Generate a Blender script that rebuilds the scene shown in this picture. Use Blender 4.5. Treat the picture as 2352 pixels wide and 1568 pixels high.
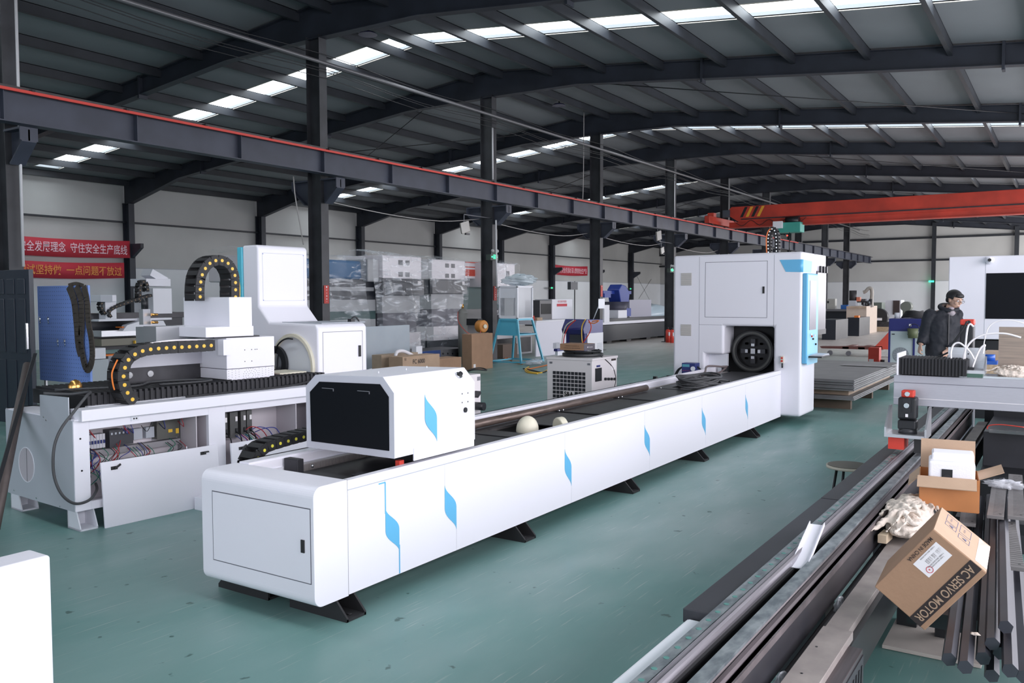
import bpy, math, random
from mathutils import Vector, Matrix, Euler
random.seed(7)
PI = math.pi
R = math.radians
for o in list(bpy.data.objects): bpy.data.objects.remove(o)
scn = bpy.context.scene
col = scn.collection

# ------------------------------------------------------------------ camera
FPX, YAW, PITCH, ROLL, EYE = 1957.16, .5808, .05093, .00304, 1.65
cfw = Vector((math.cos(YAW)*math.cos(PITCH), math.sin(YAW)*math.cos(PITCH), -math.sin(PITCH)))
_s = Vector((math.sin(YAW), -math.cos(YAW), 0)); _d = cfw.cross(_s)
crt = _s*math.cos(ROLL) + _d*math.sin(ROLL)
cdn = -_s*math.sin(ROLL) + _d*math.cos(ROLL)
cam_data = bpy.data.cameras.new('camera'); cam = bpy.data.objects.new('camera', cam_data); col.objects.link(cam)
m = Matrix((crt, -cdn, -cfw)).transposed().to_4x4(); m.translation = Vector((0, 0, EYE))
cam.matrix_world = m
cam_data.sensor_width = 36; cam_data.lens = FPX/2352*36; cam_data.clip_start = .05; cam_data.clip_end = 300
scn.camera = cam

# ------------------------------------------------------------------ light and exposure
world = bpy.data.worlds.new('world'); scn.world = world; world.use_nodes = True
bg = world.node_tree.nodes['Background']; bg.inputs[0].default_value = (.72, .82, 1, 1); bg.inputs[1].default_value = 1.2
def area(name, loc, rot, sx, sy, power, color=(1, 1, 1)):
    l = bpy.data.lights.new(name, 'AREA'); l.shape = 'RECTANGLE'; l.size = sx; l.size_y = sy; l.energy = power; l.color = color
    o = bpy.data.objects.new(name, l); o.location = loc; o.rotation_euler = rot; col.objects.link(o); return o
# daylight entering through the long window band and doors of the right wall (outside it, facing in)
area('daylight_right_windows', (24, -3.75, 2.6), (R(80), 0, 0), 62, 3.4, 3700, (1, .955, 1))
area('far_end_fill', (57, -3.75, 2.8), (R(84), 0, 0), 15, 3.4, 1900, (1, .98, .96))  # added fill lamp that brightens the far end wall and floor
area('daylight_front_gate', (-7.4, 6, 2.4), (R(90), 0, R(-90)), 11, 4.4, 190, (.93, .95, 1))
scn.view_settings.view_transform = 'Standard'; scn.view_settings.look = 'None'
scn.view_settings.gamma = 1; scn.view_settings.exposure = 0.0

# ------------------------------------------------------------------ rays of the photograph (to read positions on known planes)
CX, CY = 1176, 784
def ray(x, y): return cfw + crt*((x-CX)/FPX) + cdn*((y-CY)/FPX)
O = Vector((0, 0, EYE))
def PZ(x, y, z=0): r = ray(x, y); return O + r*((z-EYE)/r.z)
def PX(x, y, X): r = ray(x, y); return O + r*(X/r.x)
def PY(x, y, Y): r = ray(x, y); return O + r*(Y/r.y)

# ------------------------------------------------------------------ materials
MATS = {}
def mat(name, c, rough=.5, metal=0, var=0, vscale=6, c2=None, bump=0, bscale=40, spec=.5, coat=0, stretch=None, emit=None, es=0, alpha=1, trans=0):
    if name in MATS: return MATS[name]
    mt = bpy.data.materials.new(name); mt.use_nodes = True; nt = mt.node_tree; b = nt.nodes['Principled BSDF']
    b.inputs['Base Color'].default_value = (*c, 1); b.inputs['Roughness'].default_value = rough; b.inputs['Metallic'].default_value = metal
    b.inputs['Specular IOR Level'].default_value = spec; b.inputs['Coat Weight'].default_value = coat
    tc = nt.nodes.new('ShaderNodeTexCoord'); src = tc.outputs['Object']
    if stretch:
        mp = nt.nodes.new('ShaderNodeMapping'); mp.inputs['Scale'].default_value = stretch
        nt.links.new(src, mp.inputs[0]); src = mp.outputs[0]
    if var or c2:
        n = nt.nodes.new('ShaderNodeTexNoise'); n.inputs['Scale'].default_value = vscale; n.inputs['Detail'].default_value = 6
        nt.links.new(src, n.inputs['Vector'])
        rp = nt.nodes.new('ShaderNodeValToRGB'); e = rp.color_ramp.elements
        e[0].position = .35; e[1].position = .68
        k = c2 if c2 else tuple(min(1, v*(1-var)) for v in c)
        e[0].color = (*k, 1); e[1].color = (*c, 1)
        nt.links.new(n.outputs[0], rp.inputs[0]); nt.links.new(rp.outputs[0], b.inputs['Base Color'])
    if bump:
        n2 = nt.nodes.new('ShaderNodeTexNoise'); n2.inputs['Scale'].default_value = bscale; n2.inputs['Detail'].default_value = 4
        nt.links.new(src, n2.inputs['Vector'])
        bm_ = nt.nodes.new('ShaderNodeBump'); bm_.inputs['Strength'].default_value = bump; bm_.inputs['Distance'].default_value = .01
        nt.links.new(n2.outputs[0], bm_.inputs['Height']); nt.links.new(bm_.outputs[0], b.inputs['Normal'])
    if emit: b.inputs['Emission Color'].default_value = (*emit, 1); b.inputs['Emission Strength'].default_value = es
    b.inputs['Alpha'].default_value = alpha
    b.inputs['Transmission Weight'].default_value = trans
    MATS[name] = mt; return mt
WHITE = mat('white_powder_coat', (.86, .85, .92), .42, bump=.05, bscale=300)
WHITE2 = mat('white_sheet_metal', (.78, .79, .85), .45, bump=.04, bscale=300)
GREYSH = mat('light_grey_sheet_metal', (.42, .45, .50), .5)
GREY = mat('mid_grey_paint', (.2, .2, .22), .5)
STEEL = mat('dark_blue_grey_steel_paint', (.030, .036, .052), .5, var=.35, vscale=1.5)
STEELC = mat('column_steel_paint', (.045, .047, .055), .5, var=.45, vscale=2.5)
BEAMP = mat('runway_beam_paint', (.050, .058, .085), .5, var=.3, vscale=2)
PURL = mat('purlin_steel', (.026, .031, .040), .5, var=.3, vscale=2)
ROOFM = mat('roof_panel_grey', (.205, .222, .24), .55, var=.12, vscale=.6)
WALLU = mat('wall_panel_grey', (.54, .545, .54), .6, var=.12, vscale=.5)
WALLL = mat('wall_board_white', (.80, .83, .87), .6, var=.06, vscale=.8)
BLACK = mat('black_paint', (.012, .013, .016), .4)
BLACKG = mat('black_gloss_panel', (.006, .007, .010), .35, spec=.12)
BLACKM = mat('black_rubber', (.018, .018, .020), .6)
DARK = mat('dark_grey_steel', (.05, .05, .058), .38, metal=.3, var=.4, vscale=5)
IRON = mat('bare_mill_steel', (.13, .12, .13), .38, metal=.7, var=.5, vscale=4, bump=.1)
BLUE = mat('sky_blue_paint', (.13, .47, .76), .4)
CYAN = mat('cyan_paint', (.10, .52, .66), .4)
NAVY = mat('navy_blue_paint', (.02, .03, .16), .4)
RED = mat('red_paint', (.62, .05, .03), .45)
CRANE = mat('crane_red_paint', (.60, .055, .03), .5, var=.35, vscale=1.2)
ORANGE = mat('orange_plastic', (.85, .22, .03), .5)
YEL = mat('yellow_plastic', (.85, .52, .05), .4)
CARD = mat('cardboard', (.40, .24, .15), .8, var=.12, vscale=5, bump=.1, bscale=60)
CARDL = mat('cardboard_light', (.52, .36, .25), .8, var=.1, vscale=5, bump=.1, bscale=60)
CARDO = mat('cardboard_orange', (.55, .22, .075), .55, var=.15, vscale=6)
CREAM = mat('cream_rubber', (.78, .74, .60), .5, var=.12, vscale=9)
CHROME = mat('chrome', (.65, .66, .68), .18, metal=1)
ALU = mat('brushed_aluminium', (.62, .63, .66), .35, metal=.75, var=.12, vscale=8, stretch=(40, 1, 40))
COPPER = mat('brass_sheet', (.75, .40, .12), .25, metal=.9)
WTXT = mat('white_print', (.85, .82, .84), .6)
RTXT = mat('red_print', (.6, .06, .08), .6)
KTXT = mat('black_print', (.03, .02, .02), .6)
GREEN_E = mat('green_exit_light', (.02, .3, .15), .5, emit=(.05, 1, .45), es=2.2)
WOOD = mat('plain_wood', (.55, .42, .28), .7, var=.3, vscale=3, stretch=(1, 12, 12))
PLY = mat('plywood', (.50, .38, .28), .75, var=.2, vscale=4)
CLOTH = mat('cream_cotton_cloth', (.74, .65, .57), .9, var=.15, vscale=20, bump=.8, bscale=45)
FOAM = mat('white_foam', (.88, .87, .92), .7, bump=.15, bscale=150)

# ------------------------------------------------------------------ mesh helpers
class MB:
    def __init__(s): s.v = []; s.f = []; s.sm = []
    def add(s, vs, fs, smooth=False):
        b = len(s.v); s.v += [tuple(v) for v in vs]; s.f += [tuple(b+i for i in f) for f in fs]; s.sm += [smooth]*len(fs); return s
    def box(s, x0, x1, y0, y1, z0, z1):
        if x0 > x1: x0, x1 = x1, x0
        if y0 > y1: y0, y1 = y1, y0
        if z0 > z1: z0, z1 = z1, z0
        return s.add([(x0,y0,z0),(x1,y0,z0),(x1,y1,z0),(x0,y1,z0),(x0,y0,z1),(x1,y0,z1),(x1,y1,z1),(x0,y1,z1)],
                     [(0,3,2,1),(4,5,6,7),(0,1,5,4),(1,2,6,5),(2,3,7,6),(3,0,4,7)])
    def obox(s, c, ax, ay, az):   # oriented box: centre and three half vectors
        c = Vector(c); ax, ay, az = Vector(ax), Vector(ay), Vector(az)
        vs = [c+ax*i+ay*j+az*k for k in (-1,1) for j in (-1,1) for i in (-1,1)]
        fl = [(0,2,3,1),(4,5,7,6),(0,1,5,4),(1,3,7,5),(3,2,6,7),(2,0,4,6)]
        if ax.cross(ay).dot(az) < 0: fl = [tuple(reversed(f)) for f in fl]
        return s.add(vs, fl)
    def prism(s, pts, axis, a, b):   # pts polygon in the two other axes (x: (y,z); y: (x,z); z: (x,y))
        def P(p, t): return (t, p[0], p[1]) if axis == 'x' else (p[0], t, p[1]) if axis == 'y' else (p[0], p[1], t)
        ar = sum(pts[i][0]*pts[(i+1)%len(pts)][1]-pts[(i+1)%len(pts)][0]*pts[i][1] for i in range(len(pts)))
        if (ar < 0) != (axis == 'y'): pts = list(reversed(pts))
        if a > b: a, b = b, a
        n = len(pts); vs = [P(p, a) for p in pts]+[P(p, b) for p in pts]
        fs = [tuple(reversed(range(n))), tuple(range(n, 2*n))]+[(i, (i+1)%n, n+(i+1)%n, n+i) for i in range(n)]
        return s.add(vs, fs)
    def cyl(s, p0, p1, r, n=16, r1=None, smooth=True, caps=True):
        p0, p1 = Vector(p0), Vector(p1); d = (p1-p0).normalized(); r1 = r if r1 is None else r1
        u = d.orthogonal().normalized(); w = d.cross(u)
        vs = [p0+(u*math.cos(2*PI*i/n)+w*math.sin(2*PI*i/n))*r for i in range(n)]+[p1+(u*math.cos(2*PI*i/n)+w*math.sin(2*PI*i/n))*r1 for i in range(n)]
        s.add(vs, [(i, (i+1)%n, n+(i+1)%n, n+i) for i in range(n)], smooth)
        if caps:
            b = len(s.v)-2*n; s.f += [tuple(b+i for i in reversed(range(n))), tuple(b+n+i for i in range(n))]; s.sm += [False, False]
        return s
    def tube(s, pts, r, n=8, closed=False):
        pts = [Vector(p) for p in pts]; m_ = len(pts); rings = []; up = None
        for i, p in enumerate(pts):
            if closed: t = (pts[(i+1)%m_]-pts[i-1])
            else: t = pts[min(i+1, m_-1)]-pts[max(i-1, 0)]
            t.normalize()
            if up is None: up = t.orthogonal().normalized()
            up = (up-t*up.dot(t)).normalized(); w = t.cross(up)
            rr = r[i] if isinstance(r, (list, tuple)) else r
            rings.append([p+(up*math.cos(2*PI*k/n)+w*math.sin(2*PI*k/n))*rr for k in range(n)])
        fs = []
        for i in range(m_ if closed else m_-1):
            j = (i+1)%m_
            for k in range(n): fs.append((i*n+k, i*n+(k+1)%n, j*n+(k+1)%n, j*n+k))
        vs = [v for rg in rings for v in rg]
        if not closed: fs += [tuple(reversed(range(n))), tuple((m_-1)*n+k for k in range(n))]
        return s.add(vs, fs, True)
    def sphere(s, c, r, nu=16, nv=10, sc=(1,1,1)):
        c = Vector(c); vs = [c+Vector((0,0,-r*sc[2]))]
        for j in range(1, nv):
            a = -PI/2+PI*j/nv
            for i in range(nu): vs.append(c+Vector((math.cos(a)*math.cos(2*PI*i/nu)*r*sc[0], math.cos(a)*math.sin(2*PI*i/nu)*r*sc[1], math.sin(a)*r*sc[2])))
        vs.append(c+Vector((0,0,r*sc[2]))); T = len(vs)-1; fs = []
        for i in range(nu): fs.append((0, 1+(i+1)%nu, 1+i)); fs.append((T, T-nu+i, T-nu+(i+1)%nu))
        for j in range(nv-2):
            for i in range(nu): a = 1+j*nu; fs.append((a+i, a+(i+1)%nu, a+nu+(i+1)%nu, a+nu+i))
        return s.add(vs, fs, True)
    def ring(s, c, axis, r0, r1, h, n=32):   # flat annulus with thickness h along axis
        c = Vector(c); d = Vector(axis).normalized(); u = d.orthogonal().normalized(); w = d.cross(u)
        vs = []
        for i in range(n):
            e = u*math.cos(2*PI*i/n)+w*math.sin(2*PI*i/n)
            vs += [c+e*r0, c+e*r1, c+e*r1+d*h, c+e*r0+d*h]
        fs = []
        for i in range(n):
            a, b = 4*i, 4*((i+1)%n)
            for k in range(4): fs.append((a+k, b+k, b+(k+1)%4, a+(k+1)%4))
        return s.add(vs, fs, False)
    def build(s, name, mt, parent=None, world=True, bevel=0, seg=2, xf=None):
        if xf is not None: s.v = [tuple(xf @ Vector(v)) for v in s.v]
        if parent is not None and world:
            inv = WM(parent).inverted(); s.v = [tuple(inv @ Vector(v)) for v in s.v]
        me = bpy.data.meshes.new(name); me.from_pydata(s.v, [], s.f); me.update()
        me.polygons.foreach_set('use_smooth', s.sm); me.materials.append(mt)
        o = bpy.data.objects.new(name, me); col.objects.link(o)
        if parent is not None: o.parent = parent
        if bevel:
            b = o.modifiers.new('bevel', 'BEVEL'); b.width = bevel; b.segments = seg; b.limit_method = 'ANGLE'; b.angle_limit = R(40)
        return o
def WM(o):
    mt = Matrix.LocRotScale(o.location, o.rotation_euler, o.scale)
    return WM(o.parent) @ mt if o.parent else mt
def tag(o, label, cat, group=None, kind=None):
    o['label'] = label; o['category'] = cat
    if group: o['group'] = group
    if kind: o['kind'] = kind
    return o
def thing(name, label, cat, loc=(0,0,0), rotz=0, group=None, rot=None):
    o = bpy.data.objects.new(name, None); o.empty_display_size = .1; col.objects.link(o)
    o.location = loc; o.rotation_euler = rot if rot else (0, 0, rotz)
    return tag(o, label, cat, group)
def struct(o, label=None):
    o['kind'] = 'structure'
    if label: o['label'] = label
    return o
def children(o): return [c for c in bpy.data.objects if c.parent == o]
def copy_tree(o, parent=None):
    kids = children(o); c = o.copy(); col.objects.link(c); c.parent = parent
    for k in kids: copy_tree(k, c)
    return c
def text(name, s_, mt, parent, org, ux, uy, h, width=None, ext=.0008, bold=.0, align='CENTER'):
    """writing laid on a plane: org = centre, ux/uy = reading and up directions, h = letter height"""
    cu = bpy.data.curves.new(name, 'FONT'); cu.body = s_; cu.size = 1; cu.align_x = align; cu.align_y = 'CENTER'; cu.extrude = 0; cu.offset = bold
    t = bpy.data.objects.new(name, cu); col.objects.link(t)
    dg = bpy.context.evaluated_depsgraph_get(); me = bpy.data.meshes.new_from_object(t.evaluated_get(dg)); bpy.data.objects.remove(t)
    me.name = name
    if not me.vertices: return None
    xs = [v.co.x for v in me.vertices]; ys = [v.co.y for v in me.vertices]
    w0, h0 = max(xs)-min(xs), max(ys)-min(ys); mx, my = (max(xs)+min(xs))/2, (max(ys)+min(ys))/2
    sy = h/h0; sx = width/w0 if width else sy
    ux, uy = Vector(ux).normalized(), Vector(uy).normalized(); nn = ux.cross(uy); org = Vector(org)
    inv = WM(parent).inverted() if parent else Matrix()
    for v in me.vertices: v.co = inv @ (org+ux*((v.co.x-mx)*sx)+uy*((v.co.y-my)*sy)+nn*ext)
    me.materials.clear(); me.materials.append(mt)
    o = bpy.data.objects.new(name, me); col.objects.link(o)
    if parent: o.parent = parent
    return o

# ================================================================== THE SHELL
XE, YL, YR, XB, RIDGE, RZ = 65.3, 28.3, -3.3, -7.0, 12.5, 7.38
def roofz(y): return RZ-.1*abs(y-RIDGE)
GRID = [6.18+5.9*k for k in range(-2, 11)]
fm = bpy.data.materials.new('green_epoxy_floor'); fm.use_nodes = True; nt = fm.node_tree; b = nt.nodes['Principled BSDF']
tc = nt.nodes.new('ShaderNodeTexCoord')
def noise(scale, detail=5, st=None, dist=0):
    n = nt.nodes.new('ShaderNodeTexNoise'); n.inputs['Scale'].default_value = scale; n.inputs['Detail'].default_value = detail; n.inputs['Distortion'].default_value = dist
    if st:
        mp = nt.nodes.new('ShaderNodeMapping'); mp.inputs['Scale'].default_value = st[:3]; mp.inputs['Rotation'].default_value = (0, 0, st[3])
        nt.links.new(tc.outputs['Object'], mp.inputs[0]); nt.links.new(mp.outputs[0], n.inputs['Vector'])
    else: nt.links.new(tc.outputs['Object'], n.inputs['Vector'])
    return n
def ramp(src, stops):
    r = nt.nodes.new('ShaderNodeValToRGB'); e = r.color_ramp.elements
    e[0].position, e[0].color = stops[0][0], (*stops[0][1], 1); e[1].position, e[1].color = stops[-1][0], (*stops[-1][1], 1)
    for p, c in stops[1:-1]: x = e.new(p); x.color = (*c, 1)
    nt.links.new(src.outputs[0], r.inputs[0]); return r
def mix(fac, a, b_):
    mx = nt.nodes.new('ShaderNodeMix'); mx.data_type = 'RGBA'
    nt.links.new(fac.outputs[0], mx.inputs[0]); nt.links.new(a.outputs[0] if a.bl_idname != 'ShaderNodeMix' else a.outputs[2], mx.inputs[6]); nt.links.new(b_.outputs[0], mx.inputs[7]); return mx
n1 = noise(.35, 8, (1, 1.6, 1, .5), .6); base = ramp(n1, [(.3, (.10, .25, .225)), (.5, (.15, .29, .27)), (.72, (.21, .32, .305))])
n2 = noise(1.1, 6, (1, 2.5, 1, .9)); dust = ramp(n2, [(.0, (.29, .335, .33)), (1, (.31, .32, .325))])
dm = ramp(noise(.22, 7, (1.2, .8, 1, 0)), [(.46, (0, 0, 0)), (.75, (.75,)*3)]); m1 = mix(dm, base, dust)
far_sheen = ramp(noise(3, 2), [(0, (.52, .48, .45)), (1, (.58, .53, .50))])  # paler far floor: the end wall's reflection put into the colour
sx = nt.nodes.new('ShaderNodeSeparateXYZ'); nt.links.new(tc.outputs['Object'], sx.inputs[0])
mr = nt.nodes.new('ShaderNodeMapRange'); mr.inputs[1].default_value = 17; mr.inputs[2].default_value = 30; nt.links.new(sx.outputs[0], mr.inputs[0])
m1b = nt.nodes.new('ShaderNodeMix'); m1b.data_type = 'RGBA'; nt.links.new(mr.outputs[0], m1b.inputs[0]); nt.links.new(m1.outputs[2], m1b.inputs[6]); nt.links.new(far_sheen.outputs[0], m1b.inputs[7])
spots = ramp(noise(9, 3, (1, 1, 1, 0)), [(.0, (1,)*3), (.27, (1,)*3), (.31, (0,)*3), (1, (0,)*3)]); darkc = ramp(noise(2, 2), [(0, (.03, .10, .085)), (1, (.05, .12, .10))])
m2 = mix(spots, m1b, darkc)
scr = ramp(noise(2.4, 9, (1, 22, 1, .75)), [(.0, (0,)*3), (.62, (0,)*3), (.70, (.45,)*3), (1, (.8,)*3)]); lc = ramp(noise(1, 1), [(0, (.42, .47, .46)), (1, (.46, .48, .46))])
m3 = mix(scr, m2, lc)
nt.links.new(m3.outputs[2], b.inputs['Base Color'])
rr = ramp(n2, [(.3, (.30,)*3), (.7, (.52,)*3)]); nt.links.new(rr.outputs[0], b.inputs['Roughness'])
bp = nt.nodes.new('ShaderNodeBump'); bp.inputs['Strength'].default_value = .06; nb = noise(60, 3); nt.links.new(nb.outputs[0], bp.inputs['Height']); nt.links.new(bp.outputs[0], b.inputs['Normal'])
struct(MB().box(XB-6, XE+.1, YR-6, YL+.1, -.2, 0).build('floor', fm))

# ceiling: two slopes with slots where the translucent strips run
STR = [14.86-11.8, 14.86, 26.65, 38.45, 50.3]; SW = .39
ce = MB(); SKY = []
edges = [XB-.3]+[v for s_ in STR for v in (s_-SW, s_+SW)]+[XE+.3]
for i in range(0, len(edges), 2):
    for ya, yb in ((YR-.3, RIDGE), (RIDGE, YL+.3)):
        za, zb = roofz(ya), roofz(yb)
        ce.prism([(ya, za), (yb, zb), (yb, zb+.12), (ya, za+.12)], 'x', edges[i], edges[i+1])
for s_ in STR:   # closed ends of the strips: near the ridge and near the eaves
    for ya, yb in ((YR-.3, -1.6), (12.15, 12.5), (12.5, 12.72), (27.55, YL+.3)):
        za, zb = roofz(ya), roofz(yb); ce.prism([(ya, za), (yb, zb), (yb, zb+.12), (ya, za+.12)], 'x', s_-SW, s_+SW)
ceil = struct(ce.build('ceiling', ROOFM))
SKYM = mat('translucent_skylight_sheet', (.9, .95, 1), .5, emit=(.88, .95, 1), es=7.0)
k = 0
for s_ in STR:
    for ya, yb in ((-1.6, 12.15), (12.72, 27.55)):
        k += 1; za, zb = roofz(ya)+.09, roofz(yb)+.09
        w = struct(MB().prism([(ya, za), (yb, zb), (yb, zb+.01), (ya, za+.01)], 'x', s_-SW, s_+SW).build('window_%d' % k, SKYM))
        f = MB(); zf = -.005
        for sx_ in (s_-SW-.03, s_+SW):
            f.prism([(ya, za-.10), (yb, zb-.10), (yb, zb-.07), (ya, za-.07)], 'x', sx_, sx_+.03)
        f.build('window_frame', mat('skylight_flashing', (.75, .70, .62), .5), w)
# purlins (C sections running the length of the hall), parts of the ceiling
YPL = [12.95+1.5*i for i in range(11)]; YPR = [12.05-1.44*i for i in range(11)]
for y in YPL+YPR:
    z = roofz(y); q = MB(); t = .012
    q.box(XB, XE, y-.004, y+.004, z-.19, z-.002); q.box(XB, XE, y-.004, y+.075, z-.20, z-.188); q.box(XB, XE, y-.004, y+.06, z-.014, z-.002)
    q.build('purlin', PURL, ceil)
# walls
wl = struct(MB().box(XB, XE, YL, YL+.15, 0, roofz(YL)).build('wall_left', WALLU))
MB().box(XB, XE, YL-.03, YL, 0, 2.75).build('lower_board', WALLL, wl)
MB().box(XB, XE, YL-.04, YL-.0, 2.75, 2.775).build('board_trim', GREYSH, wl)
for z in (4.35,):
    MB().box(XB, XE, YL-.16, YL, z, z+.06).build('girt', PURL, wl)
we = struct(MB().prism([(YR, 0), (YL, 0), (YL, roofz(YL)), (RIDGE, RZ), (YR, roofz(YR))], 'x', XE, XE+.15).build('wall_end', WALLU))
MB().box(XE-.03, XE, YR, YL, 0, 2.72).build('lower_board', WALLL, we)
MB().box(XE-.04, XE, YR, YL, 2.72, 2.75).build('board_trim', GREYSH, we)
for z in (4.18, 5.72):
    MB().box(XE-.2, XE, YR, YL, z-.06, z+.06).build('girt', PURL, we)
for y in (-1, 3.1, 8.0, 17.8, 22.5):
    MB().box(XE-.34, XE-.2, y-.13, y+.13, 0, roofz(y)-.2).build('wind_post', PURL, we)
# right wall: solid below 0.7 m, window band above, piers at each frame
wr = MB(); wr.box(XB, XE, YR-.15, YR, 0, .7); wr.box(XB, XE, YR-.15, YR, 4.5, roofz(YR))
for x in GRID: wr.box(x-.25, x+.25, YR-.15, YR, .7, 4.5)
struct(wr.build('wall_right', WALLU))
wb = MB(); wb.prism([(YR, 4.7), (YL, 4.7), (YL, roofz(YL)), (RIDGE, RZ), (YR, roofz(YR))], 'x', XB-.15, XB)
wb.box(XB-.15, XB, YR, .2, 0, 4.7); wb.box(XB-.15, XB, 12.0, YL, 0, 4.7); struct(wb.build('wall_front', WALLU))

# ------------------------------------------------------------------ portal frames
ORD = ['near', 'second', 'third', 'fourth', 'fifth', 'sixth', 'seventh', 'eighth', 'ninth', 'tenth', 'eleventh', 'twelfth', 'thirteenth']
def hsec(q, x, y, z0, z1, wx=.2, dy=.36, t=.014):
    q.box(x-wx/2, x+wx/2, y-dy/2, y-dy/2+t, z0, z1); q.box(x-wx/2, x+wx/2, y+dy/2-t, y+dy/2, z0, z1); q.box(x-t/2, x+t/2, y-dy/2+t, y+dy/2-t, z0, z1)
collabel = {0: 'dark steel column at the left edge behind the blue pegboard', 1: 'dark steel column rising behind the tall white chuck housing',
            2: 'dark steel column behind the large plain cardboard carton', 3: 'dark steel column behind the navy cutting console with paper pinned on it',
            4: 'dark steel column with two red fire extinguishers at its foot', 5: 'dark steel column top showing above the white cabinet and below the crane end'}
COLS = {}
for i, x in enumerate(GRID):
    k = i-2
    if k < 0 or k == 10: continue
    lab = collabel.get(k, '%s dark steel column beyond the white cabinet under the runway' % ORD[k-6] if k > 5 else '')
    t = thing('steel_column', lab, 'column', (x, RIDGE, 0), group='columns under the ridge'); COLS[k] = t
    q = MB(); hsec(q, x, RIDGE, .02, roofz(RIDGE)-.62); q.build('shaft', STEELC, t)
    MB().box(x-.2, x+.2, RIDGE-.26, RIDGE+.26, 0, .02).build('base_plate', STEELC, t)
    for sg in (-1, 1):   # corbels for the runway on both sides
        y0, y1 = RIDGE+sg*.18, RIDGE+sg*.62
        q = MB(); q.prism([(y0, 3.95), (y1, 3.95), (y1, 3.80), (y0+sg*.12, 3.52), (y0, 3.52)], 'x', x-.012, x+.012)
        q.box(x-.12, x+.12, y0, y1, 3.95, 3.98); q.box(x-.12, x+.12, y1-.02*sg, y1, 3.80, 3.95)
        q.prism([(y1, 3.80), (y1, 3.785), (y0+sg*.12, 3.5), (y0+sg*.10, 3.52)], 'x', x-.1, x+.1)
        q.build('corbel', BEAMP, t)
RAFL = 'steel roof rafter, %s from the camera, spanning down to the left wall'
RAFR = 'steel roof rafter, %s from the camera, spanning to the right above the machines'
def rafter(x, sg, lab):
    ye = YL-.02 if sg > 0 else YR+.02; dp = .40
    top = lambda y: roofz(y)-.035
    L = abs(ye-RIDGE)
    pts_t = [(RIDGE, top(RIDGE)), (ye, top(ye))]
    bot = [(ye, top(ye)-.75), (ye-sg*.4, top(ye)-.75), (ye-sg*3.2, top(ye-sg*3.2)-dp), (RIDGE+sg*2.6, top(RIDGE+sg*2.6)-dp), (RIDGE+sg*.2, top(RIDGE)-.64), (RIDGE, top(RIDGE)-.64)]
    t = thing('roof_rafter', lab, 'rafter', (x, RIDGE, top(RIDGE)), group='rafters of the %s slope' % ('left' if sg > 0 else 'right'))
    MB().prism(pts_t+bot, 'x', x-.006, x+.006).build('web', STEEL, t)
    q = MB()
    for pl_ in (pts_t, bot[::-1]):
        for (ya, za), (yb, zb) in zip(pl_, pl_[1:]):
            if abs(ya-yb) < .05: continue
            d = .014 if pl_ is pts_t else -.014
            q.prism([(ya, za), (yb, zb), (yb, zb-d), (ya, za-d)], 'x', x-.1, x+.1)
    q.build('flange', STEEL, t)
    for fr in (.36, .72):   # bolted splice plates
        y = RIDGE+sg*L*fr; MB().box(x-.11, x+.11, y-.025, y+.025, top(y)-dp-.08, top(y)+.03).build('splice_plate', STEEL, t)
for i, x in enumerate(GRID):
    k = i-2
    if k < 0: continue
    xx = x if k < 10 else XE-.2
    if k: rafter(xx, 1, RAFL % ORD[k])
    if k: rafter(xx, -1, RAFR % ORD[k])
WCL = {2: 'steel wall column at the right end of the two red banners', 3: 'steel wall column behind the tall white chuck housing', 4: 'steel wall column behind the first film-wrapped machine',
       5: 'steel wall column behind the second film-wrapped machine', 6: 'steel wall column right of the green exit sign, mostly hidden', 7: 'steel wall column left of the distant small red banner',
       8: 'steel wall column behind the distant blue machine head'}
for i, x in enumerate(GRID):
    k = i-2
    if k < 1 or k == 10: continue
    t = thing('wall_column', WCL.get(k, 'steel wall column far down the left wall' if k > 8 else 'steel wall column behind the near column at the left edge'), 'column', (x, YL-.3, 0), group='columns along the left wall')
    q = MB(); hsec(q, x, YL-.24, 0, roofz(YL)-.75, .22, .36); q.build('shaft', STEEL, t)
    q = MB(); q.prism([(YL-.42, 3.6), (YL-1.0, 3.6), (YL-1.0, 3.45), (YL-.42, 3.1)], 'x', x-.06, x+.06); q.build('corbel', STEEL, t)

# ------------------------------------------------------------------ crane runway beam
YB = 11.78; ZB0, ZB1 = 3.98, 4.42
t = thing('crane_runway_beam', 'long blue-grey steel crane runway beam with a red conductor rail along it', 'beam', (0, YB, ZB0))
q = MB(); q.box(XB, 63.6, YB-.1, YB+.1, ZB0, ZB0+.016); q.box(XB, 63.6, YB-.13, YB+.13, ZB1-.016, ZB1); q.box(XB, 63.6, YB-.005, YB+.005, ZB0+.016, ZB1-.016)
q.build('girder', BEAMP, t)
q = MB(); x = 1.97
while x < 63: q.box(x-.006, x+.006, YB-.095, YB-.005, ZB0+.016, ZB1-.016); x += 1.9
q.build('stiffener', BEAMP, t)
MB().box(XB, 63.6, YB-.025, YB+.025, ZB1, ZB1+.05).build('crane_rail', mat('rail_steel', (.07, .06, .06), .5, var=.4), t)
c = MB().box(XB, 44, YB-.19, YB-.155, ZB1-.055, ZB1-.018).build('conductor_rail', mat('conductor_red', (.60, .05, .035), .5), t)
c['label'] = 'bright red conductor rail'
q = MB(); x = .7
while x < 44: q.box(x-.02, x+.02, YB-.21, YB-.12, ZB1-.02, ZB1+.01); x += 1.35
q.build('rail_clip', BLACK, t)

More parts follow.
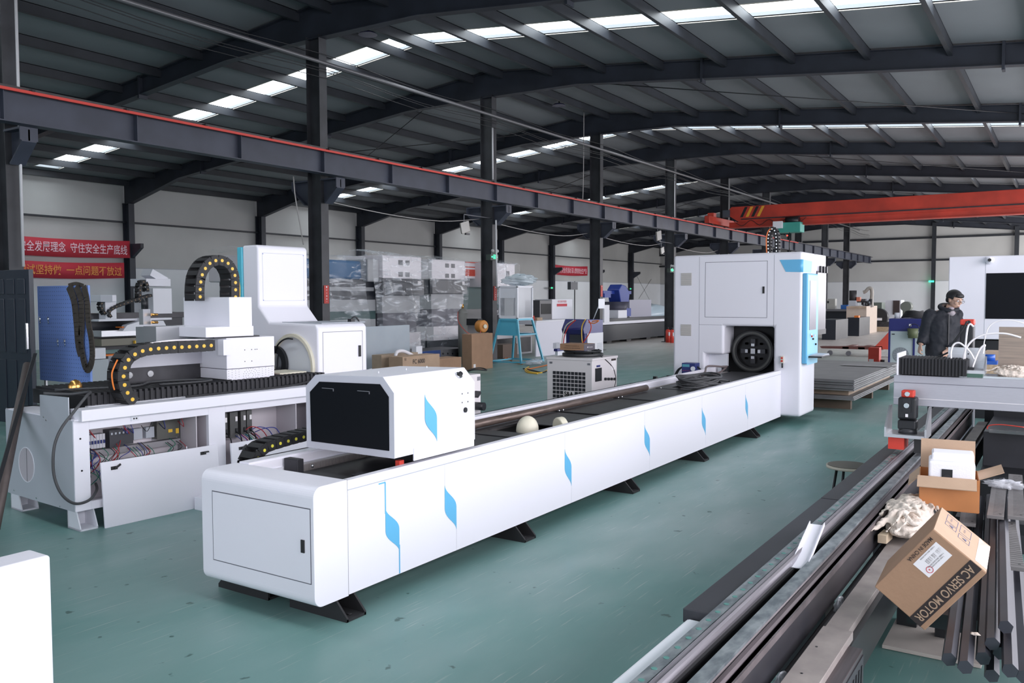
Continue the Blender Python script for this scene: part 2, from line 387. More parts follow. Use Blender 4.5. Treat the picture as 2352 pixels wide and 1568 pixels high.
# ================================================================== generic part builders
def flat(name, mt, parent, org, ux, uy, pts, th=.004, world=True):
    """thin plate with outline pts in the plane (org, ux, uy), thickness th along ux x uy"""
    ux, uy, org = Vector(ux).normalized(), Vector(uy).normalized(), Vector(org); n = ux.cross(uy)
    k = len(pts); ar = sum(pts[i][0]*pts[(i+1)%k][1]-pts[(i+1)%k][0]*pts[i][1] for i in range(k))
    if ar < 0: pts = pts[::-1]
    vs = [org+ux*p[0]+uy*p[1] for p in pts]+[org+ux*p[0]+uy*p[1]+n*th for p in pts]
    q = MB(); q.add(vs, [tuple(reversed(range(k))), tuple(range(k, 2*k))]+[(i, (i+1)%k, k+(i+1)%k, k+i) for i in range(k)])
    return q.build(name, mt, parent, world)
def rect(u0, u1, v0, v1): return [(u0, v0), (u1, v0), (u1, v1), (u0, v1)]
def seam(parent, org, ux, uy, u0, u1, v0, v1, w=.003, mt=None, name='door_seam'):
    q = MB(); ux, uy, org = Vector(ux).normalized(), Vector(uy).normalized(), Vector(org); n = ux.cross(uy)
    P = lambda u, v, h: org+ux*u+uy*v+n*h
    o = [(u0, v0), (u1, v0), (u1, v1), (u0, v1)]; i = [(u0+w, v0+w), (u1-w, v0+w), (u1-w, v1-w), (u0+w, v1-w)]
    vs = [P(*p, .0012) for p in o]+[P(*p, .0012) for p in i]+[P(*p, -.001) for p in o]+[P(*p, -.001) for p in i]
    fs = []
    for a in range(4):
        b_ = (a+1)%4; fs += [(a, b_, 4+b_, 4+a), (a, 8+a, 8+b_, b_), (4+a, 4+b_, 12+b_, 12+a)]
    q.add(vs, fs); return q.build(name, mt or mat('seam_shadow_gap', (.12, .12, .15), .7), parent)
SEAM = mat('seam_shadow_gap', (.12, .12, .15), .7)
def drag_chain(parent, path, width, h, pitch, side, dotc=YEL, dots=True):
    """energy chain: boxes along path; side = unit vector across the chain"""
    side = Vector(side).normalized(); path = [Vector(p) for p in path]
    seg = [(b_-a).length for a, b_ in zip(path, path[1:])]; L = sum(seg); n = max(2, int(L/pitch)); out = []
    def at(s):
        for a, b_, l in zip(path, path[1:], seg):
            if s <= l or b_ is path[-1]: return a+(b_-a)*(s/l), (b_-a).normalized()
            s -= l
    inv = WM(parent).inverted(); me_link = me_dot = None
    lk = MB(); hw = pitch*.56
    for sy in (-1, 1): lk.box(-hw, hw, sy*width/2-.006, sy*width/2+.006, -h/2, h/2)
    for z in (-1, 1): lk.box(-hw*.6, hw*.6, -width/2, width/2, z*h/2-.003, z*h/2+.003)
    for i in range(n):
        p, t = at((i+.5)*L/n); p2, t2 = at(min(L, (i+.9)*L/n)); p1, t1 = at(max(0, (i+.1)*L/n)); t = (p2-p1).normalized()
        z = t.cross(side).normalized()
        M_ = Matrix((t, side, z)).transposed().to_4x4(); M_.translation = p; M_ = inv @ M_
        if me_link is None:
            o = lk.build('link', BLACKM, None); me_link = o.data
        else: o = bpy.data.objects.new('link', me_link); col.objects.link(o)
        o.parent = parent; o.matrix_basis = M_; out.append(o)
        if dots:
            if me_dot is None:
                d = MB().cyl((0, -width/2-.0085, 0), (0, -width/2-.004, 0), h*.17, 12).build('dot', dotc, None); me_dot = d.data
            else: d = bpy.data.objects.new('dot', me_dot); col.objects.link(d)
            d.parent = o
    return out
def screw(q, c, n, r=.006): c = Vector(c); q.cyl(c, c+Vector(n)*.003, r, 8)
def bez(p0, p1, p2, p3, n=10):
    return [((1-t)**3*p0[0]+3*(1-t)**2*t*p1[0]+3*(1-t)*t*t*p2[0]+t**3*p3[0], (1-t)**3*p0[1]+3*(1-t)**2*t*p1[1]+3*(1-t)*t*t*p2[1]+t**3*p3[1]) for t in [i/n for i in range(n+1)]]
def leaf_pts(x0, zt, x1, zb):
    w, H = x1-x0, zt-zb
    return bez((x0, zt), (x0+.06*w, zt-.18*H), (x1, zt-.30*H), (x1, zt-.52*H), 14)+bez((x1, zb), (x1-.06*w, zb+.18*H), (x0, zb+.30*H), (x0, zb+.52*H), 14)
def spline(pts, n=6):
    pts = [Vector(p) for p in pts]; out = []
    for i in range(len(pts)-1):
        p0, p1, p2, p3 = pts[max(i-1, 0)], pts[i], pts[i+1], pts[min(i+2, len(pts)-1)]
        for k in range(n):
            t = k/n; out.append(.5*((2*p1)+(-p0+p2)*t+(2*p0-5*p1+4*p2-p3)*t*t+(-p0+3*p1-3*p2+p3)*t**3))
    out.append(pts[-1]); return out
def cable(name, label, cat, pts, r, mt, n=6, group=None, parent=None):
    q = MB().tube(spline(pts, n), r, 8)
    if parent: return q.build(name, mt, parent)
    o = q.build(name, mt); return tag(o, label, cat, group)

# ================================================================== MAIN TUBE LASER (centre)
YF, YK = 3.12, 3.985
tl = thing('tube_laser_machine', 'long white tube cutting machine with blue leaf marks and a tall white cabinet', 'machine', (7, 3.55, 0))
# side panels with wavy joints
JX = [(3.481, 3.594), (4.011, 4.125), (5.462, 5.562), (6.878, 6.99), (8.273, 8.38), (9.66, 9.75)]
def joint(j, w=0):  # curve from the top to the bottom (X, z) along the joint
    a, b_ = j; return [(a+w, .653)]+bez((a+w, .40), (a+w, .33), (b_+w, .345), (b_+w, .25), 12)+[(b_+w, .105)]
prev = [(3.19, .653), (3.19, .105)]
for i, j in enumerate(JX+[None]):
    right = joint(j) if j else [(11.1, .653), (11.1, .105)]
    pts = [prev[0]]+right+[p for p in reversed(prev[1:])]
    q = MB(); q.prism([(x, z) for x, z in pts], 'y', YF, YF+.02); q.build('side_panel', WHITE, tl)
    prev = [(p[0]+.0025, p[1]) for p in right]
for i, (a, b_) in enumerate(JX):
    top = .527 if i else .50; bt = .236 if i else .235; m_ = (top+bt)/2
    lf = flat('blue_leaf', BLUE, tl, (0, YF-.0005, 0), (1, 0, 0), (0, 0, 1), leaf_pts(a, top, b_, bt), .002); lf['label'] = 'sky blue leaf shaped accent'
q = MB()
for (z0, z1, x) in ((.47, .645, JX[0][0]), (.108, .27, JX[0][1])): q.box(x-.003, x+.004, YF-.003, YF, z0, z1)
q.box(3.43, JX[0][0], YF-.003, YF, .641, .648); q.build('blue_edge_line', BLUE, tl)
q = MB(); q.box(3.19, 11.1, YF, YF+.05, .657, .706); q.build('rim', WHITE, tl, bevel=.004)
MB().box(3.19, 11.1, YF+.004, YF+.03, .62, .657).build('rim_gap', GREYSH, tl)
MB().box(3.19, 11.1, YK-.02, YK, .105, .72).build('rear_panel', WHITE, tl)
q = MB(); q.box(3.19, 9.55, YK-.10, YK, .70, .72); q.box(3.19, 9.55, YK-.105, YK-.095, .655, .708); q.box(3.19, 9.55, YK-.115, YK-.105, .60, .66); q.build('rear_rim', WHITE, tl)
q = MB()
for x in (5.9, 7.9): q.box(x-.01, x+.01, YK-.112, YK-.094, .655, .712)
q.build('rim_bracket', WHITE2, tl)
MB().box(3.19, 11.1, YF+.02, YK-.02, .12, .56).build('bed_frame', BLACKM, tl)
# end cap with rounded nose
q = MB(); r = .055; x0, x1, z0, z1 = 2.95, 3.188, .10, .712
arc = lambda cx_, cz, a0, a1: [(cx_+r*math.cos(R(a0+(a1-a0)*i/8)), cz+r*math.sin(R(a0+(a1-a0)*i/8))) for i in range(9)]
prof = [(x1, z0)]+[(x1, z1)]+arc(x0+r, z1-r, 90, 180)+arc(x0+r, z0+r, 180, 270)
q.prism(prof, 'y', YF-.004, YK+.004); cap = q.build('end_cap', WHITE, tl, bevel=.003)
d = flat('access_door', WHITE, cap, (2.95, 0, 0), (0, -1, 0), (0, 0, 1), rect(-3.893, -3.142, .228, .602), .002)
seam(cap, (2.95, 0, 0), (0, -1, 0), (0, 0, 1), -3.898, -3.137, .223, .607, .005)
h = flat('latch', BLACKM, cap, (2.948, 0, 0), (0, -1, 0), (0, 0, 1), rect(-3.203, -3.18, .378, .443), .006); h['label'] = 'black recessed latch'
MB().box(3.186, 3.192, YF-.001, YF+.02, .10, .712).build('cap_seam', SEAM, tl)
# cap top plate extends inward to the bed opening
# bed deck plates with black slots between
decks = [(3.195, 4.38), (4.42, 4.98), (5.03, 5.22), (5.66, 6.34), (6.42, 7.5), (7.58, 8.56), (8.62, 8.78), (9.06, 9.7), (9.78, 11.1)]
DECK = mat('dark_bed_deck', (.055, .055, .060), .42, metal=.2, var=.45, vscale=5)
for a, b_ in decks: MB().box(a, b_, YF+.05, 3.78, .655 if a > 4.4 else .62, .663 if a > 4.4 else .628).build('deck_plate', DECK, tl, bevel=.002)
MB().box(3.19, 11.1, YF+.05, YK-.115, .56, .60).build('bed_well', BLACKM, tl)
for a, b_ in ((5.22, 5.66), (8.78, 9.06)):
    MB().box(a, b_, YF+.05, YF+.17, .655, .663).build('deck_plate', DECK, tl)
    MB().box(a, b_, 3.66, 3.78, .655, .663).build('deck_plate', DECK, tl)
for x in (3.5, 5.05, 6.38, 6.45, 7.54, 7.62, 8.58, 9.72):
    MB().cyl((x, 3.70, .66), (x, 3.70, .68), .007, 8).build('bolt', CHROME, tl)
# gear rack at the back of the well with end stops
q = MB(); x = 3.46
q.box(3.46, 11.0, 3.80, 3.84, .60, .665)
while x < 4.6: q.box(x, x+.004, 3.795, 3.80, .612, .66); x += .0085
q.build('gear_rack', mat('gear_rack_steel', (.45, .42, .42), .4, metal=.5), tl)
MB().box(3.43, 3.48, 3.75, 3.865, .60, .712).build('end_stop', DARK, tl, bevel=.004)
MB().box(3.47, 3.60, 3.30, 3.36, .63, .665).build('end_stop', DARK, tl, bevel=.004)
# support rollers
q = MB(); q.sphere((5.42, 3.42, .655), .1, 24, 14, (1.0, .8, 1.05)); q.build('roller', CREAM, tl)['label'] = 'cream rubber support roller'
q = MB(); q.cyl((5.60, 3.26, .66), (5.65, 3.235, .665), .078, 28); o = q.build('roller', CREAM, tl, bevel=.008); MB().cyl((5.65, 3.2345, .665), (5.656, 3.232, .666), .066, 28).build('hub_face', DARK, o)
q = MB(); q.sphere((8.84, 3.42, .645), .085, 20, 12, (1, .8, 1)); q.build('roller', CREAM, tl)
q = MB(); q.sphere((9.01, 3.31, .650), .075, 20, 12, (1, .8, 1)); q.build('roller', CREAM, tl)
# feet
for x in (3.17, 4.86, 6.555, 8.22, 9.928):
    for (ya, sg) in ((3.045, 1), (YK+.07, -1)):
        q = MB()
        for sx_ in (-.065, .065): q.prism([(ya, 0), (ya, .02), (ya+sg*.10, .125), (ya+sg*.42, .125), (ya+sg*.42, 0)], 'x', x+sx_-.006, x+sx_+.006)
        q.box(x-.07, x+.07, ya, ya+sg*.42, 0, .014); q.box(x-.07, x+.07, ya+sg*.12, ya+sg*.42, .08, .125)
        q.cyl((x, ya+sg*.05, .014), (x, ya+sg*.05, .02), .014, 10)
        q.build('foot', BLACKM, tl)
# ---- carriage (sliding chuck cover)
cr = MB(); pY = [(3.10, .767), (3.10, 1.13), (3.18, 1.216), (3.705, 1.203), (3.787, 1.133), (3.787, .767)]
cr.prism(pY, 'x', 3.541, 4.30); carr = cr.build('carriage_cover', WHITE, tl, bevel=.004)
fr = flat('front_frame', mat('grey_sheet_frame', (.62, .62, .69), .42), carr, (3.541, 0, 0), (0, -1, 0), (0, 0, 1), [(-p[0], p[1]) for p in pY], .002)
flat('front_window', BLACKG, carr, (3.538, 0, 0), (0, -1, 0), (0, 0, 1), [(-3.743, .808), (-3.136, .808), (-3.136, 1.108), (-3.199, 1.175), (-3.67, 1.165), (-3.749, 1.10)], .004)
for y in (3.60, 3.32):
    q = MB(); q.box(3.530, 3.534, y-.045, y+.045, 1.128, 1.131); q.box(3.530, 3.534, y-.047, y-.044, 1.115, 1.131); q.build('window_hook', mat('dull_steel', (.3, .3, .33), .4, metal=.5), carr)
MB().prism([(3.70, .73), (4.28, .73), (4.28, .80), (3.70, .80)], 'y', 3.094, 3.102).build('side_skirt', WHITE, carr)
MB().box(3.98, 4.25, 3.2, 3.75, .66, .767).build('slide_block', BLACKM, carr)
MB().box(3.66, 3.70, 3.17, 3.2, .665, .728).build('red_wiper', RED, carr)
# leaf on the carriage side
a = PY(975, 906, 3.1); b_ = PY(1003, 1013, 3.1)
flat('blue_leaf', BLUE, carr, (0, 3.098, 0), (1, 0, 0), (0, 0, 1), leaf_pts(a.x, a.z, b_.x, b_.z), .002)['label'] = 'sky blue leaf shaped accent'
p = PY(1068, 941, 3.1); MB().cyl((p.x, 3.10, p.z), (p.x, 3.092, p.z), .016, 16).build('plug_button', BLACK, carr)
for (x, y) in ((1061, 904), (1074, 902), (1061, 924), (1074, 922), (961, 1049), (1080, 1022)):
    p = PY(x, y, 3.1); MB().cyl((p.x, 3.10, p.z), (p.x, 3.097, p.z), .005, 8).build('screw', CHROME, carr)
nn = Vector((0, -.086, .08)).normalized(); p = PY(1053, 858, 3.14); c = Vector((p.x, 3.14, 1.173))
q = MB().cyl(c, c+nn*.012, .022, 18); o = q.build('selector_knob', CHROME, carr); q = MB().cyl(c+nn*.012, c+nn*.030, .017, 18, .013); q.build('knob_cap', BLACK, o)
for x in (3.75, 4.0, 4.2):
    MB().box(x-.002, x+.002, 3.40, 3.404, 1.205, 1.222).build('screw', WHITE2, carr)
# ---- tall cabinet
cx0, cx1 = 11.1, 12.35
q = MB()
poly = [(2.87, .115), (3.223, .115), (3.223, 1.268), (3.886, 1.268), (3.886, .885), (4.15, .885), (4.15, .115), (4.612, .115), (4.612, 2.222), (2.90, 2.232)]
r = .06
front = [(2.87+r*.0, .115)]+poly[1:-1]
q.prism([(2.87, .115)]+poly[1:-1]+[(2.87, 2.23)], 'x', cx0, 11.80)
cab = q.build('cabinet', WHITE, tl, bevel=.035, seg=4)
MB().box(11.78, cx1, 2.875, 4.605, 1.21, 2.225).build('cabinet_upper', WHITE, tl, bevel=.01)
MB().box(11.78, 12.3, 3.0, 4.55, .2, 1.21).build('cabinet_core', mat('light_inner_wall', (.35, .33, .36), .6), tl)
MB().box(11.2, 11.8, 3.3, 4.5, .03, .115).build('plinth', BLACK, tl)
MB().box(11.5, 11.79, 3.2, 4.0, .3, 1.27).build('opening_back', BLACKM, tl)
seam(tl, (cx0, 0, 0), (0, -1, 0), (0, 0, 1), -4.155, -3.312, 1.382, 2.124, .005)
for yy in (4.236, 3.225): MB().box(cx0-.001, cx0+.002, yy-.0015, yy+.0015, .12 if yy > 4 else 1.26, 2.2).build('cabinet_seam', SEAM, tl)
MB().box(cx0-.001, cx0+.002, 3.89, 4.236, 1.279, 1.282).build('cabinet_seam', SEAM, tl)
flat('latch', BLACKM, tl, (cx0, 0, 0), (0, -1, 0), (0, 0, 1), rect(-3.372, -3.348, 1.70, 1.79), .012)
for z0, z1 in ((1.815, 1.985), (1.125, 1.28)):
    v = flat('vent', mat('vent_grey', (.42, .40, .38), .6), tl, (cx0, 0, 0), (0, -1, 0), (0, 0, 1), rect(-4.50, -4.348, z0, z1), .004); q = MB()
    z = z0+.008
    while z < z1-.006: q.box(cx0-.010, cx0-.003, 4.352, 4.496, z, z+.005); z += .011
    q.build('louvre', mat('vent_slat', (.70, .68, .66), .5), v)
# blue trapezoid around the corner
flat('blue_trapezoid', BLUE, tl, (cx0-.001, 0, 0), (0, -1, 0), (0, 0, 1), [(-3.157, 2.13), (-2.90, 2.13), (-2.90, 1.968), (-3.077, 1.975)], .003)
flat('blue_trapezoid', BLUE, tl, (0, 2.869, 0), (1, 0, 0), (0, 0, 1), [(11.13, 2.13), (11.57, 2.12), (11.53, 1.968), (11.13, 1.968)], .003)
q = MB(); q.cyl((11.134, 2.904, 1.968), (11.134, 2.904, 2.13), .0365, 20); q.build('blue_trapezoid', BLUE, tl)
# remote button box on the right pier
MB().box(cx0-.04, cx0, 3.080, 3.125, .80, .895).build('button_box', mat('ivory_plastic', (.68, .64, .58), .5), tl, bevel=.006)
for z in (.83, .868): MB().box(cx0-.045, cx0-.04, 3.09, 3.115, z-.012, z+.012).build('button', RED, tl)
MB().cyl((cx0-.02, 3.102, .74), (cx0-.02, 3.102, .80), .01, 8).build('cable_gland', BLACK, tl)
# chuck
cc = Vector((11.42, 3.575, .925))
chk = MB().ring(cc, (-1, 0, 0), .215, .285, .09, 48).ring(cc+Vector((.05, 0, 0)), (-1, 0, 0), .0, .25, .03, 48).build('chuck', mat('black_chuck', (.022, .022, .024), .42, metal=.4), tl, bevel=.004)
MB().ring(cc+Vector((-.09, 0, 0)), (-1, 0, 0), .235, .262, .008, 48).build('chuck_rim', mat('dark_ring', (.09, .09, .085), .4, metal=.4), chk)
for a_ in range(4):
    u = Vector((0, math.cos(a_*PI/2), math.sin(a_*PI/2))); w = Vector((1, 0, 0)).cross(u)
    q = MB().obox(cc+u*.12+Vector((-.03, 0, 0)), (.03, 0, 0), u*.045, w*.03); j = q.build('jaw', mat('jaw_steel', (.05, .05, .055), .35, metal=.6), chk)
    MB().obox(cc+u*.085+Vector((-.064, 0, 0)), (.004, 0, 0), u*.018, w*.022).build('jaw_pad', CHROME, j)
    for sg in (-1, 1): MB().obox(cc+u*.10+w*sg*.1+Vector((-.02, 0, 0)), (.02, 0, 0), u*.014, w*.014).build('jaw_bolt', CHROME, j)
MB().box(cc.x-.06, cc.x-.02, cc.y-.03, cc.y+.03, cc.z-.035, cc.z+.035).build('chuck_core', CHROME, chk)
MB().box(11.25, 11.30, 3.886, 4.15, .30, .885).build('recess_back', WHITE2, tl)
MB().box(11.0, 11.06, 3.80, 3.88, .66, .74).build('end_stop', BLACK, tl)
# cable loop above the cabinet
pts = [PX(1768, 578, 11.5)+Vector((0, 0, -.03)), PX(1767, 550, 11.5), PX(1771, 532, 11.5), PX(1777, 526, 11.5), PX(1783, 532, 11.5), PX(1786, 552, 11.5), PX(1786, 580, 11.5)+Vector((0, 0, -.05))]
drag_chain(tl, spline(pts, 3), .10, .05, .045, (1, 0, 0), CHROME)
MB().tube(spline([p+Vector((-.07, .02, 0)) for p in pts[:4]]), .008).build('hose', mat('orange_hose', (.8, .2, .05), .5), tl)
# blue operator console on the -Y face
CYF = PX(1854, 700, 11.12).y; CXR = PY(1878, 700, CYF).x
q = MB(); q.box(11.12, CXR, CYF, 2.87, .80, 1.955); con = q.build('operator_console', BLUE, tl, bevel=.012)
def con_rect(name, x0, y0, x1, y1, mt_, d):
    a, b_ = PY(x0, y0, CYF), PY(x1, y1, CYF); return MB().box(a.x, b_.x, CYF-d, CYF, b_.z, a.z).build(name, mt_, con)
con_rect('console_face', 1856, 632, 1877, 832, mat('console_light_blue', (.30, .68, .92), .4), .002)
con_rect('console_screen', 1860, 644, 1873, 756, mat('tinted_screen', (.24, .23, .28), .3, spec=.2), .006)
for x, y, mt_ in ((1863, 772, RED), (1861, 768, WTXT), (1866, 778, BLACK), (1869, 770, WTXT), (1872, 790, BLACK)):
    c = PY(x, y, CYF); MB().cyl(c, c+Vector((0, -.02, 0)), .013, 12).build('button', mt_, con)
MB().box(11.2, 11.62, CYF-.17, CYF, .875, .893).build('shelf_tray', BLACK, con, bevel=.004)
# dark glass door further right
q = MB(); q.box(11.82, 12.30, 2.855, 2.872, 1.21, 2.0); dr = q.build('sliding_door', mat('dark_door_glass', (.10, .09, .12), .3), tl)
for x in (11.93, 12.1, 12.25): MB().box(x-.02, x+.02, 2.83, 2.86, 1.98, 2.07).build('door_hinge', BLACK, dr)
MB().box(11.88, 12.35, 2.86, 2.88, 1.14, 1.21).build('door_sill', BLACK, tl)
# ---- things lying on and by the main machine
o = MB().cyl((4.4, 3.735, .70), (8.27, 3.735, .70), .032, 20).build('steel_tube', mat('rusty_brown_tube', (.20, .15, .13), .4, metal=.5, var=.5, vscale=12, stretch=(.5, 4, 4)))
tag(o, 'long brown rusty steel tube lying along the bed of the white machine', 'tube')
q = MB(); random.seed(3)
for k in range(9):
    c = PZ(1602+random.uniform(-6, 6), 882, .70); a_, b2 = random.uniform(.28, .40), random.uniform(.17, .235)
    q.tube([Vector((8.98+a_*math.cos(t)*1.0+random.uniform(-.01, .01), 3.42+b2*math.sin(t), .685+.012*k+.01*math.sin(3*t+k))) for t in [2*PI*i/36 for i in range(36)]], .011, 6, True)
q.tube(spline([(9.3, 3.4, .72), (9.5, 3.35, .70), (9.62, 3.3, .68), (9.5, 3.24, .675)]), .011, 6); o = q.build('cable_coil', mat('dark_cable', (.055, .057, .062), .5)); tag(o, 'dark coiled cable resting on the far end of the white bed', 'cable')
cable('hose_arc', 'brown grey hose arching over the rear rim before the cabinet opening', 'hose', [PX(1565, 870, 9.4), PX(1615, 858, 9.7), PX(1625, 841, 10.0), PX(1660, 842, 10.4), PX(1669, 842, 10.8), PX(1650, 856, 10.4), PX(1612, 862, 9.8)], .012, mat('brown_hose', (.14, .11, .11), .5))
# gas / air unit behind the rim
t = thing('air_unit', 'small navy air unit with a round gauge and orange sticker by the white cabinet', 'control unit', PX(1587, 870, 10.7)+Vector((0, 0, -.12)))
c = PX(1583, 850, 10.7)
q = MB().box(c.x-.08, c.x+.08, c.y-.115, c.y+.075, c.z-.12, c.z+.10); o = q.build('body', NAVY, t, bevel=.006)
flat('display_strip', mat('teal_label', (.10, .35, .45), .4), t, (c.x-.081, c.y, c.z), (0, -1, 0), (0, 0, 1), rect(-.065, .035, .05, .085), .002)
flat('warning_sticker', ORANGE, t, (c.x-.081, c.y, c.z), (0, -1, 0), (0, 0, 1), rect(-.06, .04, -.10, -.05), .002)
text('printing', '▪ ▪ ▪ ▪', RTXT, t, (c.x-.082, c.y+.01, c.z+.0), (0, -1, 0), (0, 0, 1), .008, .09)
MB().cyl((c.x-.08, c.y-.085, c.z+.03), (c.x-.095, c.y-.085, c.z+.03), .03, 20).build('gauge', WHITE2, t)
MB().box(c.x-.09, c.x-.08, c.y-.11, c.y-.05, c.z-.04, c.z-.01).build('red_switch', RED, t)
for dy in (0, .02): MB().tube(spline([(c.x, c.y+.07, c.z+.05), (c.x, c.y+.14+dy, c.z+.0), (c.x, c.y+.20+dy, c.z-.12), (c.x, c.y+.215+dy, c.z-.2)]), .009).build('hose', BLACK, t)
MB().tube(spline([(c.x, c.y-.1, c.z+.06), (c.x, c.y-.17, c.z+.0), (c.x, c.y-.2, c.z-.08)]), .012).build('hose', BLACK, t)
MB().box(c.x-.06, c.x+.06, c.y-.03, c.y+.03, 0, c.z-.12).build('stand', BLACK, t)
# papers on the console tray
q = MB()
for k in range(5): q.obox((11.42+.004*k, CYF-.085-.003*k, .896+.004*k), (.19, .02*(k-2)*.3, 0), (0, .075, 0), (0, 0, .0012))
tag(q.build('paper_stack', WHITE2), 'loose white papers on the black tray of the blue console', 'papers')
# drag chain behind the carriage
t = thing('energy_chain', 'black energy chain with yellow dots lying behind the white carriage', 'energy chain', (3.6, 4.07, .3))
pts = [(3.34, 4.10, .55), (3.37, 4.10, .68), (3.44, 4.10, .745), (3.56, 4.10, .765), (3.8, 4.10, .78), (4.2, 4.10, .79), (4.6, 4.10, .79)]
drag_chain(t, spline(pts, 4), .12, .058, .062, (0, 1, 0), mat('bright_yellow', (.80, .72, .08), .4))
# pallet-trolley like frame legs behind the bed (black stand ends)
for (a_, b2) in (((1505, 868), (1536, 866)), ((1411, 885), (1452, 884))):
    A, B = PZ(*a_, .25), PZ(*b2, .25); L = 'low black rod stand behind the bed, %s' % ('nearer the white cabinet' if a_[0] > 1450 else 'just right of the cream chiller')
    t = thing('rod_stand', L, 'stand', ((A+B)/2).xy.to_3d(), group='low black stands behind the bed')
    for P_ in (A, B): MB().box(P_.x-.03, P_.x+.03, P_.y-.03, P_.y+.03, 0, P_.z+.03).build('post', BLACK, t)
    MB().cyl(A+Vector((0, 0, -.02)), B+Vector((0, 0, -.02)), .01, 8).build('rod', DARK, t)

# ================================================================== LEFT MACHINE (rotated)
LM = thing('laser_cutting_machine', 'white open cutting machine with exposed wiring, tall blue-edged chuck housing and rubber bellows', 'machine', (3.30, 5.88, 0), R(-4.5))
def LB(q, name, mt, parent=LM, **k): return q.build(name, mt, parent, world=False, **k) if parent is LM else q.build(name, mt, parent, world=False, **k)
LW = WM(LM)
def lw(x, y, z): return LW @ Vector((x, y, z))
# body: end plate, frame posts and rails around two openings
q = MB(); q.prism([(0, .14), (1.108, .13), (1.108, .79), (0, .79)], 'x', -.004, .012); endp = q.build('end_plate', mat('end_plate_grey', (.47, .50, .55), .5), LM, False)
q = MB(); q.prism([(.055, .79), (.055, .955), (.50, .945), (.50, .79)], 'x', -.004, .004); q.build('end_tab', mat('end_plate_grey', (.5,)*3), LM, False)
cn = (.757, .392)
MB().cyl((-.0055, cn[0], cn[1]), (-.003, cn[0], cn[1]), .131, 40).build('port_hole', mat('port_interior', (.52, .48, .52), .6), LM, False)
MB().ring((-.0045, cn[0], cn[1]), (-1, 0, 0), .129, .135, .003, 40).build('port_rim', WHITE2, LM, False)
MB().box(-.008, -.0055, cn[0]-.012, cn[0]-.006, cn[1]-.128, cn[1]+.128).build('port_strut', GREY, LM, False)
for (y, z) in ((.40, .765), (.14, .74), (.09, .775), (.44, .785), (.985, .165), (.60, .158), (.22, .152)):
    MB().cyl((-.004, y, z), (-.009, y, z), .007, 8).build('screw', CHROME, LM, False)
q = MB(); W = .03
q.box(0, .11, -.006, W, .14, .79); q.box(1.067, 1.22, -.006, W, .14, .79); q.box(2.12, 2.95, -.006, W, .14, .79)
q.box(.11, 1.067, -.006, W, .718, .79); q.box(1.22, 2.12, -.006, W, .722, .79); q.box(.11, 1.067, -.006, W, .14, .2); q.box(1.22, 2.12, -.006, W, .14, .2)
q.build('front_frame', WHITE, LM, False, bevel=.002)
for x in (.045, .05): MB().cyl((x, -.006, .66 if x < .048 else .43), (x, -.010, .66 if x < .048 else .43), .007, 8).build('hole_plug', BLACK, LM, False)
INT = mat('inner_panel_mauve', (.60, .56, .60), .6)
q = MB(); q.box(.012, 2.95, .30, .31, .14, .79); q.box(.012, 2.95, .03, .31, .135, .15); q.build('inner_wall', INT, LM, False)
for x in (.97, 1.07, 1.22, 1.95): MB().box(x, x+.008, .02, .30, .15, .78).build('divider', INT, LM, False)
MB().box(.012, 2.95, .05, .30, .775, .788).build('inner_top', DARK, LM, False)
MB().box(0, 2.95, 1.06, 1.108, .14, .80).build('rear_frame', WHITE, LM, False)
# top trim that overhangs the front
q = MB(); q.box(.03, 2.95, -.07, .10, .787, .868); q.box(.0, 2.95, -.02, .04, .787, .80); q.build('top_trim', WHITE, LM, False, bevel=.004)
MB().box(0, .5, .5, 1.108, .79, .80).build('top_plate', WHITE, LM, False)
MB().box(.42, .48, -.014, -.006, .742, .785).build('small_bracket', WHITE2, LM, False)
for x in (.44, .46): MB().cyl((x, -.014, .76), (x, -.018, .76), .006, 8).build('hole_plug', BLACK, LM, False)
# feet
for (x, y) in ((.06, .0), (.06, .95), (2.6, 0), (2.6, .95)):
    q = MB()
    for dx in (-.06, .06): q.prism([(y-.03, 0), (y-.03, .018), (y+.03, .145), (y+.16, .145), (y+.16, 0)], 'x', x+dx-.004+.02, x+dx+.004+.02)
    q.box(x-.044, x+.084, y-.03, y+.16, 0, .012); q.box(x-.044, x+.084, y+.15, y+.16, 0, .145); q.build('foot', WHITE2, LM, False)
# switchgear in the first opening
q = MB(); q.box(.12, .96, .27, .30, .42, .71); brd = q.build('mounting_board', mat('board_offwhite', (.66, .62, .66), .6), LM, False)
for k in range(9):
    x = .125+.022*k; o = MB().box(x, x+.020, .19, .27, .54, .645).build('breaker', mat('breaker_white', (.55, .55, .6), .5), brd, False)
    MB().box(x+.005, x+.015, .18, .19, .575, .60).build('toggle', NAVY, o, False)
o = MB().box(.345, .45, .17, .27, .53, .665).box(.455, .54, .19, .27, .54, .65).build('contactor', mat('contactor_black', (.045, .045, .055), .45), brd, False)
for k in range(5): MB().box(.355+.03*k, .368+.03*k, .165, .17, .63, .645).build('terminal', GREYSH, o, False)
for x in (.56, .66):
    o = MB().box(x, x+.07, .22, .27, .56, .645).build('relay', GREYSH, brd, False)
o = MB().box(.74, .93, .20, .27, .54, .70).build('power_supply', mat('psu_dark', (.10, .10, .09), .4), brd, False)
MB().box(.835, .87, .195, .2, .585, .61).build('yellow_label', YEL, o, False); MB().box(.90, .925, .195, .2, .57, .61).build('yellow_label', YEL, o, False)
MB().box(.73, .94, .265, .27, .53, .71).build('psu_plate', CHROME, o, False)
q = MB(); q.box(.12, .94, .20, .27, .48, .525); q.box(.955, .975, .22, .28, .42, .70); duct = q.build('wire_duct', mat('duct_grey', (.30, .29, .31), .6), brd, False)
random.seed(11)
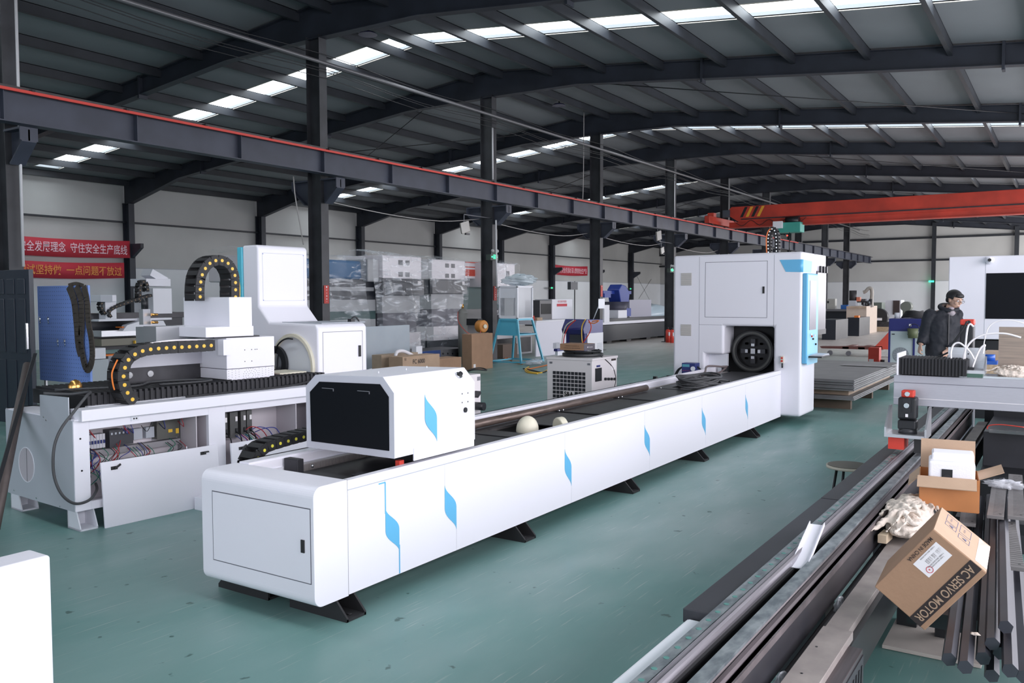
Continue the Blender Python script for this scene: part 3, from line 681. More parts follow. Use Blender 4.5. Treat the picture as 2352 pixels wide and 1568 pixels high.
wc = [mat('wire_red', (.45, .03, .04), .5), mat('wire_blue', (.03, .05, .3), .5), mat('wire_black', (.02, .02, .02), .5), mat('wire_green', (.02, .2, .12), .5)]
for k in range(34):
    x = .13+random.random()*.80; z = random.choice([.53, .66, .50]); x2 = x+random.uniform(-.06, .06)
    MB().tube(spline([(x, .19, z+.01), (x+.01, .12, z-.03), (x2, .13, z-.07 if z < .6 else z+.05), (x2+.02, .20, z-.11 if z < .6 else z+.035)], 4), .0028, 5).build('wire', wc[k%4], brd, False)
for k in range(16):
    x = .125+random.random()*.25; z = .25+random.random()*.2
    MB().tube(spline([(x, .16, z), (x+random.uniform(-.05, .08), .12, z+.08), (x+random.uniform(-.05, .15), .18, z+.14)], 4), .003, 5).build('wire', wc[(k*3+2)%4], brd, False)
# second opening: servo drives
q = MB(); q.box(1.25, 1.60, .24, .30, .45, .71); b2 = q.build('drive_board', mat('board_offwhite', (.6,)*3), LM, False)
for k, (x, w_) in enumerate(((1.26, .05), (1.335, .075), (1.44, .05), (1.50, .05))):
    o = MB().box(x, x+w_, .10, .24, .50 if k != 1 else .48, .70).build('servo_drive', mat('drive_body', (.5, .5, .52) if k != 0 else (.07, .07, .07), .5), b2, False)
    MB().box(x+w_-.025, x+w_-.004, .09, .10, .52, .56).build('connector', BLACK, o, False); MB().box(x+w_-.025, x+w_-.006, .094, .10, .62, .66).build('terminal_block', WTXT, o, False)
    MB().tube(spline([(x+w_-.02, .09, .53), (x+w_-.01, .05, .50), (x+w_+.01, .06, .44)], 4), .005, 6).build('plug_cable', BLACK, o, False)
for k in range(14):
    x = 1.27+random.random()*.3
    MB().tube(spline([(x, .10, .50), (x+.03, .06, .46), (x+.05+random.random()*.04, .10, .40)], 4), .003, 5).build('wire', wc[k%4], b2, False)
for k, (x, hgt) in enumerate(((1.50, .56), (1.56, .55), (1.64, .53))):
    MB().tube(spline([(x-.05, .12, .50), (x+.02, .07, hgt), (x+.12, .06, .52), (x+.20, .09, .44)], 5), .004, 6).build('cable', wc[1] if k else wc[0], b2, False)
# loose cover panels leaning on the machine
def lean_panel(A, B, ht, lab, lean=.1):
    A, B = lw(*A, 0), lw(*B, 0); u = (B-A).normalized(); n = Vector((-u.y, u.x, 0)); up = (Vector((0, 0, 1))*math.cos(lean)+n*math.sin(lean)).normalized(); w = (B-A).length
    t = thing('cover_panel', lab, 'panel', A, group='loose white cover panels'); nn = u.cross(up)
    t.rotation_euler = Matrix((u, -nn, up)).transposed().to_euler()   # local x along, y inward, z up the panel
    MB().box(0, w, 0, .018, 0, ht).build('sheet', WHITE, t, False, bevel=.002)
    for x in (.07, w-.16):
        o = MB().box(x, x+.05, -.004, 0, ht-.065, ht-.04).build('latch', BLACKM, t, False)
        MB().obox((x+.045, -.012, ht-.045), (.024, 0, .014 if x < .2 else .0), (0, .005, 0), (-.003, 0, .006)).build('latch_lever', BLACK, o, False)
    MB().cyl((.27, .009, -.006), (.27, .009, 0), .004, 8).cyl((w-.27, .009, ht), (w-.27, .009, ht+.02), .004, 8).build('hinge_pin', WHITE2, t, False)
    return t
lean_panel((.17, -.085), (1.13, -.07), .475, 'large white cover panel leaning against the open wiring bay, nearest the camera', .09)
lean_panel((1.22, -.12), (2.2, -.12), .475, 'white cover panel leaning behind the energy chain and partly hidden by the long bed', .09)
# black bellows covering the guideways
q = MB(); n = 96
for k in range(n):
    x = .18+k*(2.2/n); zt = .94+(.02 if k%2 else 0)
    q.box(x, x+2.2/n*1.02, .15-(.012 if k%2 else 0), 1.05, .83, zt-.0)
bel = q.build('bellows', mat('bellows_black', (.02, .02, .024), .65), LM, False)
MB().prism([(x_, y_) for x_, y_ in [(.16, .87), (.16, .84), (1.9, .84), (1.9, .87)]], 'y', .10, .15).build('bellows_track', WHITE, LM, False)
q = MB(); k = 0; x = .62
while x < 1.4: q.box(x, x+.02, .55, .58, .94, 1.07); x += .9
q.box(.62, 1.5, .60, .66, .95, 1.09); g = q.build('grey_crossplate', DARK, LM, False)
for x in (.74, .92): MB().cyl((x, .60, 1.03), (x, .594, 1.03), .026, 20).build('round_port', CHROME, LM, False)
MB().box(.62, 1.45, .57, .70, 1.09, 1.19).build('carriage_plate', mat('alu_plate', (.48, .48, .53), .45, metal=.3), LM, False)
MB().box(.98, 1.25, .60, .80, 1.19, 1.42).build('steel_block', mat('block_grey', (.33, .34, .36), .4, metal=.4), LM, False)
# cutting head housing: lower block, plate, upper block
q = MB(); q.box(1.382, 1.868, .20, .90, 1.055, 1.318); hb = q.build('head_lower_block', WHITE, LM, False, bevel=.003)
MB().box(1.384, 1.866, .204, .60, .965, 1.05).build('head_mid_plate', WHITE, LM, False, bevel=.002)
MB().box(1.432, 1.82, .206, .55, .893, .967).build('head_foot_plate', WHITE, LM, False)
o = MB()
for ring_r, cnt in ((.022, 8), (.042, 14), (.062, 20)):
    for k in range(cnt):
        a_ = 2*PI*k/cnt; o.cyl((1.62+ring_r*1.2*math.cos(a_), .204, .985+ring_r*math.sin(a_)), (1.62+ring_r*1.2*math.cos(a_), .2025, .985+ring_r*math.sin(a_)), .0028, 6)
for i in range(14):
    for j in range(4):
        x = 1.40+i*.034; z = .975+j*.02+(i%2)*.008
        if abs(x-1.62) > .085: o.cyl((x, .204, z), (x, .2025, z), .0025, 6)
oo = o.build('vent_holes', BLACK, LM, False); oo['kind'] = 'stuff'
for x, z in ((1.56, 1.21), (1.63, 1.21), (1.665, 1.21), (1.685, 1.21), (1.56, 1.11), (1.63, 1.11)): MB().cyl((x, .20, z), (x, .197, z), .004, 8).build('hole', BLACK, LM, False)
MB().box(1.30, 1.385, .12, .20, 1.18, 1.31).build('chain_bracket', WHITE, LM, False)
q = MB(); q.box(1.43, 1.655, .22, .92, 1.33, 1.665); q.box(1.19, 1.655, .20, .95, 1.33, 1.415); q.build('head_upper_block', WHITE, LM, False, bevel=.003)
MB().box(1.3, 1.75, .25, .8, 1.318, 1.33).build('gap_strip', BLACK, LM, False)
# solenoid with brass fittings left of the block
q = MB(); q.box(1.20, 1.27, 1.2, 1.27, 1.42, 1.56); q.build('valve_block', ALU, LM, False)
MB().cyl((1.24, 1.24, 1.56), (1.24, 1.24, 1.66), .03, 14).build('valve_cap', BLACK, LM, False)
for z in (1.51, 1.44): MB().cyl((1.25, 1.15, z), (1.31, 1.15, z), .012, 10).build('brass_fitting', COPPER, LM, False)
# tall chuck housing
bx0, bx1 = 2.36, 2.975
prof = [(.20, .87), (.20, 1.375), (.235, 1.41), (.93, 1.415), (1.10, 1.575), (1.10, 2.16), (1.13, 2.19), (1.36, 2.19), (1.36, .87)]
q = MB(); q.prism(prof, 'x', bx0, bx1); hs = q.build('chuck_housing', WHITE, LM, False, bevel=.022, seg=3)
MB().box(bx0-.01, bx1, 1.36, 1.44, 1.0, 2.175).build('blue_back_panel', CYAN, LM, False, bevel=.01)
MB().box(bx0+.02, bx1, 1.11, 1.36, .05, .87).build('housing_base', WHITE2, LM, False)
q = MB(); q.cyl((bx0-.004, .56, 1.0), (bx0+.001, .56, 1.0), .295, 48); pr = q.build('opening_plate', mat('opening_white', (.70, .73, .77), .5), LM, False)
MB().ring((bx0-.03, .56, 1.0), (1, 0, 0), .285, .315, .03, 48).build('hose_ring', CREAM, LM, False)
MB().ring((bx0-.012, .80, 1.02), (-1, 0, 0), .10, .17, .03, 40).build('dark_chuck', BLACK, LM, False); MB().cyl((bx0-.012, .80, 1.02), (bx0-.02, .80, 1.02), .10, 30).build('chuck_disc', CHROME, LM, False)
MB().tube(spline([(bx0-.05, .56+.27*math.cos(a_), 1.0+.27*math.sin(a_)) for a_ in [R(v) for v in range(100, -71, -15)]]+[(2.2, .28, .88), (1.9, .12, .875)]), .008).build('loop_cable', BLACK, LM, False)
MB().box(1.95, 2.34, .28, .60, .87, .955).build('motor_block', BLACK, LM, False, bevel=.01); MB().box(2.0, 2.3, .30, .62, .955, .97).build('motor_plate', CREAM, LM, False)
q = MB(); random.seed(5)
for k in range(6): q.sphere((1.90+random.random()*.09, .36+random.random()*.05, .985+random.random()*.03), .018, 8, 6)
q.build('red_cloth', mat('red_cloth', (.75, .12, .07), .7), LM, False)
# door on the low box, frame lines on the tall panel
seam(LM, lw(0, .20, 0), LW.to_3x3() @ Vector((1, 0, 0)), (0, 0, 1), bx0+.055, bx1-.06, .93, 1.335, .004)
MB().box(bx1-.115, bx1-.09, .188, .20, 1.08, 1.19).build('latch', BLACKM, LM, False)
seam(LM, lw(0, 1.10, 0), LW.to_3x3() @ Vector((1, 0, 0)), (0, 0, 1), bx0+.05, bx1-.05, 1.63, 2.11, .0025, GREYSH)
for x in (bx0+.055, bx1-.055):
    for z in (1.635, 2.10): MB().cyl((x, 1.10, z), (x, 1.096, z), .006, 8).build('screw', mat('blue_screw', (.3, .35, .6), .4), LM, False)
MB().box(2.45, 3.0, .25, .85, 1.412, 1.42).build('thin_sheet', GREYSH, LM, False)
MB().tube(spline([(2.83, .3, 1.41), (2.88, .3, 1.46), (2.93, .3, 1.46), (2.96, .28, 1.40)]), .008).build('small_hose', BLACK, LM, False)
MB().box(2.84, 2.89, .28, .33, 1.41, 1.45).build('small_valve', BLACK, LM, False)
# energy chains on the left machine
def lp(px_, py_, ly):   # point of the photograph on the plane local y = ly
    n_ = LW.to_3x3() @ Vector((0, 1, 0)); c_ = n_.dot(lw(0, ly, 0)); r = ray(px_, py_); return O+r*((c_-n_.dot(O))/n_.dot(r))
t = thing('energy_chain', 'black energy chain with amber dots arching from the bed into the white head block', 'energy chain', lw(.45, .05, .87))
pts = [lp(298, 922, .06), lp(283, 905, .06), lp(274, 885, .06), lp(271, 860, .06), lp(278, 832, .06), (lp(293, 815, .06)), lp(322, 803, .06), lp(370, 798, .06), lp(430, 795, .06), lp(480, 792, .06)]
drag_chain(t, spline(pts, 4), .15, .085, .063, LW.to_3x3() @ Vector((0, 1, 0)))
t = thing('energy_chain', 'black energy chain looping tall above the white head block', 'energy chain', lw(1.35, .6, 1.66))
pts = [lp(447, 690, .60), lp(447, 660, .60), lp(452, 630, .60), lp(468, 606, .60), lp(490, 598, .60), lp(512, 606, .60), lp(526, 630, .60), lp(528, 660, .60), lp(528, 690, .60)]
drag_chain(t, spline(pts, 4), .16, .085, .063, LW.to_3x3() @ Vector((0, 1, 0)))
up_ = Vector((0, 0, 1))
cable('yellow_cable', 'thin yellow cable following the tall energy chain', 'cable', [lp(515, 595, .68), lp(530, 603, .68), lp(543, 625, .68), lp(550, 655, .68), lp(550, 690, .68)], .006, YEL)
cable('white_hose', 'white hose riding on top of the arched energy chain', 'hose', [lp(300, 812, .02), lp(325, 795, .02), lp(360, 786, .02), lp(410, 781, .04), lp(470, 781, .04), lp(488, 786, .04)], .007, WTXT)
cable('orange_cable', 'thin orange-red cables on the inner side of the energy chain', 'cable', [lp(263, 895, .02), lp(259, 880, .02), lp(257, 860, .02), lp(261, 845, .02), lp(270, 826, .02)], .006, ORANGE)
cable('black_cable', 'thick black cable drooping over the machine end into the wiring bay', 'cable', [lp(100, 903, .3), lp(160, 905, .2), lp(205, 900, .1), lp(198, 910, -.03), lp(170, 945, -.06), lp(140, 985, -.1), lp(124, 1030, -.1), lp(124, 1090, -.1), lp(142, 1135, -.12), lp(172, 1156, -.12), lp(205, 1148, -.08), lp(222, 1125, .0), lp(220, 1110, .1)], .010, mat('dark_cable', (.05,)*3), 8)
cable('grey_cable', 'slack black cables lying on the black bellows', 'cable', [lw(.15, .6, .96), lw(.6, .3, .97), lw(.9, .5, .97), lw(1.25, .35, .97), lw(1.2, .2, .97), lw(.8, .25, .97)], .009, mat('dark_cable', (.05,)*3))
cable('black_cable', 'black cable running along the white top trim of the open machine', 'cable', [lw(.9, .04, .878), lw(1.4, .02, .88), lw(1.9, .05, .88), lw(2.2, .10, .90), lw(2.45, .17, .93)], .009, BLACKM)
tag(MB().sphere(lw(.28, .55, .97), .05, 8, 5, (1.2, .8, 1.3)).build('brass_offcut', COPPER), 'shiny curled brass offcut below the blue pegboard', 'offcut')
# small white step plate left of the end cap
p = PZ(458, 1172); q = MB(); q.obox((p.x+.05, p.y+.0, .05), (.05, 0, 0), (0, .06, 0), (0, 0, .05)); tag(q.build('white_bracket', WHITE, bevel=.002), 'small white folded bracket on the floor left of the long bed', 'bracket')
# white bed cover whose end shows at the lower-left corner
P_ = PZ(117, 1274, .80); P2 = PZ(98, 1257, .80)
t = thing('white_cover', 'white sheet metal cover with a rounded corner at the lower left', 'panel', (P_.x-.5, P_.y, 0))
MB().box(P_.x-1.6, P_.x, P_.y, P_.y+abs(P2.y-P_.y)+.02, 0, .80).build('sheet', WHITE, t, bevel=.012, seg=4)

# ================================================================== RIGHT FOREGROUND: bare steel machine bed with cross beam
GALV = mat('galvanised_strip', (.38, .42, .44), .38, metal=.5, c2=(.15, .18, .20), vscale=14, stretch=(1, 2, 1))
RUST = mat('worn_brown_steel', (.15, .125, .135), .34, metal=.7, var=.55, vscale=7, stretch=(.3, 6, 6))
RAIL = mat('ground_rail', (.44, .42, .46), .28, metal=.7, var=.4, vscale=3, stretch=(.4, 8, 8))
DKP = mat('dark_charcoal_paint', (.035, .036, .044), .45, var=.3, vscale=3)
PLATE = mat('dusty_beige_plate', (.36, .32, .30), .55, metal=.2, c2=(.26, .23, .22), vscale=9)
bed = thing('machine_bed', 'dark bare steel machine bed with worn rails and a channel, at the lower right', 'machine bed', (4.5, .9, 0))
X0, X1 = 1.2, 9.0
# heights: rail tops .62; from left (high Y) to right
MB().box(2.655, 4.52, .935, 1.062, .565, .612).build('black_cover', DKP, bed, bevel=.003)
MB().box(4.53, X1, .935, 1.062, .565, .612).build('black_cover', DKP, bed, bevel=.003)
q = MB(); q.box(1.0, 2.65, .965, 1.045, .50, .585); q.build('white_tube', mat('pale_blue_white_paint', (.90, .93, .98), .35), bed, bevel=.012, seg=3)
MB().box(X0, X1, .925, .965, .60, .62).build('galvanised_strip', GALV, bed)
q = MB()
x = 1.9
while x < X1-.3: q.cyl((x, .945, .62), (x, .945, .6215), .009, 12); x += .085
o = q.build('bolt_caps', mat('teal_cap', (.10, .27, .24), .4), bed); o['kind'] = 'stuff'
q = MB(); q.prism([(.885, .58), (.925, .58), (.925, .612), (.918, .625), (.912, .628), (.903, .622), (.897, .628), (.890, .622), (.885, .61)], 'x', X0, X1); q.build('guide_rail', RAIL, bed)
MB().box(X0, X1, .875, .885, .53, .60).build('channel_wall', BLACKM, bed)
MB().box(X0, X1, .80, .89, .53, .54).build('channel_floor', DKP, bed)
MB().box(X0, X1, .792, .836, .595, .62).build('galvanised_strip', GALV, bed)
q = MB(); q.prism([(.765, .56), (.795, .56), (.795, .613), (.787, .605), (.781, .612), (.772, .606), (.765, .600)], 'x', X0, X1); q.build('worn_edge_rail', RUST, bed)
q = MB(); q.box(X0, X1, .745, .765, .575, .597); q.build('side_flange', mat('flange_steel', (.26, .22, .23), .4, metal=.5, var=.4, vscale=10), bed)
MB().box(X0, X1, .752, .80, .455, .597).build('side_panel', mat('side_panel_steel', (.085, .075, .080), .38, metal=.4, c2=(.05, .05, .06), vscale=2.2), bed)
MB().box(X0, X1, .79, 1.0, .40, .53).build('lower_beam', BLACK, bed)
for x in (1.6, 3.6, 5.6, 7.6):
    MB().box(x-.08, x+.08, .80, .98, 0, .40).build('leg', BLACK, bed)
for x in (5.02, 4.2): MB().box(x, x+.035, .83, .872, .54, .555).build('channel_stop', BLACK, bed)
# second beam: pipe, beige plate and slotted cover
b2 = thing('support_beam', 'steel support beam with dusty beige top plate, round pipe and slotted side cover', 'beam', (4.0, .6, 0))
zt = .50
def yz(px_, py_, z): return PZ(px_, py_, z).y
MB().cyl((1.5, .735, .40), (X1, .735, .40), .034, 16).build('pipe', mat('dark_pipe', (.10, .095, .10), .4, metal=.4), b2)
ya, yb = .700, .600
MB().box(1.5, 3.05, yb, ya, zt-.03, zt).build('top_plate', PLATE, b2, bevel=.002)
MB().box(3.06, X1, yb+.02, ya, zt-.04, zt-.012).build('top_plate', PLATE, b2, bevel=.002)
MB().box(1.5, 2.98, .555, yb, zt-.045, zt-.025).build('lower_flange', RUST, b2, bevel=.002)
sc = MB().box(2.0, 2.98, .552, .558, .30, zt-.045).build('side_cover', DKP, b2); 
q = MB(); x = 2.05
while x < 2.94: q.prism([(x, .35), (x+.012, .35), (x+.020, .43), (x+.008, .43)], 'y', .549, .553); x += .042
q.build('vent_slot', BLACK, sc)['kind'] = 'stuff'
MB().box(1.5, X1, .60, .69, .30, .46).build('core_beam', BLACK, b2)
for x in (2.4, 4.6, 7.0): MB().box(x-.06, x+.06, .60, .69, 0, .30).build('leg', BLACK, b2)
for (px_, py_) in ((2250, 0),): pass
for x in (2.1, 2.35, 2.62, 2.85): MB().cyl((x, .655+.02*((x*7)%1), zt), (x, .655+.02*((x*7)%1), zt+.0015), .004, 8).build('hole', BLACK, b2)
# crumpled film hanging in the gap
q = MB(); random.seed(9)
def crumple(q, c, sx_, sy_, sz_, n=14, seed=1, amp=.35, fr=3.0):
    rnd = random.Random(seed); ph = [rnd.uniform(0, 6.28) for _ in range(12)]
    vs = []; nu, nv = n*2, n
    for j in range(nv+1):
        for i in range(nu):
            a_, e = 2*PI*i/nu, -PI/2+PI*j/nv
            d = Vector((math.cos(e)*math.cos(a_), math.cos(e)*math.sin(a_), math.sin(e)))
            rr_ = 1+amp*(.5*math.sin(fr*a_+ph[0]+2*e)+.35*math.sin(2.3*fr*a_+ph[1]-3*e)*math.cos(e*4+ph[2])+.3*math.sin(4.1*fr*d.z+ph[3]+fr*a_)+.18*math.sin(7*fr*d.x+ph[4])*math.sin(6*fr*d.y+ph[5]))
            vs.append(Vector(c)+Vector((d.x*sx_*rr_, d.y*sy_*rr_, d.z*sz_*rr_)))
    fs = [(j*nu+i, j*nu+(i+1)%nu, (j+1)*nu+(i+1)%nu, (j+1)*nu+i) for j in range(nv) for i in range(nu)]
    q.add(vs, fs, True); return q
FILM = mat('clear_film', (.82, .84, .9), .12, alpha=.42, spec=.8, bump=.9, bscale=14)
for (x, lab) in ((2.62, 'scrap of clear film torn in the gap beside the dark bed, nearer the camera'), (3.42, 'scrap of clear film torn in the gap beside the dark bed, further away')):
    tag(crumple(MB(), (x, .728, .455), .06, .012, .025, 10, 3).build('film_scrap', FILM), lab, 'film', 'film scraps in the gap')
# cross beam with bellows, bracket and servo motor
cb = thing('gantry_beam', 'light grey aluminium gantry beam crossing the dark bed at the right edge', 'beam', (6.4, .3, .92))
XA = 6.2
MB().box(XA, XA+.26, -1.4, .99, .925, 1.127).build('beam', mat('gantry_aluminium', (.47, .47, .52), .4, metal=.35, var=.08, vscale=12, stretch=(1, 2, 60)), cb, bevel=.003)
for z in (.972, 1.075): MB().box(XA-.002, XA, -1.4, .99, z, z+.003).build('beam_line', WTXT if z < 1 else SEAM, cb)
MB().box(XA+.02, XA+.24, -1.4, .60, 1.127, 1.14).build('top_rail', CHROME, cb)
bl = MB(); n = 40
for k in range(n):
    y = .955-k*(.40/n); bl.box(XA-.04+(.01 if k%2 else 0), XA+.26, y-.40/n, y, 1.135, 1.245-(.006 if k%2 else 0))
bl.build('bellows', mat('bellows_black', (.02, .02, .024), .65), cb)
MB().box(XA-.05, XA+.26, .955, .965, 1.13, 1.275).build('bellows_end', WHITE, cb)
def wy(px_, py_): return PX(px_, py_, XA).y
# bracket on the left end, standing on the rails
bk = thing('motor_bracket', 'steel U-shaped bracket on the rails carrying the black servo motor', 'bracket', (6.08, .88, .66))
q = MB(); q.box(5.98, 6.20, .765, .995, .735, .755); q.build('base_plate', ALU, bk)
for y in (.755, .995):
    MB().prism([(5.98, .735), (6.2, .735), (6.2, .925), (6.14, .925), (5.98, .80)], 'y', y, y+.012).build('side_plate', ALU, bk)
MB().box(6.0, 6.18, .89, .985, .655, .735).build('slide_block', RED, bk); MB().box(6.0, 6.18, .78, .83, .64, .735).build('slide_block', BLACKM, bk)
sm_ = thing('servo_motor', 'black servo motor with red cap standing upright in the bracket', 'motor', (6.08, .875, .755))
x_, y_ = 6.08, .880
MB().cyl((x_, y_, .755), (x_, y_, .79), .058, 24).build('flange', DARK, sm_)
MB().box(x_-.055, x_+.055, y_-.055, y_+.055, .785, .845).build('gearbox', BLACK, sm_, bevel=.01)
MB().box(x_-.055, x_+.055, y_-.055, y_+.055, .85, .995).build('body', BLACK, sm_, bevel=.014, seg=3)
MB().box(x_-.062, x_-.055, y_-.025, y_+.025, .90, .985).build('connector_plate', BLACK, sm_)
MB().cyl((x_-.062, y_, .945), (x_-.078, y_, .945), .016, 20).build('connector', CHROME, sm_)
MB().box(x_-.0575, x_-.055, y_-.008, y_+.008, .868, .888).build('white_label', WTXT, sm_)
rc = MB().box(x_-.04, x_+.04, y_-.038, y_+.038, .995, 1.04).build('red_cap', RED, sm_, bevel=.008)
MB().cyl((x_-.04, y_, 1.018), (x_-.055, y_, 1.018), .015, 20).build('connector', CHROME, rc)
# second servo, hoses and plate on top of the beam
sx2 = 6.36; p0 = PX(2219, 800, sx2); z0 = 1.14
hp = thing('head_plate', 'aluminium L-shaped head plate with holes standing on the grey beam', 'plate', (sx2, PX(2218, 840, sx2).y, 1.14))
ya, yb = PX(2178, 800, sx2).y, PX(2263, 800, sx2).y; ya2, yb2 = PX(2170, 850, XA+.05).y, PX(2263, 850, XA+.05).y
MB().box(sx2, sx2+.012, yb, ya, 1.16, PX(2180, 797, sx2).z).build('back_plate', ALU, hp)
MB().box(XA+.0, sx2+.012, yb2, ya2, 1.155, 1.175).build('base_plate', ALU, hp)
for y in (ya2-.012, yb2): MB().prism([(XA+.02, 1.175), (sx2, 1.175), (sx2, 1.26)], 'y', y, y+.010).build('gusset', ALU, hp)
for y, z in ((.55, .8), (.55, .5), (.45, .8), (.45, .5)):
    yy = yb+(ya-yb)*y; zz = 1.16+.14*z; MB().cyl((sx2, yy, zz), (sx2-.002, yy, zz), .005, 8).build('hole', BLACK, hp)
MB().box(XA+.0, XA+.2, yb2+.01, yb2+.10, 1.13, 1.155).build('slider', mat('slider_green', (.06, .13, .10), .4), hp); MB().box(XA+.0, XA+.2, ya2-.09, ya2-.0, 1.13, 1.155).build('slider', DARK, hp)
MB().box(XA+.05, XA+.10, (ya2+yb2)/2-.05, (ya2+yb2)/2+.06, 1.175, 1.19).build('black_clamp', BLACK, hp)
s2 = thing('servo_motor', 'black servo motor with red cap standing behind the aluminium head plate', 'motor', (6.48, p0.y, 1.14))
c = PX(2222, 760, 6.5); zt2 = PX(2222, 733, 6.5).z; zc = PX(2222, 746, 6.5).z
MB().box(6.46, 6.56, c.y-.042, c.y+.042, 1.127, zc).build('body', BLACK, s2, bevel=.01); MB().box(6.465, 6.555, c.y-.043, c.y+.043, zc, zt2).build('red_cap', RED, s2, bevel=.008)
MB().cyl((6.465, c.y-.01, zc+.02), (6.45, c.y-.01, zc+.02), .012, 12).build('connector', BLACK, s2)
XP = 6.27
def hz(lab, pts, r=.006, m_=WTXT, nm='air_hose'): return cable(nm, lab, 'hose', [PX(*p, XP) for p in pts], r, m_, 8, 'hoses at the head plate')
hz('white air hose arching from the head plate up to the red motor cap', [(2215, 838), (2218, 790), (2222, 755), (2228, 744), (2236, 750)])
hz('white air hose looping at the left of the head plate', [(2186, 834), (2184, 810), (2190, 792), (2202, 787), (2214, 794), (2228, 808), (2238, 825)])
hz('white air hose curving up right from the head plate and over the sheet', [(2212, 838), (2216, 808), (2230, 785), (2250, 772), (2275, 766), (2310, 766), (2345, 775)])
hz('white air hose at the right edge of the head plate', [(2234, 843), (2242, 820), (2252, 800), (2262, 792), (2260, 800), (2258, 812)])
hz('thin clear hose looping above the head plate by the plywood sheet', [(2258, 800), (2264, 770), (2272, 750), (2290, 738), (2320, 735), (2351, 742)], .003)
cable('black_cable', 'black cable from the servo motor across to the black bellows', 'cable', [PX(*p, 6.4) for p in ((2221, 738), (2212, 755), (2198, 775), (2186, 792), (2178, 812))], .006, BLACK, 8)
cable('black_cable', 'black cable sagging in front of the person towards the bellows', 'cable', [PX(*p, 6.42) for p in ((2218, 790), (2195, 802), (2172, 812), (2150, 822))], .006, BLACK, 8)
# plywood board and cotton rag on the beam
a_, b_ = PX(2296, 750, 6.45), PX(2352, 850, 6.45)
q = MB(); q.box(6.40, 6.43, b_.y-.5, a_.y, 1.14, a_.z); tag(q.build('plywood_board', mat('weathered_plywood', (.34, .27, .22), .8, c2=(.24, .20, .17), vscale=5, stretch=(1, 1, 22))), 'weathered brown board standing upright on the grey gantry beam', 'board')
def rag(name, lab, c, s_, seed, mt_=CLOTH):
    """heap of cotton cloth: a low mound with many folded ribbons thrown over it, fused into one surface"""
    rnd = random.Random(seed); q = MB(); c = Vector(c); sx_, sy_, sz_ = s_
    crumple(q, c, sx_*.80, sy_*.80, sz_*.75, 20, seed, .15, 2)
    for k in range(20):
        a0 = rnd.uniform(0, 6.28); r0 = rnd.uniform(.2, 1.0); dirn = rnd.uniform(0, 6.28); L_ = rnd.uniform(.9, 1.7); pts = []
        ph = rnd.uniform(0, 6.28)
        for i in range(9):
            t_ = i/8-.5; u = r0*math.cos(a0)*.75+L_*t_*math.cos(dirn)+.16*math.sin(7*t_+ph)*math.sin(dirn); v = r0*math.sin(a0)*.75+L_*t_*math.sin(dirn)+.16*math.sin(7*t_+ph)*math.cos(dirn)
            d2 = min(1, u*u+v*v); pts.append(c+Vector((u*sx_, v*sy_, sz_*(.98*math.sqrt(max(0, 1-d2*.96))-.05))))
        w_ = min(sx_, sy_)*rnd.uniform(.05, .10); n_ = len(spline(pts, 3)); q.tube(spline(pts, 3), [w_*(.6+.4*math.sin(PI*m__/(n_-1))+.15*math.sin(3*m__)) for m__ in range(n_)], 7)
    o = q.build(name, mt_); rm = o.modifiers.new('fuse', 'REMESH'); rm.mode = 'VOXEL'; rm.voxel_size = min(sx_, sy_)*.045; rm.use_smooth_shade = True
    tx = bpy.data.textures.new('cloth_folds', 'CLOUDS'); tx.noise_scale = min(sx_, sy_)*.40; dm_ = o.modifiers.new('folds', 'DISPLACE'); dm_.texture = tx; dm_.texture_coords = 'LOCAL'; dm_.strength = min(sx_, sy_)*.26; dm_.mid_level = .5
    return tag(o, lab, 'cloth')
pr_ = PX(2325, 840, 6.3); rag('cotton_rag', 'crumpled cream cotton rag on the gantry beam at the right edge', (6.31, pr_.y-.01, 1.165), (.06, .13, .045), 5)
# blue roll of tape behind
p = PX(2272, 828, 9.4)
tag(MB().box(9.35, 9.5, p.y-.07, p.y+.05, PX(2280, 838, 9.3).z, p.z).cyl((9.42, p.y, p.z), (9.42, p.y, p.z+.06), .05, 20).build('blue_clamp', mat('bright_blue_plastic', (.02, .10, .45), .3)), 'bright blue plastic fitting on a shelf behind the white hoses', 'fitting')
zc_ = PX(2280, 838, 9.3).z
tag(MB().box(9.32, 9.88, PX(2340, 838, 9.3).y, PX(2264, 838, 9.3).y, 0, zc_-.12).build('black_stand', BLACK), 'black stand under the pale wooden crate behind the gantry beam', 'stand')
tag(MB().box(9.3, 9.9, PX(2340, 838, 9.3).y, PX(2262, 838, 9.3).y, zc_-.12, zc_).build('wooden_crate', WOOD, bevel=.004), 'pale wooden crate behind the head plate', 'crate')
tag(MB().box(6.8, 7.2, p.y-.15, p.y+.02, 1.03, 1.11).build('wooden_block', PLY) if False else MB().box(9.6, 9.8, p.y-.2, p.y+.05, PX(2280, 838, 9.3).z, PX(2280, 806, 9.6).z).build('plywood_block', PLY, bevel=.002), 'small plywood block on the wooden crate behind the white hoses', 'block')

# ---------------- carton with servo print (tilted box resting in the gap)
ca = thing('servo_carton', 'tilted brown cardboard carton with a black AC SERVO MOTOR band', 'carton', (3.198, .377, .5))
o_ = Vector((3.198, .377, .856)); A_, B_, C_ = Vector((.0483, -.7879, -.6139)), Vector((.01, .6149, -.7885)), Vector((.9988, .0319, .0375)); la, lb, lc = .207, .299, .306
cen = o_+A_*la/2+B_*lb/2+C_*lc/2
MB().obox(cen, A_*la/2, B_*lb/2, C_*lc/2).build('carton_body', CARD, ca, bevel=.003)
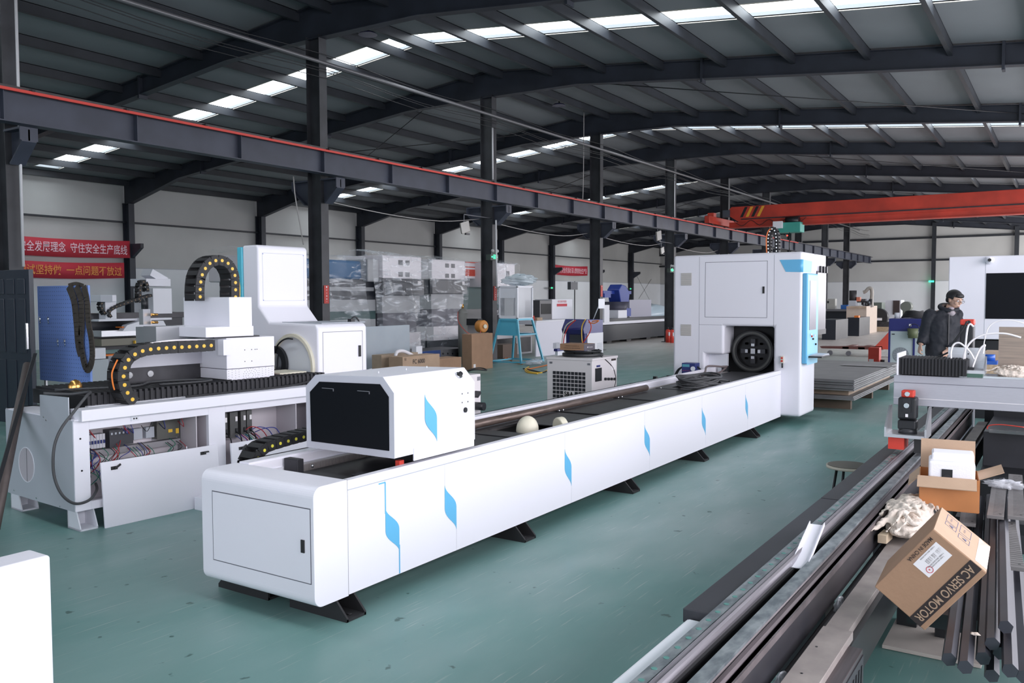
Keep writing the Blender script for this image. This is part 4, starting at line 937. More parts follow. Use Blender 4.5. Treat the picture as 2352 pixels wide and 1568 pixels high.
# face towards the camera (normal -C): u along B, v along -A  -> u x v = ... ; use org offset explicitly
fo = o_-C_*.0006
def onface(name, u0, u1, v0, v1, mt_): # u along B from o, v along A
    return flat(name, mt_, ca, fo, B_, A_, rect(u0, u1, v0, v1), .0004) if B_.cross(A_).dot(-C_) > 0 else flat(name, mt_, ca, fo-C_*.0004, A_, B_, rect(v0, v1, u0, u1), -.0004)
onface('black_band', 0.0, lb, la-.062, la-.018, KTXT)
TAN = mat('print_tan', (.42, .29, .20), .8)
text('band_print', 'AC SERVO MOTOR', TAN, ca, o_+A_*(la-.040)+B_*(lb*.50)-C_*.003, B_, A_, .030, lb*.90, bold=.012)
text('made_print', 'MADE IN CHINA', KTXT, ca, o_+A_*.017+B_*(.085)-C_*.002, B_, A_, .014, .115, bold=.012)
onface('shipping_label', .028, .142, .034, .098, WTXT)
for k in range(26):
    u = .034+k*.0028
    if k in (8, 9, 16): continue
    onface('barcode_bar', u, u+(.0016 if k%3 else .0008), .052, .068, KTXT)
for v, w_ in ((.040, .07), (.074, .075), (.081, .06)): text('label_print', 'T.WBSR 18KN AA42 0D020A', KTXT, ca, o_+A_*v+B_*.078-C_*.0025, B_, A_, .004, w_)
MB().ring(o_+A_*.082+B_*.118-C_*.0016, -C_, .010, .012, .0004, 24).build('red_stamp', RTXT, ca); text('stamp_print', '★', RTXT, ca, o_+A_*.082+B_*.118-C_*.0026, B_, A_, .008)
# top-right face (normal -B): prints and tape
fo2 = o_-B_*.0008
def onface2(name, u0, u1, v0, v1, mt_): return flat(name, mt_, ca, fo2, A_, C_, rect(u0, u1, v0, v1), .0005) if A_.cross(C_).dot(-B_) > 0 else flat(name, mt_, ca, fo2-B_*.0005, C_, A_, rect(v0, v1, u0, u1), -.0005)
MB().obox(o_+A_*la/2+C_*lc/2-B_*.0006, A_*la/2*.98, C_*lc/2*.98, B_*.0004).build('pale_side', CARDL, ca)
INK = mat('blue_grey_ink', (.12, .12, .22), .7)
for (a0, a1, c0, c1) in ((.03, .075, .15, .19), (.03, .075, .20, .28), (.085, .13, .12, .17), (.085, .13, .19, .28)):
    P_ = lambda a_, c_: o_+A_*a_+C_*c_-B_*.0014
    q = MB(); w_ = .0018
    for (u0, u1, v0, v1) in ((a0, a1, c0, c0+w_), (a0, a1, c1-w_, c1), (a0, a0+w_, c0, c1), (a1-w_, a1, c0, c1)):
        q.obox(o_+A_*(u0+u1)/2+C_*(v0+v1)/2-B_*.0014, A_*(u1-u0)/2, C_*(v1-v0)/2, B_*.0003)
    q.build('printed_frame', INK, ca)
    text('handling_mark', '▲' if c0 < .16 else '↑↑', INK, ca, o_+A_*(a0+a1)/2+C_*(c0+c1)/2-B_*.0016, C_, -A_ if C_.cross(-A_).dot(-B_) > 0 else A_, .018)
MB().obox(o_+A_*(la-.025)+C_*.16-B_*.0015, A_*.022, C_*.13, B_*.0003).build('clear_tape', mat('glossy_tape', (.62, .48, .38), .08, coat=1), ca)
# ---------------- open orange-brown carton with foam
oc = thing('open_carton', 'open orange-brown carton with flaps up holding white foam, beside the gantry beam', 'carton', (4.78, .47, .6))
a3 = Vector((.12, -.99, 0)).normalized(); n3 = Vector((a3.y*-1, a3.x, 0)).normalized()*1; n3 = Vector((.99, .12, 0)); zup = Vector((0, 0, 1))
fl = Vector((4.64, .612, 0)); wd, dp_, hb_, zb_ = .262, .27, .158, .598
def OB(u, v, z): return fl+a3*u+n3*v+zup*z
q = MB()
def wall(q, u0, v0, u1, v1, z0, z1, t_=.004):
    A0, B0 = OB(u0, v0, z0), OB(u1, v1, z0); d_ = (B0-A0); nn_ = Vector((-d_.y, d_.x, 0)).normalized()*t_/2
    q.obox((A0+B0)/2+zup*(z1-z0)/2, d_/2, nn_, zup*(z1-z0)/2)
wall(q, 0, 0, wd, 0, zb_, zb_+hb_); wall(q, wd, 0, wd, dp_, zb_, zb_+hb_); wall(q, 0, 0, 0, dp_, zb_, zb_+hb_); wall(q, 0, dp_, wd, dp_, zb_, zb_+hb_)
q.obox(OB(wd/2, dp_/2, zb_), a3*wd/2, n3*dp_/2, zup*.003); q.build('carton_body', CARDO, oc)
def flap(name, p0, p1, out, L_):
    p0, p1, out = Vector(p0), Vector(p1), Vector(out).normalized(); d_ = p1-p0
    n_ = d_.cross(out).normalized()*.002
    return MB().obox((p0+p1)/2+out*L_/2, d_/2*1.0, out*L_/2, n_).build(name, CARDL, oc)
zt_ = zb_+hb_
flap('flap', OB(-.01, -.002, zt_+.004), OB(wd-.012, -.002, zt_+.004), -n3*1.0+zup*-.55+a3*-.02, .085)
flap('flap', OB(0, dp_, zt_), OB(wd-.01, dp_, zt_), zup*1+n3*.12, .15)
flap('flap', OB(wd, .03, zt_), OB(wd, dp_-.02, zt_), a3*1.0+zup*.42, .115)
flap('flap', OB(-.002, .0, zt_), OB(-.002, dp_, zt_), -a3*.6-zup*.6, .07)
fm_ = MB(); fm_.obox(OB(wd/2+.01, dp_/2-.02, zt_+.0), a3*.103, n3*.10, zup*.078); fo_ = fm_.build('foam_tray', FOAM, oc, bevel=.012, seg=3)
MB().obox(OB(wd/2+.015, dp_/2+.01, zt_+.09), a3*.095, n3*.07, zup*.022).build('foam_ledge', FOAM, fo_, bevel=.01)
MB().obox(OB(wd/2-.01, dp_/2-.122, zt_+.012), a3*.024, n3*.003, zup*.03).build('foam_window', BLACK, fo_)
MB().cyl(OB(wd/2-.01, dp_/2-.128, zt_-.002), OB(wd/2-.01, dp_/2-.122, zt_-.002), .018, 20).build('motor_shaft', DARK, fo_)
# rags, wood block, white channel, rail piece
p = PZ(2095, 1190, .57)
rp_ = PZ(2096, 1190, .56); rag('cotton_rag', 'large crumpled cream cotton rag heaped beside the brown servo carton', (rp_.x, rp_.y+.01, .56), (.36, .14, .085), 8)
o_b = PZ(2036, 1235, .52)
tag(MB().obox((PZ(2033, 1232, .52)), (.055, -.004, 0), (0, .020, 0), (0, 0, .02)).build('wood_block', mat('pale_pine', (.62, .50, .36), .7, var=.1), bevel=.002), 'small pale wooden block beside the cream rag', 'wood block')
A, B = PZ(1835, 1305, .60), PZ(1877, 1205, .66)
u = (B-A).normalized(); s_ = Vector((u.y, -u.x, 0)).normalized(); n_ = u.cross(s_)
n_ = -n_ if n_.z < 0 else n_
q = MB(); L_ = (B-A).length/2; c = (A+B)/2
q.obox(c, u*L_, s_*.030, n_*.0015); q.obox(c+s_*.030+n_*.007, u*L_, s_*.0015, n_*.008); q.obox(c-s_*.030+n_*.007, u*L_, s_*.0015, n_*.008)
tag(q.build('white_channel', WHITE), 'short white folded channel lying across the dark bed rails', 'channel')
A = PZ(1765, 1345, .56); B = PZ(1800, 1300, .56)
rp = thing('rail_offcut', 'short steel rail offcut with holes lying in the channel of the dark bed', 'rail', A)
MB().prism([(A.y-.018, .541), (A.y+.018, .541), (A.y+.018, .552), (A.y+.010, .560), (A.y+.018, .568), (A.y+.018, .577), (A.y-.018, .577), (A.y-.018, .568), (A.y-.010, .560), (A.y-.018, .552)], 'x', A.x-.06, A.x+.28).build('rail', mat('old_rail', (.17, .15, .14), .45, metal=.5, var=.4, vscale=15), rp)
for k in range(3): MB().cyl((A.x+.0+.09*k, A.y, .577), (A.x+.0+.09*k, A.y, .579), .006, 10).build('hole', BLACK, rp)
# hexagonal bars
random.seed(21)
HEX = mat('dark_hex_bar', (.060, .062, .078), .38, metal=.25, var=.2, vscale=4)
ends = [(2180, 1514, .47, 0), (2217, 1532, .47, 1), (2258, 1512, .46, 2), (2279, 1478, .50, 3), (2278, 1552, .39, 4), (2320, 1540, .49, 5), (2340, 1487, .415, 6), (2298, 1500, .45, 7), (2354, 1555, .47, 8), (2310, 1440, .545, 9)]
words = ['leftmost of the bundle right of the servo carton', 'second from the left in the bundle', 'third from the left with its end just behind', 'raised shorter one in the middle of the bundle', 'lowest one hanging under the others', 'one reaching nearest the camera at right', 'one ending short near the right edge', 'one tucked low between the middle bars', 'one at the right edge of the picture', 'upper one right of the middle of the bundle']
for i, (px_, py_, z, k) in enumerate(ends):
    E_ = PZ(px_, py_, z); dirv = Vector((math.cos(R(3.6)), math.sin(R(3.6)), 0)); L_ = 2.6
    F_ = E_+dirv*L_; F_.z = .47+.0*i
    t = tag(MB().cyl(E_, Vector((F_.x, F_.y, z)), .0235, 6, smooth=False).build('hexagonal_bar', HEX), 'dark hexagonal bar, %s' % words[i], 'bar', 'hexagonal bars')
for x in (4.5, 5.6):
    tr = thing('bar_trestle', 'black steel %s' % ('tray stand under the hexagonal bars behind the servo carton' if x < 5 else 'trestle under the far ends of the hexagonal bars'), 'trestle', (x, .15, 0), group='trestles')
    MB().box(x-.70 if x < 5 else x-.04, x+.08, -.2, .54, .30, .362).build('cross_bar', BLACK, tr)
    for y in (-.15, .48): MB().box(x-.03, x+.03, y-.03, y+.03, 0, .33).build('leg', BLACK, tr)
# slotted grey plates on the bars
SLP = mat('slotted_plate_grey', (.22, .21, .21), .5, metal=.2, var=.2, vscale=8)
pl_list = [((2286, 1188), (2296, 1108), .58, 'upper left one under the plastic film'), ((2334, 1190), (2332, 1092), .58, 'upper right one under the plastic film'), ((2330, 1306), (2312, 1200), .545, 'lower one towards the bar ends'), ((2222, 1205), (2228, 1150), .53, 'one showing between the two cartons')]
for i, (pn_, pf_, z, wd_) in enumerate(pl_list):
    a, b_ = PZ(*pn_, z), PZ(*pf_, z); L_ = (b_-a).length; d_ = b_-a; wv_ = .036
    t = thing('slotted_plate', 'grey finely slotted steel plate on the bars, %s' % wd_, 'plate', (a+b_)/2, math.atan2(d_.y, d_.x), group='slotted plates')
    MB().box(-L_/2, L_/2, -wv_, wv_, -.008, .008).build('plate', SLP, t, False, bevel=.001)
    q = MB(); x = -L_/2+.03
    while x < L_/2-.03: q.box(x, x+.002, -wv_, .012, .008, .0086); x += .032
    q.build('slot_lines', BLACK, t, False)['kind'] = 'stuff'
    for x in (-L_/2+.05, L_/2-.05): MB().cyl((x, -.02, .008), (x, -.02, .0088), .006, 8).build('hole', BLACK, t, False)
rg = PZ(2310, 1118, .60)
tag(crumple(MB(), (rg.x, rg.y, .615), .035, .085, .02, 22, 12, .5, 4).build('plastic_film', FILM), 'crumpled clear plastic film strip lying over the slotted grey plates', 'film')
tag(crumple(MB(), PZ(2240, 1455, .515), .012, .014, .004, 8, 4).build('pale_scrap', CLOTH), 'tiny pale scrap lying on the hexagonal bars', 'scrap')
# black machine body under the beam at the right
bm2 = thing('black_machine_base', 'large black machine base with ledges below the grey gantry beam', 'machine base', (7.6, -.2, 0))
for (x0_, z0_, z1_, mt_) in ((8.4, .0, .86, BLACK), (7.4, .0, .62, DKP), (6.75, .0, .36, BLACK), (6.3, .0, .14, DKP)):
    MB().box(x0_, 9.1 if x0_ > 8 else x0_+1.2, -1.5, .54, z0_, z1_).build('ledge', mt_, bm2, bevel=.004)
MB().box(7.35, 7.40, -1.5, .5, .62, .64).build('steel_strip', CHROME, bm2)
cable('red_wire', 'thin red wire lying on the ledge of the black machine base', 'wire', [PX(*p, 7.3) for p in ((2267, 985), (2272, 977), (2300, 975), (2352, 981))], .004, RED)
wpo = thing('white_post', 'white square post seen under the gantry beam between dark machines', 'post', (9.25, 1.0, 0)); ya_, yb__ = PX(2201, 960, 9.2).y, PX(2236, 960, 9.2).y; MB().box(9.2, 9.35, yb__, ya_, 0, .92).build('post', WHITE2, wpo)
# perforated pale board on the floor, stool seat left of the bed
a_ = PZ(2040, 1505); b_ = PZ(2165, 1500)
c = PZ(2110, 1470, 0); tag(MB().box(c.x-.2, c.x+.25, c.y-.28, c.y+.13, .002, .02).build('floor_board', mat('pale_board', (.52, .47, .43), .7, var=.15), bevel=.002), 'pale drilled board lying on the green floor under the hexagonal bars', 'board')
s_ = PZ(1950, 1068, .40)
t = thing('round_stool', 'round dark stool with pale rim just left of the dark bed', 'stool', (s_.x, s_.y, 0))
MB().cyl((s_.x, s_.y, .38), (s_.x, s_.y, .40), .16, 32).build('seat_rim', mat('pale_rim', (.5, .46, .38), .6), t); MB().cyl((s_.x, s_.y, .40), (s_.x, s_.y, .404), .15, 32).build('seat', mat('brown_seat', (.12, .11, .09), .6), t)
for k in range(4):
    a_ = k*PI/2+.6; MB().cyl((s_.x+.09*math.cos(a_), s_.y+.09*math.sin(a_), .38), (s_.x+.15*math.cos(a_), s_.y+.15*math.sin(a_), 0), .010, 8).build('leg', BLACK, t)

# ================================================================== BACKGROUND AND MIDDLE GROUND
def yrect(x0, y0, x1, y1, Y):   # rectangle of the photograph on a plane of constant Y -> X0, X1, Zbottom, Ztop
    a = PY(x0, (y0+y1)/2, Y); b_ = PY(x1, (y0+y1)/2, Y); xm = (x0+x1)/2
    return a.x, b_.x, PY(xm, y1, Y).z, PY(xm, y0, Y).z
def xrect(x0, y0, x1, y1, X):
    a = PX(x0, (y0+y1)/2, X); b_ = PX(x1, (y0+y1)/2, X); xm = (x0+x1)/2
    return b_.y, a.y, PX(xm, y1, X).z, PX(xm, y0, X).z
def ybox(name, mt, parent, x0, y0, x1, y1, Y, d, bevel=.004, zb=None):
    X0_, X1_, z0, z1 = yrect(x0, y0, x1, y1, Y)
    if zb is not None: z0 = zb
    return MB().box(X0_, X1_, Y, Y+d, max(z0, 0), z1).build(name, mt, parent, bevel=bevel)
def xbox(name, mt, parent, x0, y0, x1, y1, X, d, bevel=.004, zb=None):
    Y0_, Y1_, z0, z1 = xrect(x0, y0, x1, y1, X)
    if zb is not None: z0 = zb
    return MB().box(X, X+d, Y0_, Y1_, max(z0, 0), z1).build(name, mt, parent, bevel=bevel)

# ---- left edge: security door leaf, pegboard, sling, steel sections
DOOR = mat('door_blue_black', (.020, .028, .045), .35)
t = thing('door_leaf', 'dark blue-black panelled steel door leaf standing at the left edge', 'door', (5.8, 12.0, 0))
ya = PX(68, 700, 5.8).y; MB().box(5.8, 5.86, ya, ya+.95, 0, 2.04).build('leaf', DOOR, t, bevel=.004)
for (z0, z1) in ((1.72, 1.92), (.95, 1.66), (.15, .85)):
    for k in range(3): MB().box(5.79, 5.8, ya+.10+.27*k, ya+.28+.27*k, z0, z1).build('raised_panel', DOOR, t, bevel=.008)
MB().box(5.76, 5.8, ya+.03, ya+.06, 1.0, 1.35).build('handle', CHROME, t, bevel=.008)
PEG = mat('pegboard_blue', (.24, .38, .86), .5)
XP_ = 6.35
t = thing('pegboard', 'blue perforated tool board on a stand with four chrome rings', 'tool board', (XP_, 11.5, 0))
y0, y1, zb, ztp = 10.86, 12.12, .52, 1.835
MB().box(XP_, XP_+.03, y0, y1, zb, ztp).build('board', PEG, t, bevel=.003)
q = MB(); 
for i in range(22):
    for j in range(24): q.box(XP_-.001, XP_, y0+.06+i*.054-.005, y0+.06+i*.054+.005, zb+.05+j*.054-.004, zb+.05+j*.054+.004)
q.build('peg_holes', mat('peg_hole', (.03, .04, .12), .7), t)['kind'] = 'stuff'
for (px_, py_) in ((92, 732), (111, 732), (133, 783), (149, 783)):
    c = PX(px_, py_, XP_-.02); MB().ring(c, (-1, .3, 0), .022, .032, .01, 20).cyl(c+Vector((0, 0, -.03)), c+Vector((0, 0, -.07)), .006, 8).build('ring_hook', CHROME, t)
for y in (y0+.1, y1-.12): MB().box(XP_+.005, XP_+.03, y-.02, y+.02, .0, zb).build('stand_post', ALU, t)
MB().box(XP_-.2, XP_+.25, y0+.05, y1-.05, 0, .03).build('stand_base', DARK, t)
SL = mat('brown_webbing', (.085, .07, .06), .9, var=.3, vscale=8, bump=.3)
def strap(q, pts, w, th=.006):
    pts = spline(pts, 5)
    for a, b_ in zip(pts, pts[1:]):
        d_ = (b_-a); n_ = Vector((1, 0, 0)); s_ = d_.cross(n_).normalized(); q.obox((a+b_)/2, d_/2*1.06, s_*w/2, n_*th)
    return q
q = MB()
for (pts, w) in (([(158, 657), (170, 690), (176, 740), (180, 790), (186, 815)], .13), ([(175, 657), (186, 690), (188, 740), (186, 790), (195, 840), (205, 845), (212, 820), (210, 780), (203, 740), (200, 690), (192, 658)], .11)):
    strap(q, [PX(*p, XP_-.03) for p in pts], w)
strap(q, [PX(158, 657, XP_-.02)+Vector((0, 0, .01)), PX(175, 654, XP_+.01)+Vector((0, 0, .015)), PX(192, 658, XP_-.02)+Vector((0, 0, .01))], .05)
tag(q.build('lifting_sling', SL), 'brown webbing lifting sling draped over the blue tool board', 'sling')
a, b_ = PX(3, 1172, 2.9), PX(63, 838, 3.6)
tag(MB().cyl(PX(-12, 1215, 2.75), b_, .032, 16).build('steel_pipe', mat('brown_pipe', (.12, .095, .09), .5, metal=.3, var=.3)), 'brown steel pipe leaning at the left edge beside the dark angle bar', 'pipe')
a, b_ = PX(2, 1085, 2.85), PX(66, 862, 3.35); d_ = (b_-a); n_ = d_.cross(Vector((1, 0, 0))).normalized()
q = MB().obox((a+b_)/2, d_/2*1.5, n_*.014, Vector((.014, 0, 0)))
tag(q.build('angle_bar', BLACK), 'thin black angle bar leaning at the left edge in front of the white end plate', 'bar')

# ---- banners on the left wall
def banner(lab, s_, x0, x1, z0, z1, tm, Y=YL-.46, fold=0, w=.9):
    t = thing('banner', lab, 'banner', ((x0+x1)/2, Y, z0), group='red slogan banners')
    n = 60; vs = []
    for i in range(n+1):
        u = i/n; sag = -.06*math.sin(PI*u); wv = .02*math.sin(9*u)+.012*math.sin(31*u+1)
        for z in (z0, z1): vs.append((x0+(x1-x0)*u, Y+wv, z+sag))
    q = MB(); q.add(vs, [(2*i, 2*i+2, 2*i+3, 2*i+1) for i in range(n)], True); o = q.build('cloth', mat('banner_red', (.55, .035, .06), .7), t)
    sd = o.modifiers.new('solid', 'SOLIDIFY'); sd.thickness = .004
    text('slogan', s_, tm, t, ((x0+x1)/2+.0, Y-.04, (z0+z1)/2-.04), (1, 0, 0), (0, 0, 1), (z1-z0)*.60, (x1-x0)*w, bold=.008)
BT = mat('banner_print_pink_white', (.85, .62, .70), .7); BG = mat('banner_print_gold', (.80, .32, .08), .7)
X0_, X1_, z0, z1 = yrect(50, 546, 298, 587, YL-.46); banner('upper red banner with pale characters on the left wall', '牢固树立安全发展理念  守住安全生产底线', X0_-1.30, X1_+.02, z0, z1, BT, w=.94)
X0_, X1_, z0, z1 = yrect(50, 599, 286, 636, YL-.46); banner('lower red banner with faded gold characters on the left wall', '每次调试坚持做  一点问题不放过', X0_-.85, X1_, z0, z1, BG, w=.94)
X0_, X1_, z0, z1 = yrect(1268, 609, 1350, 631, YL-.05); banner('small distant red banner far down the left wall', '广泛开展安全月活动 深入贯彻安全生产法', X0_, X1_, z0, z1, BT, Y=YL-.05)

# ---- fittings on the columns
def exitsign(lab, px_, py_, Y, s_=1.0, heads=True):
    c = PY(px_, py_, Y); t = thing('exit_sign', lab, 'exit sign', c, group='green exit signs')
    MB().box(c.x-.17*s_, c.x+.17*s_, Y-.05, Y+.09, c.z-.085*s_, c.z+.06*s_).build('housing', mat('sign_housing', (.05, .07, .06), .5), t)
    gx = min(GRID, key=lambda g_: abs(g_-c.x)); MB().box(min(c.x, gx-.05), max(c.x, gx+.05), Y+.05, Y+.10, c.z-.02, c.z+.02).build('mounting_arm', GREY, t)
    q = MB(); d = Y-.052   # running figure in a doorway with arrows to both sides
    q.box(c.x-.05*s_, c.x+.05*s_, d, d+.002, c.z+.045*s_, c.z+.055*s_); q.box(c.x-.05*s_, c.x-.04*s_, d, d+.002, c.z-.05*s_, c.z+.05*s_); q.box(c.x+.04*s_, c.x+.05*s_, d, d+.002, c.z-.05*s_, c.z+.05*s_)
    q.box(c.x-.012*s_, c.x+.018*s_, d, d+.002, c.z-.02*s_, c.z+.02*s_); q.cyl((c.x+.01*s_, d, c.z+.032*s_), (c.x+.01*s_, d+.002, c.z+.032*s_), .010*s_, 10)
    q.box(c.x-.03*s_, c.x-.015*s_, d, d+.002, c.z-.05*s_, c.z-.02*s_); q.box(c.x+.01*s_, c.x+.03*s_, d, d+.002, c.z-.05*s_, c.z-.025*s_)
    for sg in (-1, 1):
        q.prism([(c.x+sg*.14*s_, c.z), (c.x+sg*.10*s_, c.z+.025*s_), (c.x+sg*.10*s_, c.z+.008*s_), (c.x+sg*.06*s_, c.z+.008*s_), (c.x+sg*.06*s_, c.z-.008*s_), (c.x+sg*.10*s_, c.z-.008*s_), (c.x+sg*.10*s_, c.z-.025*s_)], 'y', d, d+.002)
    q.build('green_symbol', GREEN_E, t)
    if heads:
        for dx in (-.08, .12): o = MB().cyl((c.x+dx, Y-.02, c.z+.06), (c.x+dx, Y-.02, c.z+.12), .01, 8).sphere((c.x+dx, Y-.05, c.z+.15), .045, 12, 8).build('emergency_lamp', mat('lamp_grey', (.4, .4, .4), .4), t)
exitsign('green lit exit sign with two lamp heads on the column behind the big carton', 1132, 590, 12.24)
exitsign('green lit exit sign on the column with the fire extinguishers', 1541, 620, 12.24)
exitsign('tiny green exit sign on the wall column left of the camera pole', 1266, 661, 27.86, 1.0, False)
exitsign('tiny green exit sign on the wall column above the blue milling head', 1447, 663, 27.86, 1.0, False)
c = PX(2139, 646, 64.9)
tag(MB().box(64.85, 65.1, c.y-.16, c.y+.16, c.z-.06, c.z+.06).build('exit_sign', GREEN_E), 'tiny green exit sign on the far end wall', 'exit sign', 'green exit signs')
def colsign(lab, px_, y0, y1, X, w=.13):
    a = PY(px_, y0, 12.31); b_ = PY(px_, y1, 12.31); cx_ = X
    t = thing('column_sign', lab, 'sign', (cx_, 12.31, b_.z), group='red column signs')
    MB().box(cx_-w/2, cx_+w/2, 12.305, 12.315, b_.z, a.z).build('plate', mat('sign_red', (.50, .05, .04), .6), t)
    H_ = a.z-b_.z
    for i, ch in enumerate('■灭火器箱↑'): text('character', ch, WTXT, t, (cx_, 12.30, a.z-H_*(.09+.165*i)), (1, 0, 0), (0, 0, 1), H_*.09)
colsign('red vertical sign with white characters on the column behind the tall white chuck housing', 732, 655, 697, GRID[3])
colsign('red vertical sign on the column behind the large carton', 1129, 657, 690, GRID[4])
colsign('red vertical sign on the column behind the navy console', 1381, 655, 681, GRID[5])
def flood(lab, px_, py_, Y, sg=1, s_=1):
    c = PY(px_, py_, Y); t = thing('floodlight', lab, 'lamp', c, group='floodlights')
    MB().obox(c, Vector((.16*s_, 0, .04)), Vector((.0, .03, 0)), Vector((-.03, 0, .13*s_))).build('housing', mat('lamp_beige', (.36, .34, .31), .5), t, bevel=.02)
    MB().obox(c+Vector((-.05*sg, -.04, 0)), Vector((.15*s_, 0, .04)), Vector((0, .005, 0)), Vector((-.03, 0, .12*s_))).build('lamp_glass', mat('lamp_glass', (.45, .44, .42), .2), t)
    MB().tube([c+Vector((0, .03, .1)), c+Vector((.1*sg, .1, .32)), (GRID[4] if px_ < 1300 else GRID[6], 12.4, c.z+.34)], .012, 8).build('hanger', GREY, t); MB().box(c.x+.1*sg-.05, c.x+.1*sg+.1, c.y, c.y+.05, c.z-.17*s_, c.z-.13*s_).build('ballast', DARK, t)
flood('old square floodlight hanging left of the second column bracket', 1068, 522, 12.15)
flood('double floodlight below the runway left of the white cabinet', 1513, 541, 12.1, 1, 1.2); flood('smaller floodlight below the double one by the white cabinet', 1521, 575, 12.1, 1, .8)
for (px_, py_, sg, lab) in ((845, 80, 1, 'round dark high-bay lamp under the roof, nearer the camera'), (1284, 243, 1, 'round dark high-bay lamp under the roof, further away')):
    r_ = ray(px_, py_); n_ = Vector((0, .1, 1)); c = O+r_*((7.2+1.25-n_.dot(O))/n_.dot(r_))
    t = thing('high_bay_lamp', lab, 'lamp', c, group='high-bay lamps'); MB().cyl(c, c+Vector((0, 0, .05)), .2, 24, .15).build('disc', mat('lamp_dark', (.03, .03, .08), .2), t); MB().cyl(c+Vector((0, 0, .05)), c+Vector((0, 0, .16)), .02, 8).build('stem', BLACK, t)
WP = mat('white_conduit', (.62, .62, .64), .5)
for (p0_, p1_, Y, lab) in (((40, -12), (52, 612), 12.2, 'white conduit pipe running down beside the column at the left edge'), ((1131, 292), (1132, 412), 12.30, 'white conduit pipe on the column above the runway beam'), ((1137, 505), (1142, 662), 12.1, 'white conduit pipe hanging beside the exit sign column'), ((1549, 400), (1550, 500), 12.30, 'white conduit pipe on the column above the crane end')):
    a, b_ = PY(*p0_, Y), PY(*p1_, Y); xm = (a.x+b_.x)/2
    tag(MB().cyl((xm, Y, a.z), (xm+(b_.x-a.x)*.3, Y, b_.z), .02, 10).build('conduit_pipe', WP), lab, 'pipe', 'white conduits')
tag(MB().cyl((XB, 12.26, 6.22), (62, 12.26, 6.22), .036, 12).build('service_pipe', mat('service_pipe_grey', (.17, .17, .18), .4, metal=.3)), 'long grey service pipe running along the ridge columns above the runway', 'pipe')
for k, (dy, dz) in enumerate(((.0, .14), (.05, -.12), (-.04, -.2), (.02, -.3))):
    q = MB(); pts = []
    for x in GRID:
        pts += [(x, 12.2+dy, 6.22+dz), (x+2.95, 12.2+dy, 6.22+dz-.10)]
    tag(q.tube(spline(pts[:-1], 3), .008, 5).build('power_wire', BLACK), ['thin black wire strung along the columns just above the service pipe', 'thin black wire strung along the columns, first below the service pipe', 'thin black wire strung along the columns, second below the service pipe', 'thin black wire strung along the columns, lowest below the service pipe'][k], 'wire', 'wires along the columns')
LWR = mat('light_wire', (.45, .43, .42), .5)
for k in range(4):
    x = GRID[3+k]; pts = [(x, 12.78, 3.68), (x+2, 12.6, 3.50), (x+4, 12.6, 3.48), (x+5.9, 12.78, 3.68)]
    tag(MB().tube(spline(pts, 4), .009, 6).build('hanging_cable', LWR), 'light grey cable sagging between the brackets, %s bay from the near end' % ['first', 'second', 'third', 'fourth'][k], 'cable', 'cables between brackets')
cable('hanging_cable', 'thin pale cable hanging down behind the tall white chuck housing', 'cable', [PY(674, 405, 12.8), PY(678, 450, 12.8), PY(688, 510, 12.8), PY(697, 562, 12.8)], .012, LWR)
cable('drop_cable', 'thin pale cable dropping from the roof beside the third column', 'cable', [Vector((PY(1341, 300, 12.6).x, 12.6, roofz(12.6)-.02)), PY(1340, 400, 12.6), PY(1338, 470, 12.6)], .012, LWR)
# hazard rods bracing the far left wall and roof rods
def rod(lab, a, b_, r=.012): tag(MB().cyl(a, b_, r, 6).build('tie_rod', BLACK), lab, 'rod', 'bracing rods')
for k in (2, 4, 6):
    x = GRID[2+k]
    rod('thin roof rod rising to the right on the left slope, %s bay' % ORD[k], (x, 14, roofz(14)-.25), (x+5.9, 24, roofz(24)-.25)); rod('thin roof rod falling to the right on the left slope, %s bay' % ORD[k], (x, 24, roofz(24)-.25), (x+5.9, 14, roofz(14)-.25))
    rod('thin diagonal roof rod on the right slope, %s bay' % ORD[k], (x, 11, roofz(11)-.25), (x+5.9, 1, roofz(1)-.25))
rod('thin diagonal wall rod rising to the right above the wrapped crate', PY(1496, 641, 28.26), PY(1467, 686, 28.26)); rod('thin diagonal wall rod falling right towards the plastic-wrapped crate', PY(1451, 612, 27.8), PY(1498, 700, 27.8))

# ---- bridge crane
XC = 33.0
t = thing('bridge_crane', 'red overhead bridge crane with black and yellow stripes crossing the hall', 'crane', (XC, 4, 4.5))
za, zb_ = 5.20, 4.42
MB().prism([(11.3, 5.20), (-2.6, 5.20), (-2.6, 4.60), (11.0, 4.60), (11.55, 4.95)], 'x', XC, XC+.4).build('box_girder', CRANE, t, bevel=.01)
MB().box(XC+.05, XC+.35, -2.6, 11.4, 4.40, 4.60).build('lower_girder', CRANE, t); MB().box(XC-.03, XC+.43, -2.6, 11.4, 4.38, 4.41).build('lower_flange', CRANE, t)
MB().box(XC-.04, XC, -2.6, 10.9, 4.68, 4.72).build('cable_rail', DARK, t)
MB().box(XC-1.4, XC+1.8, 11.68, 11.88, 4.50, 4.78).build('end_carriage', CRANE, t, bevel=.02)
for x in (XC-1.0, XC+1.4): MB().cyl((x, 11.70, 4.55), (x, 11.86, 4.55), .09, 16).build('wheel', DARK, t)
MB().box(XC-.1, XC+.02, 11.35, 11.62, 4.80, 5.08).build('control_cabinet', mat('cabinet_dark', (.06, .07, .09), .5), t); MB().box(XC-.2, XC+.1, 11.95, 12.2, 4.7, 5.0).build('drive_motor', CRANE, t)
for k in range(4):
    y = 10.95-.22*k; MB().prism([(y, 4.78), (y-.11, 4.78), (y-.30, 5.17), (y-.19, 5.17)], 'x', XC-.006, XC-.001).build('hazard_stripe', BLACK if k%2 == 0 else mat('hazard_yellow', (.75, .38, .03), .5), t)
